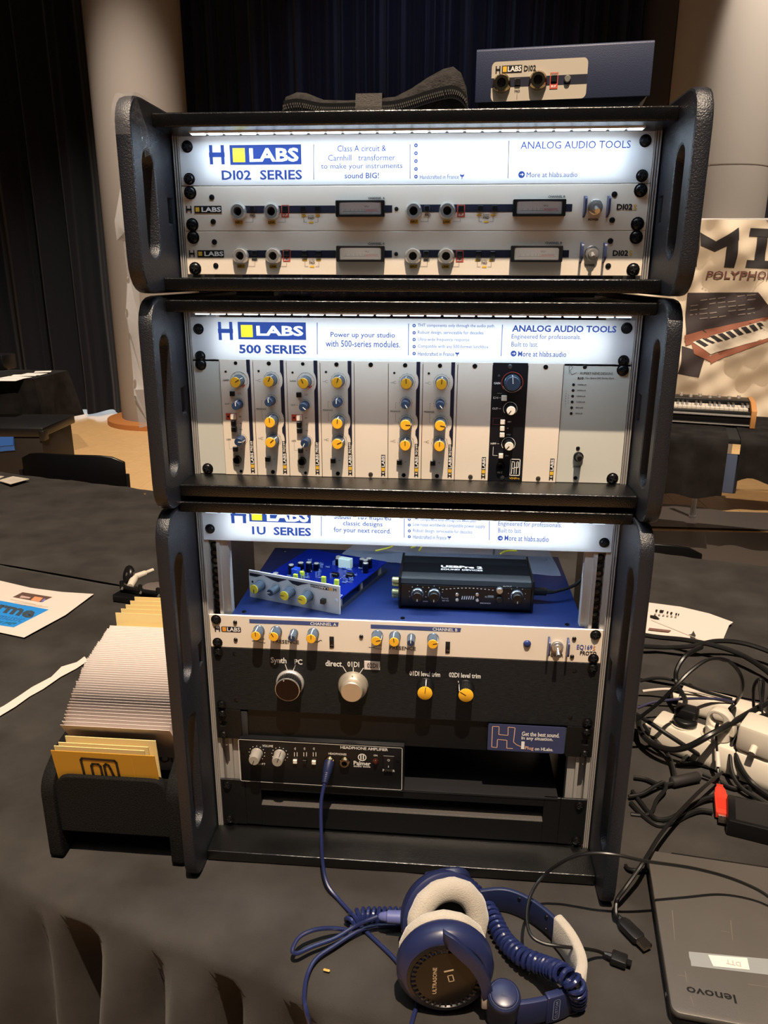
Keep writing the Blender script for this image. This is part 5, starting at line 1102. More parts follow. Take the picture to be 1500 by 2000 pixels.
# usb lead coming over the laptop corner
o, O = cabthing('usb_cable', 'thick black usb cable with its plug on the cloth beside the laptop', [(1410, 1508, .03), (1372, 1540, .034), (1325, 1588, .034), (1290, 1630, .040), (1262, 1675, .050), (1244, 1702, .044), (1222, 1733, .034), (1205, 1758, .022), (1203, 1784, .014), (1207, 1792, .010)], .0026)
a, b = tz(1206, 1790, .009) - O, tz(1256, 1842, .008) - O; d = (b - a).normalized()
h = G(); h.tube([a, a + d * .006, a + d * .0062], [.0034, .0042, .0042], 8); h.obj('strain_relief', rubber, o)
Mq = Matrix.Translation(a + d * .006) @ Matrix.Rotation(math.atan2(d.y, d.x), 4, 'Z')
h = G(); h.prism([(0, -.005), (.006, -.0075), (.028, -.0078), (.031, -.0062), (.031, .0062), (.028, .0078), (.006, .0075), (0, .005)], .0085, Mq @ Matrix.Translation((0, 0, -.0048))); h.obj('plug_body', rubber, o, bevel=.0012)
h = G(); h.box(.031, .043, -.0058, .0058, -.0028, .002, Mq); h.obj('plug_shell', mat('plug_metal', (190, 180, 170), .25, 1), o)
h = G(); L0 = [tz(1207, 1786, .006) - O, tz(1188, 1800, .005) - O, tz(1184, 1816, .004) - O, tz(1196, 1826, .004) - O, tz(1212, 1838, .004) - O]; 
o2, O2 = cabthing('usb_cable', 'thin black cable arching from the laptop over the headphones, ending in a small plug', [(1520, 1766, .035), (1480, 1738, .045), (1420, 1713, .06), (1350, 1695, .085), (1262, 1682, .105), (1200, 1669, .115), (1150, 1667, .110), (1105, 1680, .092), (1060, 1712, .062), (1036, 1750, .055), (1029, 1790, .050), (1036, 1825, .048), (1060, 1842, .045), (1100, 1849, .042), (1140, 1853, .030), (1165, 1857, .016), (1178, 1862, .009)], .0019)
a, b = tz(1178, 1862, .008) - O2, tz(1218, 1878, .007) - O2; d = (b - a).normalized(); Mq = Matrix.Translation(a) @ Matrix.Rotation(math.atan2(d.y, d.x), 4, 'Z')
h = G(); h.tube([a, a + d * .010], [.0024, .0042], 8); h.obj('strain_relief', rubber, o2)
h = G(); h.box(.009, .026, -.0075, .0075, -.0045, .0045, Mq); h.obj('plug_body', rubber, o2, bevel=.0018)
h = G(); h.box(.026, .031, -.0035, .0035, -.0012, .0012, Mq); h.obj('plug_shell', blk, o2)
# short black lead under the rack side, by the laptop
cable('short black lead tucked between the rack foot and the laptop corner', [(1222, 1690, .004), (1228, 1697, .006), (1243, 1699, .008), (1262, 1700, .006), (1275, 1702, .003)], .0024)

# ================================================================ the tangle on the right
white_pl = mat('ivory_plastic', (208, 200, 186), .4)
def power_strip(label, pa, pb, h0, wd, length, sockets):
    a, b = tz(*pa, h0), tz(*pb, h0); an = math.atan2(b.y - a.y, b.x - a.x)
    o = thing('power_strip', label, 'power strip', (a.x, a.y, TZ), an)
    hh = h0 + .004
    prof = [(-wd / 2, 0), (-wd / 2 - .002, hh * .35), (-wd / 2 + .005, hh), (wd / 2 - .005, hh), (wd / 2 + .002, hh * .35), (wd / 2, 0)]
    g = G(); g.prism(prof, length, Matrix(((0, 0, 1, 0), (1, 0, 0, 0), (0, 1, 0, .002), (0, 0, 0, 1)))); g.obj('housing', white_pl, o, bevel=.005, seg=2)
    for x in sockets:
        g = G(); g.lathe([(.0205, 0), (.0205, .0025), (.0185, .0028), (.0180, .0004)], 28, Matrix.Translation((x, 0, hh + .0015)), cap=False); r_ = g.obj('socket_rim', white_pl, o)
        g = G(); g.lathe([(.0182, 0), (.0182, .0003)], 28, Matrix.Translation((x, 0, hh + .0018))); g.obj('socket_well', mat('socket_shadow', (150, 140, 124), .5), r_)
        for s in (-1, 1): g = G(); g.lathe([(.0026, 0), (.0026, .0002)], 10, Matrix.Translation((x + s * .0095 * .7, s * .0095 * .7, hh + .0023))); g.obj('socket_hole', hole, r_)
    g = G(); g.lathe([(.006, -.002), (.006, .012), (.0045, .016)], 12, Matrix.Translation((0, 0, hh * .5)) @ Matrix.Rotation(-math.pi / 2, 4, 'Y')); g.obj('cable_gland', white_pl, o)
    return o, an, hh, a
ps, pan, phh, pa_ = power_strip('white power strip with a black plug and a round white plug, right of the racks', (1283, 1402), (1402, 1446), .040, .056, .20, (.042, .092, .142))
ps2, pan2, phh2, pb_ = power_strip('second white power strip, at the right edge of the picture among the cables', (1452, 1437), (1500, 1456), .038, .055, .22, (.03, .08, .13))
ps3, pan3, phh3, pc_ = power_strip('white power strip farthest back, partly hidden behind the cables', (1330, 1350), (1445, 1380), .030, .05, .20, (.15,))
def on_strip(o, an, hh, a, x): return Vector((a.x + x * math.cos(an), a.y + x * math.sin(an), TZ + hh + .0045))
b_ = on_strip(ps, pan, phh, pa_, .045)
p_ = thing('mains_plug', 'flat black mains plug in the first socket of the near white power strip', 'plug', tuple(b_), pan)
g = G(); g.lathe([(.0185, 0), (.0185, .006), (.017, .010)], 8 * 3, None); g.obj('plug_base', rubber, p_, bevel=.001)
g = G(); g.prism([(-.018, -.012), (.012, -.014), (.017, -.008), (.017, .008), (.012, .014), (-.018, .012)], .016, Matrix.Translation((0, .006, .010)) @ Matrix.Rotation(R_(10), 4, 'Z')); g.obj('plug_body', rubber, p_, bevel=.003)
g = G(); O = Vector(b_); path = [(0, .014, .018), (.004, .030, .02)]
mrot = Matrix.Rotation(-pan, 4, 'Z')
pts = [mrot @ (v - O) for v in (O + Vector((0, .016, .018)), tz(1338, 1366, .055), tz(1322, 1335, .06), tz(1322, 1308, .08), tz(1340, 1280, .10), tz(1370, 1264, .10))]
g.tube(smooth(pts, 8), .0042, 8); g.obj('cord', rubber, p_)
b_ = on_strip(ps, pan, phh, pa_, .097)
p_ = thing('mains_plug', 'round white mains plug with a finger hole, in the near white power strip', 'plug', tuple(b_), pan)
g = G(); g.lathe([(.0195, 0), (.0195, .012), (.0185, .016)], 28); g.obj('plug_base', white_pl, p_)
loop = holed(roundpoly([(-.019, 0, .002), (-.019, .036, .016), (.012, .036, .014), (.024, .012, .008), (.024, 0, .002)], 5), [circ(-.004, .020, .0105, 18)], .017, .0015)
xf(loop, Matrix.Translation((0, .0085, .010)) @ RX90).obj('plug_grip', white_pl, p_)
b_ = on_strip(ps, pan, phh, pa_, .150)
p_ = thing('mains_adapter', 'boxy white mains adapter at the far end of the near power strip', 'plug', tuple(b_), pan)
g = G(); g.box(-.022, .030, -.024, .030, .001, .045); g.obj('adapter_body', white_pl, p_, bevel=.006); g = G(); g.tube([(.005, -.024, .018), (.005, -.036, .012)], .005, 10); g.obj('cord_boot', white_pl, p_)
b_ = on_strip(ps3, pan3, phh3, pc_, .150)
p_ = thing('mains_plug', 'black mains plug standing in the farthest white power strip', 'plug', tuple(b_), pan3)
g = G(); g.lathe([(.018, 0), (.018, .008), (.013, .03), (.008, .042), (.005, .05)], 20); g.obj('plug_body', rubber, p_)
# black cables, each its own thing (x, y in the photograph, height over the cloth)
CB = [
 ('thick black cable lying across the white paper behind the racks', .0052, [(1255, 1240, .03), (1290, 1245, .03), (1340, 1250, .035), (1400, 1262, .035), (1450, 1280, .03), (1490, 1305, .025), (1520, 1330, .02)]),
 ('thick black cable just below the one across the white paper', .0050, [(1255, 1262, .02), (1300, 1264, .02), (1350, 1262, .03), (1400, 1252, .04), (1450, 1256, .04), (1500, 1272, .035), (1530, 1290, .03)]),
 ('black cable arching high over the near power strip', .0030, [(1244, 1405, .07), (1262, 1392, .085), (1290, 1370, .11), (1320, 1340, .14), (1350, 1310, .16), (1385, 1288, .17), (1420, 1290, .16), (1445, 1315, .14), (1450, 1345, .10), (1438, 1370, .05), (1425, 1385, .04)]),
 ('thick black cable sweeping in front of the near power strip', .0048, [(1246, 1402, .03), (1252, 1430, .03), (1275, 1452, .03), (1310, 1464, .035), (1345, 1458, .05), (1390, 1434, .075), (1440, 1406, .08), (1480, 1383, .08), (1520, 1362, .08)]),
 ('straight black cable crossing the front face of the near power strip', .0036, [(1240, 1393, .06), (1270, 1412, .06), (1300, 1432, .055), (1340, 1458, .04), (1365, 1474, .02), (1385, 1486, .006)]),
 ('thin navy cable running behind the near power strip', .0024, [(1245, 1383, .03), (1275, 1372, .04), (1320, 1366, .045), (1365, 1364, .045), (1410, 1366, .045), (1435, 1372, .04)]),
 ('black cable lying along the farthest power strip', .0030, [(1250, 1330, .04), (1285, 1324, .05), (1320, 1330, .05), (1370, 1348, .05), (1430, 1366, .045)]),
 ('pale grey cable lying along the farthest power strip', .0026, [(1255, 1350, .04), (1300, 1346, .045), (1350, 1350, .045), (1400, 1360, .045), (1440, 1368, .045)]),
 ('black cable in a tall loop beside the red usb plug', .0032, [(1520, 1392, .06), (1480, 1400, .06), (1450, 1418, .06), (1432, 1445, .05), (1426, 1480, .035), (1432, 1515, .02), (1450, 1540, .012), (1480, 1560, .008), (1520, 1590, .006)]),
 ('black cable in the wide inner loop at the right edge', .0042, [(1520, 1410, .05), (1470, 1420, .055), (1442, 1445, .05), (1438, 1475, .04), (1450, 1505, .025), (1470, 1530, .012), (1505, 1556, .008), (1530, 1565, .008)]),
 ('thin black cable draped over the second power strip', .0020, [(1436, 1440, .05), (1450, 1432, .06), (1475, 1430, .065), (1500, 1438, .06), (1525, 1450, .05)]),
 ('thin black cable hanging down over the right edge sockets', .0018, [(1482, 1330, .12), (1486, 1370, .10), (1492, 1410, .085), (1498, 1450, .07), (1500, 1480, .03)]),
 ('black cable loop standing at the upper right of the tangle', .0026, [(1472, 1380, .06), (1472, 1345, .10), (1480, 1328, .12), (1490, 1330, .12), (1490, 1350, .10), (1486, 1390, .07)]),
 ('black cable from the rack side crossing toward the ferrite lump', .0030, [(1238, 1518, .006), (1262, 1522, .006), (1290, 1533, .008), (1312, 1530, .010), (1320, 1528, .012)]),
 ('black cable curling low beside the rack, nearest the foot', .0032, [(1235, 1545, .006), (1250, 1565, .005), (1270, 1590, .005), (1285, 1600, .006), (1310, 1598, .006), (1340, 1580, .008), (1370, 1563, .01), (1395, 1555, .012)]),
 ('black cable along the cloth to the red usb plug', .0034, [(1232, 1568, .005), (1255, 1592, .005), (1285, 1612, .005), (1315, 1606, .006), (1345, 1590, .008), (1368, 1583, .008), (1392, 1586, .008)]),
 ('black cable looped upright between rack and ferrite lump', .0028, [(1228, 1556, .008), (1255, 1550, .01), (1280, 1535, .014), (1296, 1528, .016), (1300, 1540, .014), (1283, 1562, .01), (1273, 1585, .006), (1255, 1592, .004), (1232, 1590, .004)]),
 ('black cable running down from the near power strip to the ferrite lump', .0034, [(1258, 1416, .02), (1275, 1440, .02), (1298, 1465, .014), (1310, 1485, .010), (1316, 1505, .010), (1318, 1520, .010)]),
 ('black cable bunch passing under the near power strip', .0036, [(1330, 1492, .006), (1346, 1475, .012), (1370, 1474, .014), (1395, 1485, .012), (1425, 1500, .010), (1440, 1520, .008)]),
 ('black cable lying straight behind the red usb plug', .0032, [(1322, 1493, .005), (1360, 1491, .006), (1400, 1502, .006), (1440, 1518, .006), (1500, 1525, .006), (1530, 1524, .006)]),
 ('black cable running below the ferrite lump to the right', .0030, [(1372, 1512, .010), (1400, 1524, .008), (1435, 1540, .006), (1460, 1536, .005), (1468, 1552, .005), (1490, 1585, .004)]),
]
greyc = mat('pale_grey_cable', (196, 186, 176), .4); navyc2 = mat('navy_cable', (44, 44, 72), .4)
for lb, r_, pts in CB: cable(lb, pts, r_, 'cable', greyc if 'pale grey' in lb else navyc2 if 'navy' in lb else rubber, 8, 7)
h = G(); a, b = tz(1310, 1528, .010), tz(1366, 1516, .010); h.tube([a, a.lerp(b, .04), a.lerp(b, .06), a.lerp(b, .94), a.lerp(b, .96), b], [.004, .0072, .0078, .0078, .0072, .004], 14); solo(h, 'ferrite_core', mat('dark_rubber_matte', (30, 27, 28), .7), 'round black ferrite lump on a cable, right of the racks', 'ferrite core')
# red usb plug hanging on its loop
o, O = cabthing('usb_cable', 'black cable ending in a red usb plug, right of the racks', [(1408, 1440, .05), (1402, 1420, .075), (1402, 1412, .085), (1398, 1425, .075), (1400, 1460, .05), (1402, 1500, .025), (1405, 1535, .012)], .0019)
h = G(); a, b = tz(1401, 1468, .045) - O, tz(1403, 1498, .028) - O; h.tube([a, b], .0034, 10); h.obj('cable_tag', mat('white_heatshrink', (214, 206, 196), .5), o)
a, b = tz(1405, 1536, .011) - O, tz(1411, 1596, .009) - O; d = (b - a).normalized(); Mq = Matrix.Translation(a) @ Matrix.Rotation(math.atan2(d.y, d.x), 4, 'Z'); redpl = mat('red_plug_plastic', (204, 60, 42), .4)
Ln = (b - a).length
for k_ in range(3): h = G(); h.box(.0025 * k_, .0025 * k_ + .0018, -.0045, .0045, -.004, .004, Mq); h.obj('relief_rib', redpl, o)
h = G(); h.prism([(.006, -.005), (.013, -.0075), (.022, -.0082), (.024, -.0092), (Ln, -.0092), (Ln, .0092), (.024, .0092), (.022, .0082), (.013, .0075), (.006, .005)], .010, Mq @ Matrix.Translation((0, 0, -.005))); h.obj('plug_body', redpl, o, bevel=.001)
h = G(); h.box(Ln * .5, Ln * .86, -.0062, .0062, .0049, .0056, Mq); h.obj('plug_grip', mat('dark_red_plastic', (196, 50, 32), .5), o)
h = G(); h.box(Ln, Ln + .012, -.006, .006, -.003, .002, Mq); sh_ = h.obj('plug_shell', MATS['plug_metal'], o)
h = G(); h.box(Ln + .004, Ln + .007, -.0035, -.0012, .0019, .0022, Mq); h.box(Ln + .004, Ln + .007, .0012, .0035, .0019, .0022, Mq); h.obj('shell_hole', hole, sh_)
# black adapter brick
a, b = tz(1422, 1602, .026), tz(1505, 1622, .026); an = math.atan2(b.y - a.y, b.x - a.x)
o = thing('power_adapter', 'flat black power adapter box at the right edge, beside the red plug', 'adapter', (a.x, a.y, TZ), an)
g = G(); g.box(0, .17, 0, .062, .001, .026); g.obj('adapter_case', blk, o, bevel=.003); g = G(); g.box(.01, .16, .006, .056, .026, .0264); g.obj('top_label', mat('dark_label', (30, 29, 30), .5), o)

# ================================================================ papers
def sheet(name, label, pxs, h, m=paper, cat='paper', curl=0.0, th=.0004):
    P_ = [tz(x, y, h_) for (x, y), h_ in zip(pxs, h if isinstance(h, (list, tuple)) else [h] * len(pxs))]
    O = Vector((sum(p.x for p in P_) / len(P_), sum(p.y for p in P_) / len(P_), TZ)); o = thing(name, label, cat, tuple(O))
    g = G(); n = len(P_); g.V = [tuple(p - O) for p in P_] + [tuple(p - O - Vector((0, 0, th))) for p in P_]; g.F = [tuple(range(n)), tuple(range(n, 2 * n))[::-1]] + [(i, (i + 1) % n, n + (i + 1) % n, n + i) for i in range(n)]
    g.obj('paper_sheet', m, o); return o, O
def onsheet(o, O, nm, m, pxs, h, par=None):
    n = len(pxs); P_ = [tz(x, y, h) - O for x, y in pxs]; g = G(); g.V = [tuple(p) for p in P_] + [tuple(p - Vector((0, 0, .0002))) for p in P_]
    g.F = [tuple(range(n)), tuple(range(n, 2 * n))[::-1]] + [(i, (i + 1) % n, n + (i + 1) % n, n + i) for i in range(n)]; return g.obj(nm, m, par or o)
def textsheet(o, O, nm, m, txt, A, B, C, h, bold=.01):
    """A = lower left, B = lower right, C = upper left of the lettering on the sheet"""
    a, b, c = (tz(*p, h) - O for p in (A, B, C)); vs, fs, asp = glyphs(txt, bold); g = G(); g.add([a + (b - a) * v[0] + (c - a) * v[1] for v in vs], fs); return g.obj(nm, m, o)
o, O = sheet('flyer', 'white flyer with a blue printed block, flat on the cloth at the left edge', [(-60, 1124), (0, 1134), (60, 1148), (120, 1156), (183, 1160), (128, 1201), (47, 1245), (0, 1235), (-60, 1222)], .0055)
fb = mat('flyer_blue', (40, 140, 226), .6); fg = mat('flyer_dark_grey', (62, 76, 88), .6)
onsheet(o, O, 'printed_block', fb, [(-60, 1160), (0, 1173), (95, 1190.5), (27, 1225), (0, 1221), (-60, 1210)], .0060)
textsheet(o, O, 'printed_title', fg, 'rme', (-12, 1193), (60, 1208), (2, 1180), .0064, .04); textsheet(o, O, 'printed_title', mat('flyer_mid_blue', (50, 110, 170), .6), 'music', (-8, 1208), (40, 1215), (6, 1199), .0064, .0); textsheet(o, O, 'printed_title', mat('flyer_teal', (40, 110, 140), .6), 'by page', (-12, 1217), (26, 1221), (0, 1211), .0064, .02)
ph = onsheet(o, O, 'printed_photo', mat('flyer_brown', (96, 74, 66), .6), [(25, 1166), (44, 1156.5), (102, 1166), (80, 1176)], .0060); onsheet(o, O, 'printed_patch', mat('flyer_orange', (236, 150, 110), .6), [(60, 1172), (68, 1165), (84, 1167.5), (77, 1175)], .0064, ph); onsheet(o, O, 'printed_patch', mat('flyer_violet', (120, 124, 190), .6), [(80, 1174.5), (86, 1169), (90, 1170), (83, 1176)], .0064, ph); onsheet(o, O, 'printed_patch', mat('flyer_rose', (196, 166, 160), .6), [(38, 1167), (42, 1163), (60, 1166.5), (57, 1169)], .0064, ph)
for y in (0, 5, 10): onsheet(o, O, 'printed_line', mat('flyer_text_grey', (196, 180, 164), .7), [(20 + y * 1.6, 1170 + y * 1.1), (20 + y * 1.6, 1171 + y * 1.1), (70 + y * 2.4, 1181 + y * .5), (70 + y * 2.4, 1180 + y * .5)], .0060)
sheet('torn_strip', 'long torn white paper strip on the cloth, from the left edge to the card box', [(-20, 1392), (8, 1378), (40, 1357), (62, 1342), (100, 1322), (120, 1302), (150, 1293), (165, 1282), (172, 1290), (150, 1305), (118, 1322), (85, 1345), (58, 1360), (30, 1380), (0, 1398), (-20, 1406)], .004)
o, O = sheet('printed_sheet', 'white printed sheet under the black cables, right of the racks', [(1225, 1172), (1277, 1178), (1330, 1185), (1385, 1198), (1432, 1215), (1424, 1221), (1416, 1240), (1411, 1252), (1370, 1256), (1300, 1244), (1225, 1236)], [.004, .004, .006, .006, .012, .010, .006, .004, .004, .004, .004])
for x, y, w_ in ((1280, 1192, 5), (1288, 1193, 9), (1302, 1195.5, 4), (1309, 1197, 5), (1319, 1199, 4), (1324, 1200, 3)): onsheet(o, O, 'printed_glyph', inkb, [(x, y), (x + 1.5, y - 2), (x + w_, y - 1), (x + w_ - 2, y + 3), (x + 1, y + 3)], .0072)
for x in range(1278, 1324, 8): onsheet(o, O, 'printed_glyph', mat('grey_ink', (150, 142, 134), .6), [(x, 1198 + (x - 1278) * .13), (x + 4, 1198.4 + (x - 1278) * .13), (x + 3, 1201 + (x - 1278) * .13), (x - .5, 1200.5 + (x - 1278) * .13)], .0072)
onsheet(o, O, 'printed_bar', mat('dusty_brown_ink', (120, 88, 80), .6), [(1268, 1226), (1311, 1231), (1306, 1234.5), (1266, 1230)], .0068); onsheet(o, O, 'printed_curve', inkb, [(1270, 1201), (1282, 1203), (1289, 1209), (1280, 1208), (1270, 1205)], .0072)
onsheet(o, O, 'crease_line', mat('crease_grey', (206, 192, 178), .8), [(1272, 1209.5), (1272, 1210.2), (1378, 1254), (1380, 1254)], .0068)
for lb, pxs in (('white square card with a grey print near the far left table edge', [(-4, 938), (25, 930), (57, 935), (20, 945)]), ('white card corner at the left edge, next to the square card', [(-30, 933), (-20, 928), (8, 930), (-6, 936)])):
    o, O = sheet('small_card', lb, pxs, .016, cpl, 'card', 0, .002)
    if lb.startswith('white square'): onsheet(o, O, 'grey_print', mat('pale_card_print', (206, 198, 188), .7), [(14, 938.5), (27, 934), (42, 936), (26, 941)], .0166)

# ================================================================ card box with cards
bxx = thing('card_box', 'black slotted wooden card box left of the bottom rack', 'box', (-.372, .06, TZ)); BO = Vector((-.372, .06, 0))
for x0, x1 in ((-.456, -.4385), (-.292, -.275)):
    out = roundpoly([(-.066, 0, .012), (.27, 0, .01), (.27, .12, .02), (.10, .155, .05), (-.02, .142, .02), (-.066, .120, .022)], 6)
    g = G(); g.prism([(p[0], p[1]) for p in out], x1 - x0, Matrix(((0, 0, 1, x0 - BO.x), (1, 0, 0, -BO.y), (0, 1, 0, 0), (0, 0, 0, 1)))); g.obj('side_panel', mdf, bxx, bevel=.0025)
g = holed(roundpoly([(-.4385, .042, 0), (-.292, .042, 0), (-.292, .126, .022), (-.4385, .126, .022)], 6), [], .013, .0016); xf(g, Matrix.Translation((-BO.x, -BO.y - .047, 0)) @ RX90).obj('front_panel', mdf, bxx)
g = G(); g.box(-.4385 - BO.x, -.292 - BO.x, -.047 - BO.y, .26 - BO.y, .036, .046); g.obj('floor_board', mdf, bxx)
g = G(); g.box(-.4385 - BO.x, -.292 - BO.x, -.012 - BO.y, -.004 - BO.y, .046, .085); g.obj('divider', mdf, bxx)
g = G(); g.box(-.4385 - BO.x, -.292 - BO.x, -.004 - BO.y, .26 - BO.y, .076, .082); g.obj('raised_floor', mdf, bxx)
g = G(); g.box(-.4385 - BO.x, -.292 - BO.x, .26 - BO.y, .27 - BO.y, .042, .12); g.obj('back_panel', mdf, bxx)
cardw = mat('white_card_stock', (244, 234, 230), .75); cardc = mat('cream_card_stock', (238, 214, 150), .75); cardy = mat('mustard_card_stock', (196, 146, 40), .65)
def lean_card(name, label, m, xl, wd, yb, zb, hh, lean, group, bow=0, th=.0006, cat='card'):
    """card standing at (xl, yb, zb), leaning by `lean` (towards the viewer when > 0)"""
    o = thing(name, label, cat, (xl + wd / 2, yb, TZ + zb), 0, group); g = G(); n = 6
    for k_ in range(2):
        for i in range(n + 1):
            t = i / n; y = -hh * (lean * t + bow * t * t) + k_ * th; z = hh * (t - .5 * (lean * lean) * t)
            g.V += [(-wd / 2, y, z), (wd / 2, y, z)]
    m2 = 2 * (n + 1)
    for i in range(n):
        a = 2 * i; g.F += [(a, a + 1, a + 3, a + 2), (m2 + a, m2 + a + 2, m2 + a + 3, m2 + a + 1), (a, a + 2, m2 + a + 2, m2 + a), (a + 1, m2 + a + 1, m2 + a + 3, a + 3)]
    g.F += [(0, m2, m2 + 1, 1), (m2 - 2, m2 - 1, 2 * m2 - 1, 2 * m2 - 2)]
    g.obj('card_sheet', m, o); return o
random.seed(11)
NW = 46
for i in range(NW):
    s = i / (NW - 1); lean = .30 * (1 - s) ** 2 + .03 + .25 * max(0, .12 - s) - .06 * s
    zb = .083 + .034 * s ** 1.2
    c = lean_card('thank_you_card' if i == 0 else 'white_card', 'front white card of the packed row, with THANK YOU printed on it' if i == 0 else 'white card standing in the packed row of the black card box', cardw, -.4375 - .020 * s - .012 * math.sin(s * 3.1) + random.uniform(-.0012, .0012), .1445, .022 + .150 * s + (.0005 if i else 0), zb, .105, lean, None if i == 0 else 'packed white cards in the black card box', .14 * (1 - s) ** 3)
    if i == 0:
        g = G(); g.text('THANK YOU', -.042, .066, .0, .011, Matrix.Translation((0, -.0135, .028)) @ Matrix.Rotation(R_(68), 4, 'X'), .03); g.obj('printed_words', mat('plum_ink', (60, 36, 40), .7), c)
NC = 5
for i in range(NC):
    s = i / (NC - 1)
    lean_card('cream_card', ['front cream card behind the packed white cards, showing most of its face', 'second cream card behind the packed white cards', 'third cream card behind the packed white cards', 'fourth cream card behind the packed white cards', 'rearmost cream card of the black card box'][i], cardc, -.452 + .011 * (s ** .8), .14, .186 + .012 * i, .121 + .0015 * i, .118, .0, 'cream cards in the black card box', 0, .0008)
ycs = [('front mustard card with a black outlined letter, in front compartment of the card box', -.4372, .134, -.040, .118, .17, 0), ('second card of the front compartment, mustard, behind the lettered one', -.4365, .118, -.035, .1195, .15, 0), ('third mustard card in the front compartment', -.4345, .118, -.030, .1195, .13, 0), ('rearmost mustard card in the front compartment of the card box', -.4310, .120, -.022, .121, .10, 0)]
for k_, (lb, xl, wd, yb, hh, ln, bw) in enumerate(ycs):
    c = lean_card('mustard_card', lb, cardy if k_ == 0 else cardc, xl, wd, yb, .047, hh, ln, 'cards in the front compartment', 0, .0012)
    if k_ == 0:
        g = G(); Mc = Matrix.Translation((0, -.0008, 0)) @ Matrix.Rotation(math.atan(ln), 4, 'X') @ RX90
        def stroke(pts, w_=.0034):
            P_ = [Vector(p) for p in pts]
            for a, b in zip(P_, P_[1:]): d = (b - a).normalized(); nn = Vector((-d.y, d.x)) * w_ / 2; g.flat([a - nn - d * w_ * .3, b - nn + d * w_ * .3, b + nn + d * w_ * .3, a + nn - d * w_ * .3], Mc)
        stroke([(-.030, .06), (-.030, .105), (-.028, .108), (.014, .107), (.016, .104), (.016, .06)]); stroke([(-.018, .06), (-.018, .096), (-.0155, .0995), (-.0085, .0995), (-.006, .096), (-.006, .06)]); stroke([(-.001, .06), (-.001, .097), (.002, .1005), (.005, .0985), (.0065, .093), (.0095, .078), (.0125, .07)])
        g.obj('outlined_letter', mat('black_brown_ink', (26, 18, 10), .6), c)
        g = G(); g.flat([(.0365, .05), (.0369, .05), (.0369, .113), (.0365, .113)], Mc); g.obj('fold_line', mat('fold_line_gold', (214, 170, 70), .6), c)

# ================================================================ suction mount on its box, and a tag
a, b = tz(219, 1163, .018), tz(318, 1178, .018); an = math.atan2(b.y - a.y, b.x - a.x)
o = thing('suction_mount', 'black double suction mount lying on a flat black box, left of the racks', 'mount', (a.x, a.y, TZ + .0), an)
bxw = (b - a).length
g = G(); g.box(0, bxw + .03, 0, .062, .003, .020); g.obj('flat_box', blk, o, bevel=.002)
def mv(px, py, h): v = Matrix.Rotation(-an, 4, 'Z') @ (tz(px, py, h) - Vector(o.location)); return v
c1 = mv(249, 1122, .050); ax = Vector((-.55, -.75, .35)); Q = ax.to_track_quat('Z', 'Y').to_matrix().to_4x4()
g = G(); g.lathe([(.010, -.014), (.018, -.010), (.0225, -.004), (.0225, .0), (.0205, .003), (.018, .0022)], 28, Matrix.Translation(c1) @ Q); g.obj('suction_cup', blk, o)
g = G(); g.lathe([(.0045, .0023), (.0045, .0028)], 14, Matrix.Translation(c1) @ Q); g.obj('cup_mark', mat('mid_grey_plastic', (90, 86, 84), .5), o)
c2 = mv(300, 1146, .034)
g = G(); g.lathe([(.024, -.008), (.026, -.002), (.025, .002), (.022, .003)], 28, Matrix.Translation(c2)); g.obj('suction_cup', mat('grey_rubber', (96, 88, 84), .7), o)
for x, y in ((238, 1144), (274, 1152), (309, 1158)):
    c = mv(x, y, .036); g = G(); g.tube([c + Vector((-.006, .008, .006)), c + Vector((.006, -.008, -.002))], .005, 10); g.obj('clamp_pin', blk, o); g = G(); g.lathe([(.0042, 0), (.0042, .001)], 10, Matrix.Translation(c + Vector((.006, -.0082, -.002))) @ RX90); g.obj('pin_head', chrome, o)
    g = G(); g.tube([c, c + Vector((.002, .006, -.016))], [.006, .008], 8); g.obj('clamp_foot', blk, o)
g = G(); g.tube([mv(238, 1146, .034), mv(274, 1154, .034), mv(312, 1160, .034)], .0055, 10); g.obj('cross_bar', blk, o)
g = G(); a, b = mv(256, 1146, .034), mv(264, 1126, .045); g.tube([a, b], [.007, .0085], 12); a2, b2 = mv(262, 1127, .045), mv(300, 1112, .048); 
o2 = thing('white_plug', 'white ribbed cable plug lying behind the suction cup', 'plug', tuple(tz(262, 1140, .0)))
OO = Vector(o2.location); P1, P2, P3 = tz(254, 1146, .036), tz(264, 1127, .044), tz(299, 1113, .046)
g = G(); g.tube([P1 - OO, P1.lerp(P2, .5) - OO, P2 - OO], [.008, .0095, .009], 12); g.obj('plug_body', white_pl, o2)
g = G(); N = 9
pts = []; rr = []
for i in range(N): t = i / N * .62; pts += [P2.lerp(P3, t) - OO, P2.lerp(P3, t + .04) - OO]; rr += [.0085 - .003 * t, .0072 - .003 * t]
pts += [P2.lerp(P3, .66) - OO, P3 - OO]; rr += [.0048, .0044]
g.tube(pts, rr, 12); g.obj('ribbed_relief', white_pl, o2)
o, O = sheet('paper_tag', 'small white paper tag on a string, between the black box and the cream cards', [(255, 1205), (287, 1191), (302, 1194), (298, 1200), (282, 1209), (272, 1205)], [.006, .016, .014, .012, .004, .008], paper, 'tag')
g = G(); g.tube([p - O for p in smooth([tz(258, 1204, .008), tz(254, 1203, .010), tz(250, 1211, .006), tz(258, 1200, .012), tz(258, 1196, .010)], 6)], .0008, 5); g.obj('tag_string', white_pl, o)
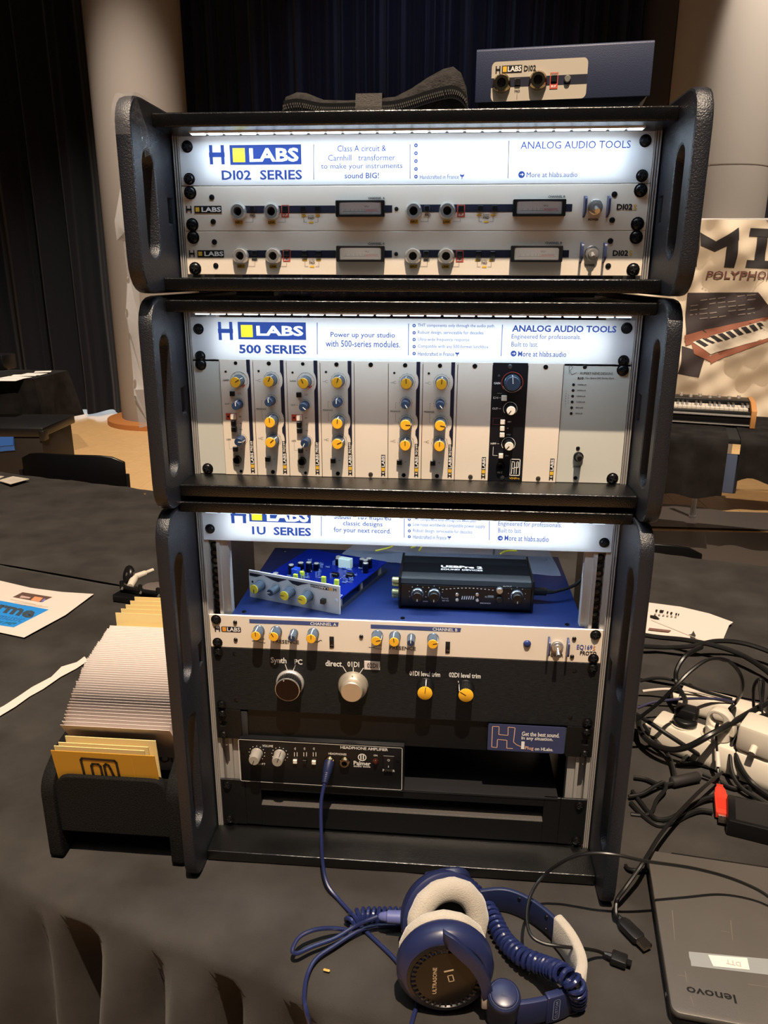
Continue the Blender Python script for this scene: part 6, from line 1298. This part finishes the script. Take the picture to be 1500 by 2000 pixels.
# clear punched pocket hanging behind the left side of the racks
YP = .13
poly = [(237, 338), (250, 360), (262, 450), (270, 540), (276, 640), (286, 760), (290, 832), (272, 836), (268, 790), (262, 745), (255, 690), (248, 610), (246, 540), (241, 470), (230, 470), (227, 432), (234, 370)]
def pk(x, y): v = at_y(x, y, YP); return (v.x, v.z)
pts = [pk(*p) for p in poly]; holes_ = []
for x, y, w_, h_ in ((247, 464, 3, 9), (249, 548, 2.6, 6), (250, 612, 2.6, 9), (254, 655, 2.4, 6), (265, 750, 3, 10), (268, 776, 3, 5)):
    c = pk(x, y); k_ = .00066; holes_.append([(c[0] + w_ * k_ * math.cos(t * math.pi / 6), c[1] + h_ * k_ * math.sin(t * math.pi / 6)) for t in range(12)])
g = holed(pts, holes_, .0012, 0); xf(g, Matrix.Translation((0, YP, 0)) @ RX90)
g2 = G(); g2.V = [(x, y + .004 * math.sin(z * 60) + .002 * math.sin(z * 143 + x * 200), z) for x, y, z in g.V]; g2.F = g.F
pkt = solo(g2, 'plastic_pocket', mat('clear_pocket_film', (186, 188, 192), .18, 0, .3, 40, alpha=.36), 'clear punched plastic pocket hanging beside the left of the racks, before the column', 'plastic pocket')

g = G(); v = Vector(pkt.location); g.box(-.2725 - v.x, -.2624 - v.x, YP - .004 - v.y, YP + .006 - v.y, 1.54 - v.z, 1.60 - v.z); g.obj('tape_tab', tp, pkt)
# ================================================================ the hall behind
woodf = mat('oak_floor', (196, 158, 108), .38, 0, .1, 30, .25, 10, aniso=(1, 8, 1))
wall = mat('hall_wall_paint', (80, 70, 66), .8)
g = G(); g.box(-8, 6, -3.5, 12, -.06, -.004); fl = struct(g.obj('floor', mat('oak_floor_base', (168, 132, 88), .5)))
random.seed(5)
def board(): h = G(); h.box(-.0945, .0945, -.9, .9, -.004, 0); return h.obj('floor_board', woodf, bevel=.001, seg=1)
for i in range(-37, 30):
    off = random.choice((0, .6, 1.2))
    for j in range(0, 4): 
        y = 3.4 + 1.802 * j + off - .6; x = .19 * i
        inst('board', board, fl, (x, y, 0))
g = G(); g.box(-8, 6, 10.6, 10.7, 0, 6); struct(g.obj('wall_back', wall))
g = G(); g.box(-8.1, -8, -3.5, 10.7, 0, 6); struct(g.obj('wall_left', wall))
g = G(); g.box(6, 6.1, -3.5, 10.7, 0, 6); struct(g.obj('wall_right', wall))
g = G(); g.box(-8, 6, -3.5, 10.7, 6.2, 6.3); struct(g.obj('ceiling', mat('dark_ceiling', (30, 28, 28), .9)))
# grey vinyl runway on the floor to the right, with a black joint
gv = mat('grey_vinyl', (92, 84, 80), .45, 0, .1, 40)
def quadslab(name, label, cat, pts, z0, z1, m):
    h = G(); h.prism([(p.x, p.y) for p in pts], z1 - z0, Matrix.Translation((0, 0, z0))); return solo(h, name, m, label, cat)
f = lambda x, y: at_z(x, y, .012)
quadslab('floor_mat', 'grey vinyl floor mat on the right, beyond the black joint', 'mat', [f(1180, 980), f(1340, 986), f(1420, 999), f(1560, 1003), f(1560, 1036), f(1250, 1027)], .0005, .012, gv)
quadslab('floor_mat', 'grey vinyl floor mat on the right, on the near side of the black joint', 'mat', [f(1250, 1036), f(1560, 1042), f(1600, 1180), f(1200, 1180)], .0005, .012, gv)
# round columns
colm = mat('grey_column_plaster', (150, 140, 132), .75, 0, .05, 20)
def column(n, x, y, r, ring):
    h = G(); h.lathe([(r, 0), (r, 6.2)], 48, Matrix.Translation((x, y, 0))); o = struct(h.obj('column', colm)); o['label'] = n
    if ring: h = G(); h.lathe([(r + .15, .001), (r + .15, .05), (r + .12, .06), (r, .06)], 48, Matrix.Translation((x, y, 0))); h.obj('wooden_ring', mat('column_base_wood', (176, 112, 58), .5), o)
    for z in (() if ring else (at_y(1430, 322, 5.4).z,)):
        h = G(); h.lathe([(r + .0015, z), (r + .0015, z + .006)], 48, Matrix.Translation((x, y, 0)), cap=False); h.obj('plaster_joint', mat('joint_grey', (120, 106, 94), .8), o)
cl = at_z(290, 823, 0); column('grey round column on a wooden ring, left of the racks', -2.96, 7.0, .435, True)
cr0 = at_y(1338, 300, 5.6).x; column('light grey round column behind the banner, half in shadow', 2.05, 5.75, .39, False)
h = G(); h.box(1.75, 2.9, 8.9, 9.2, 0, 6.2); struct(h.obj('wall_pier', mat('brown_pier_paint', (120, 106, 98), .8)))
# dark pipe in front of the wall
pp = at_y(1324, 100, 6.2); h = G(); h.lathe([(.032, 0), (.032, 6.2)], 16, Matrix.Translation((pp.x, 6.2, 0))); o = h.obj('trim_1', mat('dark_green_pipe', (30, 32, 28), .4)); struct(o); o['label'] = 'dark vertical pipe between the stage curtain and the right column'
# stage curtains
def curtain(label, x0, x1, y, z0, z1, m, amp, per, seed, tilt=0):
    n = int((x1 - x0) / .02); rows = [z0, z0 + .3, 1.2, 2.4, 3.8, z1]; h = G()
    for i in range(n + 1):
        x = x0 + (x1 - x0) * i / n; ph = x / per * 2 * math.pi + 1.6 * noise.noise(Vector((x * 1.1, seed, 0))); w_ = math.sin(ph)
        w_ = math.copysign(abs(w_) ** .6, w_) + .35 * math.sin(ph * 2.3 + seed) + .4 * noise.noise(Vector((x * 6, seed, 3)))
        for j, z in enumerate(rows):
            k_ = 1 - .35 * j / (len(rows) - 1); h.V.append((x + .02 * noise.noise(Vector((x * 3, z, seed))), y + tilt * (x - x0) + amp * k_ * (w_ + .25 * noise.noise(Vector((x * 4, z * .7, seed)))), z + (.015 * math.sin(ph + 1) if j == 0 else 0)))
    R = len(rows)
    for i in range(n):
        for j in range(R - 1): a = i * R + j; h.F.append((a, a + 1, a + R + 1, a + R))
    return solo(h, 'stage_curtain', m, label, 'curtain', smooth=80)
velv = mat('navy_velvet', (13, 13, 22), .85, 0, .2, 200, spec=.2, sheen=.12)
velb = mat('blue_black_velvet', (17, 22, 44), .6, 0, .2, 200, spec=.35, sheen=.1)
c1_ = curtain('dark curtain in wide folds, left of the column, light showing under its hem', -7.6, -3.1, 7.15, .04, 6.0, velv, .085, .34, 1, .02)
c2_ = curtain('blue black curtain in fine folds behind the racks, between the two columns', -3.0, 1.93, 8.2, .03, 6.0, velb, .05, .16, 4)
c3_ = curtain('dark curtain at the right edge behind the light column', 2.62, 5.2, 6.6, .03, 6.0, velv, .07, .3, 8)
for x0, x1, y, lb in ((-7.7, -3.05, 7.2, 'steel curtain track over the left curtain'), (-3.05, 2.1, 8.2, 'steel curtain track over the middle curtain'), (2.6, 5.3, 6.6, 'steel curtain track over the right curtain')):
    h = G(); h.box(x0, x1, y - .03, y + .03, 5.98, 6.2); solo(h, 'curtain_track', blacksteel, lb, 'curtain track')
# ---- banner behind the keyboard
YB = 4.05
def bw(x, z): return .026 * math.sin(x * 8 + z * 6) + .020 * math.sin(x * 4 - z * 9 + 1) + .010 * math.sin(x * 15 + z * 14) + .007 * math.sin(x * 34 + z * 25) + .006 * math.sin(x * 22 - z * 40)
def bp_(px, py, e=0): q = at_y(px, py, YB); return q
bt = at_y(1372, 430, YB); bx0 = bt.x - .45; bx1 = at_y(1500, 430, YB).x + 1.1; bz1 = bt.z; bz0 = at_y(1330, 760, YB).z - .25
ban = thing('banner', 'cream cloth banner with big dark letters and a printed synthesizer, behind the keyboard', 'banner', ((bx0 + bx1) / 2, YB, bz0)); BOf = Vector(ban.location)
h = G(); nx, nz = 110, 60
for i in range(nx + 1):
    for j in range(nz + 1): x = bx0 + (bx1 - bx0) * i / nx; z = bz0 + (bz1 - bz0) * j / nz; h.V.append((x - BOf.x, bw(x, z), z - BOf.z))
for i in range(nx):
    for j in range(nz): a = i * (nz + 1) + j; h.F.append((a, a + 1, a + nz + 2, a + nz + 1))
h.obj('banner_cloth', mat('banner_cream', (206, 190, 168), .8), ban, smooth=80)
h = G(); h.tube([(bx0 - BOf.x, .015, bz1 - BOf.z), (bx1 - BOf.x, .015, bz1 - BOf.z)], .012, 10); h.obj('top_bar', alu, ban)
for x in (bx0 + .05, bx1 - .05): h = G(); h.tube([(x - BOf.x, .03, -bz0 + .002), (x - BOf.x, .03, bz1 - BOf.z)], .014, 10); h.obj('stand_pole', blacksteel, ban)
def bpoly(nm, m, polys, e=.004):
    h = G()
    for poly in polys:
        P_ = [at_y(x, y, YB) for x, y in poly]; n = len(P_); c = sum(P_, Vector()) / n
        # subdivide as a fan so that the print follows the waves of the cloth
        V_ = []
        K = 12
        if n == 4:
            for i in range(K + 1):
                for j in range(K + 1):
                    s, t = i / K, j / K; p = (P_[0] * (1 - s) + P_[1] * s) * (1 - t) + (P_[3] * (1 - s) + P_[2] * s) * t; V_.append((p.x - BOf.x, bw(p.x, p.z) - e, p.z - BOf.z))
            h.add(V_, [(i * (K + 1) + j, i * (K + 1) + j + 1, (i + 1) * (K + 1) + j + 1, (i + 1) * (K + 1) + j) for i in range(K) for j in range(K)])
        else: h.add([(p.x - BOf.x, bw(p.x, p.z) - e - .003, p.z - BOf.z) for p in P_], [tuple(range(n))])
    return h.obj(nm, m, ban)
bk = mat('banner_black', (40, 36, 38), .8); bt_ = mat('banner_maroon', (120, 80, 76), .8)
bpoly('big_letters', bk, [[(1366, 454), (1394, 472), (1394, 492), (1366, 480)], [(1394, 472), (1437, 445), (1437, 470), (1394, 492)], [(1416, 458), (1437, 445), (1433, 523), (1413, 522)], [(1343, 452), (1366, 452), (1362, 521), (1340, 520)],
    [(1462, 446), (1560, 448), (1558, 465), (1460, 462)], [(1476, 463), (1498, 464), (1493, 510), (1471, 508)], [(1454, 508), (1512, 510), (1510, 525), (1452, 523)]])
a, b = at_y(1381, 537, YB), at_y(1540, 541, YB); h = G(); vs, fs, asp = glyphs('POLYPHONIC', .02)
h.add([(a.x + (b.x - a.x) * v[0] - BOf.x, bw(a.x + (b.x - a.x) * v[0], a.z + (v[1] - .5) * .045) - .012, a.z + (v[1] - .5) * .045 - BOf.z) for v in vs], fs); h.obj('small_letters', bt_, ban)
bpoly('printed_panel', mat('print_dark_panel', (52, 42, 42), .8), [[(1346, 572), (1478, 571), (1500, 600), (1340, 650)], [(1340, 650), (1500, 600), (1560, 640), (1336, 668)], [(1330, 675), (1378, 690), (1360, 735), (1320, 728)]])
bpoly('printed_wood', mat('print_wood', (140, 84, 62), .8), [[(1336, 655), (1500, 617), (1560, 605), (1338, 675)], [(1350, 668), (1385, 690), (1386, 706), (1352, 690)], [(1385, 696), (1500, 656), (1560, 640), (1386, 710)]], .006)
bpoly('printed_keys', mat('print_ivory', (214, 202, 184), .8), [[(1352, 668), (1500, 622), (1560, 640), (1388, 692)]], .0075)
bpoly('printed_sharps', bk, [[(1358 + 14.5 * i, 666 - 4.4 * i), (1367 + 14.5 * i, 663.5 - 4.4 * i), (1384 + 13.5 * i, 674 - 4.3 * i), (1375 + 13.5 * i, 677 - 4.3 * i)] for i in range(9)], .0095)
wl = mat('print_grey_lines', (120, 108, 102), .8)
pc_ = bpoly('printed_controls', wl, [[(1352 + 18 * i, 588 + 9 * j - 2 * i), (1366 + 18 * i, 586 + 9 * j - 2 * i), (1366 + 18 * i, 588 + 9 * j - 2 * i), (1352 + 18 * i, 590 + 9 * j - 2 * i)] for i in range(7) for j in range(5) if (i * 3 + j * 5) % 4], .006); pc_['kind'] = 'stuff'
# ---- keyboard table, keyboard
KT = .72
ka, kb_ = at_z(1325, 850, KT), at_z(1560, 866, KT); kd = Vector((kb_.x - ka.x, kb_.y - ka.y, 0)).normalized(); kn = Vector((-kd.y, kd.x, 0))
def kp(a, b, z=0): v = Vector((ka.x, ka.y, 0)) + kd * a + kn * b; v.z = z; return v
kan = math.atan2(kd.y, kd.x)
tb = thing('keyboard_table', 'table under the black cloth that carries the keyboard at the right', 'table', tuple(kp(.25, .37)), kan)
h = G(); h.box(-.98, .95, -.35, .35, KT - .03, KT - .004); h.obj('tabletop', blkm, tb, bevel=.003)
for x in (-.9, .9):
    for y in (-.28, .28): h = G(); h.tube([(x, y, 0), (x, y, KT - .028)], .016, 10); h.obj('leg', chrome, tb)
def drape(label, a0, a1, b0, b1, z, drop, seed, side=True, wave=.02, origin=kp):
    h = G(); prof = [(b1, 0, 0), ((b0 + b1) / 2, 0, 0), (b0 + .02, 0, 0), (b0 - .004, -.006, 0)] + [(b0 - .012, -drop * i / 8, i / 8) for i in range(1, 9)]
    n = int((a1 - a0) / .025)
    for i in range(n + 1):
        a = a0 + (a1 - a0) * i / n
        for b, dz, k_ in prof: h.V.append(tuple(origin(a, b - k_ * (wave + wave * math.sin(a * 17 + seed) + wave * .6 * math.sin(a * 31)), z + dz + (.012 * math.sin(a * 29 + seed) * k_ if k_ > .9 else 0))))
    R = len(prof)
    for i in range(n):
        for j in range(R - 1): q = i * R + j; h.F.append((q, q + 1, q + R + 1, q + R))
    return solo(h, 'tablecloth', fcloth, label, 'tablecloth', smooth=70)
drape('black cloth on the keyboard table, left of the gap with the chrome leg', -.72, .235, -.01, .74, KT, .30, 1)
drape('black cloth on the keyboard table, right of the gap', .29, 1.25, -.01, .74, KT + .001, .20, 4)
h = G(); q = kp(.27, .06); h.box(-.035, .035, -.02, .02, 0, .20, Matrix.Translation((q.x, q.y, KT - .29)) @ Matrix.Rotation(kan, 4, 'Z')); bb_ = solo(h, 'blue_bag', mat('dull_blue_fabric', (70, 84, 112), .8), 'dull blue bag hanging in the gap between the two cloths of the keyboard table', 'bag', bevel=.008)
kbt = thing('keyboard', 'black keyboard with a wooden end cheek, on the cloth in front of the banner', 'keyboard', tuple(kp(-.05, .34, KT)), kan)
M = Matrix.Rotation(0, 4, 'Z')
h = G(); h.box(-.55, .40, 0, .30, .012, .085); h.obj('case', blk, kbt, bevel=.006)
h = G(); h.box(-.55, .40, -.012, 0, .058, .066); h.box(-.55, .40, -.006, 0, .010, .016); h.obj('front_trim', alu, kbt)
h = G(); h.prism([(-.03, .003), (.30, .003), (.30, .125), (.10, .125), (-.03, .095)], .026, Matrix(((0, 0, 1, .40), (1, 0, 0, 0), (0, 1, 0, 0), (0, 0, 0, 1)))); h.obj('wooden_cheek', mat('cheek_wood', (186, 130, 74), .5), kbt, bevel=.003)
ivory = mat('ivory_keys', (210, 200, 186), .4)
for i in range(40):
    def mk(): k_ = G(); k_.box(-.0112, .0112, 0, .135, .085, .098); return k_.obj('white_key', ivory, bevel=.001, seg=1)
    inst('wkey', mk, kbt, (-.535 + .0233 * i, .005, 0))
    if i % 7 not in (2, 6):
        def mk2(): k_ = G(); k_.prism([(0, 0), (.088, 0), (.088, .014), (.008, .014)], .012, Matrix(((0, 0, 1, -.006), (1, 0, 0, .0), (0, 1, 0, .098), (0, 0, 0, 1)))); return k_.obj('black_key', blk)
        inst('bkey', mk2, kbt, (-.535 + .0233 * i + .0117, .05, 0))
h = G(); h.box(-.55, .40, .16, .30, .085, .12); h.obj('control_panel', blk, kbt, bevel=.003)
for i in range(18): h = G(); h.lathe([(.010, 0), (.009, .016)], 12, Matrix.Translation((-.5 + .05 * i, .21 + .04 * (i % 2), .12))); h.obj('control_knob', mat('ivory_knob', (170, 160, 150), .4), kbt)
for x in (-.5, .36):
    for y in (.03, .27): h = G(); h.lathe([(.012, .001), (.012, .012)], 10, Matrix.Translation((x, y, 0))); h.obj('rubber_foot', rubber, kbt)
# chrome leg standing on the vinyl mat
lp0 = at_z(1352, 1010, .012)
h = G(); q0 = Vector((lp0.x, lp0.y, .013)); h.tube([q0, q0 + Vector((-.003, .0, .66))], .017, 12); h.lathe([(.024, 0), (.022, .012)], 14, Matrix.Translation(q0)); solo(h, 'steel_stand_leg', chrome, 'short shiny steel leg standing on the grey mat under the keyboard table', 'leg')
# ---- chairs
def chair(label, c, an, w_=.42, top=.80):
    o = thing('chair', label, 'chair', (c.x, c.y, 0), an, 'black chairs behind the far table')
    h = G(); n = 10; v = []
    for i in range(n + 1):
        t = -1 + 2 * i / n; y = .035 * t * t
        for e in (0, .012):
            zt_ = top - .03 * abs(t) ** 6; v += [(t * w_ / 2, -y + e, top - .26), (t * w_ / 2, -y + e, top - .10), (t * w_ / 2 * .995, -y + e - .004, zt_)]
    f_ = []
    for i in range(n):
        a = i * 6; b = a + 6
        f_ += [(a, a + 1, b + 1, b), (a + 1, a + 2, b + 2, b + 1), (a + 3, b + 3, b + 4, a + 4), (a + 4, b + 4, b + 5, a + 5), (a + 2, a + 5, b + 5, b + 2), (a, b, b + 3, a + 3)]
    f_ += [(0, 3, 4, 1), (1, 4, 5, 2), (6 * n, 6 * n + 1, 6 * n + 4, 6 * n + 3), (6 * n + 1, 6 * n + 2, 6 * n + 5, 6 * n + 4)]
    h.add(v, f_); h.obj('backrest', mat('chair_black_shell', (12, 12, 13), .3), o, smooth=60, bevel=.004)
    h = G(); h.box(-w_ / 2, w_ / 2, -.02, .40, .44, .46); h.obj('seat', MATS['chair_black_shell'], o, bevel=.008)
    for s in (-1, 1):
        h = G(); h.tube([(s * (w_ / 2 + .008), -.05, 0), (s * (w_ / 2 + .008), -.02, .45), (s * (w_ / 2 + .006), -.028, top - .08)], .010, 8); h.obj('leg', blacksteel, o)
        h = G(); h.tube([(s * (w_ / 2 + .008), .40, 0), (s * (w_ / 2 + .008), .38, .44)], .010, 8); h.obj('leg', blacksteel, o)
    return o
p0, p1 = at_y(20, 920, 2.06), at_y(238, 920, 2.03)
chair('black chair with a rounded backrest behind the far table, at the left', Vector(((p0.x + p1.x) / 2, 2.08, 0)), math.atan2(-.03 * 0, 1) + R_(180 - 4), .46, at_y(130, 893, 2.05).z + .005)
p1 = at_y(1378, 1070, 1.45); chair('black chair with a rounded backrest behind the far table, at the right', Vector((p1.x - .215, 1.47, 0)), R_(180 - 12), .42, at_y(1360, 1068, 1.45).z + .004)
# ---- far table at the left with papers and a box, dark case with a blue cloth in front of it
FT = .75
fa, fb_ = at_z(125, 728, FT), at_z(8, 748, FT)
ft = thing('side_table', 'far table under a black cloth at the left, in front of the dark curtain', 'table', (-3.55, 4.85, 0))
h = G(); h.box(-.62, .50, -.22, .24, FT - .03, FT - .004); h.obj('tabletop', MATS['table_laminate'], ft)
for x in (-.55, .44):
    for y in (-.18, .2): h = G(); h.tube([(x, y, 0), (x, y, FT - .028)], .016, 8); h.obj('leg', chrome, ft)
FC = Vector((-3.55, 4.85, 0))
h = G(); x0, x1, y0, y1 = -.66, .535, -.25, .27; rows = 8
ring_ = []
for k_ in range(0, 15): ring_.append((x0 + (x1 - x0) * k_ / 14, y0))
for k_ in range(1, 7): ring_.append((x1, y0 + (y1 - y0) * k_ / 6))
for k_ in range(1, 15): ring_.append((x1 - (x1 - x0) * k_ / 14, y1))
for k_ in range(1, 6): ring_.append((x0, y1 - (y1 - y0) * k_ / 6))
nr = len(ring_); h.V += [(x + FC.x, y + FC.y, FT) for x, y in ring_]
for r_ in range(1, rows + 1):
    k_ = r_ / rows
    for i, (x, y) in enumerate(ring_):
        corner = (abs(x - x0) < .06 or abs(x - x1) < .06) and (abs(y - y0) < .06 or abs(y - y1) < .06)
        ox = (1 if x >= x1 - .001 else -1 if x <= x0 + .001 else 0); oy = (1 if y >= y1 - .001 else -1 if y <= y0 + .001 else 0)
        dd_ = (.52 if (corner and x > 0 and y < 0) else .36); wv = .02 + .02 * math.sin(i * 1.7); h.V.append((x + FC.x + ox * (wv + (.05 if corner else 0)) * k_, y + FC.y + oy * wv * k_, FT - dd_ * k_))
    for i in range(nr): j = (i + 1) % nr; h.F.append(((r_ - 1) * nr + i, (r_ - 1) * nr + j, r_ * nr + j, r_ * nr + i))
h.F.append(tuple(range(nr)))
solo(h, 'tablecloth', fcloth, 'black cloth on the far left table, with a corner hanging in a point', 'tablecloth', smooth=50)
random.seed(21)
for i, (px, py, w_, d_, r_) in enumerate(((12, 742, .20, .14, .1), (30, 738, .20, .12, -.15), (48, 734, .18, .11, .3), (66, 732, .16, .12, 0), (84, 727.5, .12, .10, .4))):
    q = at_z(px, py, FT); h = G(); h.box(-w_ / 2, w_ / 2, -d_ / 2, d_ / 2, .0008 + .0012 * i, .0018 + .0012 * i, Matrix.Translation((q.x, q.y, FT)) @ Matrix.Rotation(r_, 4, 'Z'))
    solo(h, 'leaflet', paper, ['leftmost white leaflet on the far left table', 'second white leaflet from the left on the far left table', 'middle white leaflet of five on the far left table', 'fourth white leaflet from the left on the far left table', 'rightmost white leaflet on the far left table'][i], 'leaflet', 'leaflets on the far left table')
q = at_z(-4, 722, FT); lt = thing('equipment_case', 'dark equipment case with a pale handle on the far left table', 'case', (q.x - .06, q.y + .05, FT)); h = G(); h.box(-.2, .14, -.1, .1, .001, .12); h.obj('case_body', blk, lt, bevel=.008)
h = G(); h.tube([(.10, -.105, .155), (.06, -.105, .165), (-.1, -.105, .16)], .008, 8); h.obj('handle', cpl, lt); h = G(); h.box(-.1, .09, -.11, -.09, .06, .16); h.obj('handle_bracket', blk, lt, bevel=.004)
# road case with blue cloth
q0, q1 = at_z(75, 888, .0), at_z(-40, 905, 0)
cs = thing('road_case', 'dark brown trunk with an open lid edge at the left, before the far left table', 'case', (at_y(75, 870, 4.03).x - .45, 4.28, 0), R_(4))
ctop = at_y(60, 838, 4.0).z
h = G(); h.box(-.5, .445, -.25, .25, .001, ctop - .07); h.obj('case_body', mat('dark_brown_case', (24, 18, 17), .6), cs, bevel=.008)
h = G(); h.box(-.52, .470, -.27, .27, ctop - .065, ctop); h.obj('lid', blk, cs, bevel=.01)
h = G(); h.box(.44, .475, -.275, -.2, ctop - .09, ctop - .02); h.obj('corner_guard', blacksteel, cs, bevel=.005)
h = G(); n = 14; v = []
for i in range(n + 1):
    t = i / n; x = -.5 + .76 * t; z = ctop - .26 + .10 * t + .008 * math.sin(t * 9)
    v += [(x, -.268, z), (x, -.275, z + .035), (x, -.285, z + .04), (x, -.262, z + .11), (x, -.256, z + .11)]
for i in range(n):
    for k_ in range(5): h.F.append((i * 5 + k_, i * 5 + (k_ + 1) % 5, i * 5 + 5 + (k_ + 1) % 5, i * 5 + 5 + k_))
h.V = v; h.F += [(0, 1, 2, 3, 4), tuple(range(5 * n, 5 * n + 5))]
M = cs.matrix_basis
h.V = [tuple(Matrix.Translation(cs.location) @ Matrix.Rotation(R_(4), 4, 'Z') @ Vector(p)) for p in h.V]
solo(h, 'blue_cloth', mat('bright_blue_fabric', (48, 104, 196), .7), 'folded bright blue cloth draped along the front of the brown trunk', 'cloth', smooth=50)
h = G(); q = Vector(cs.location) + Vector((-.05, -.12, ctop + .0005)); h.box(-.1, .1, -.05, .05, 0, .004, Matrix.Translation(q)); solo(h, 'leaflet', paper, 'single white leaflet lying on the lid of the brown trunk', 'leaflet')
h = G(); fp = [at_z(x, y, .006) for x, y in ((62, 824), (76, 822), (87, 820), (82, 813), (70, 811))]; h.tube(smooth(fp, 6), .006, 6); solo(h, 'floor_cable', rubber, 'black cable curving on the wooden floor beneath the far left table', 'cable')
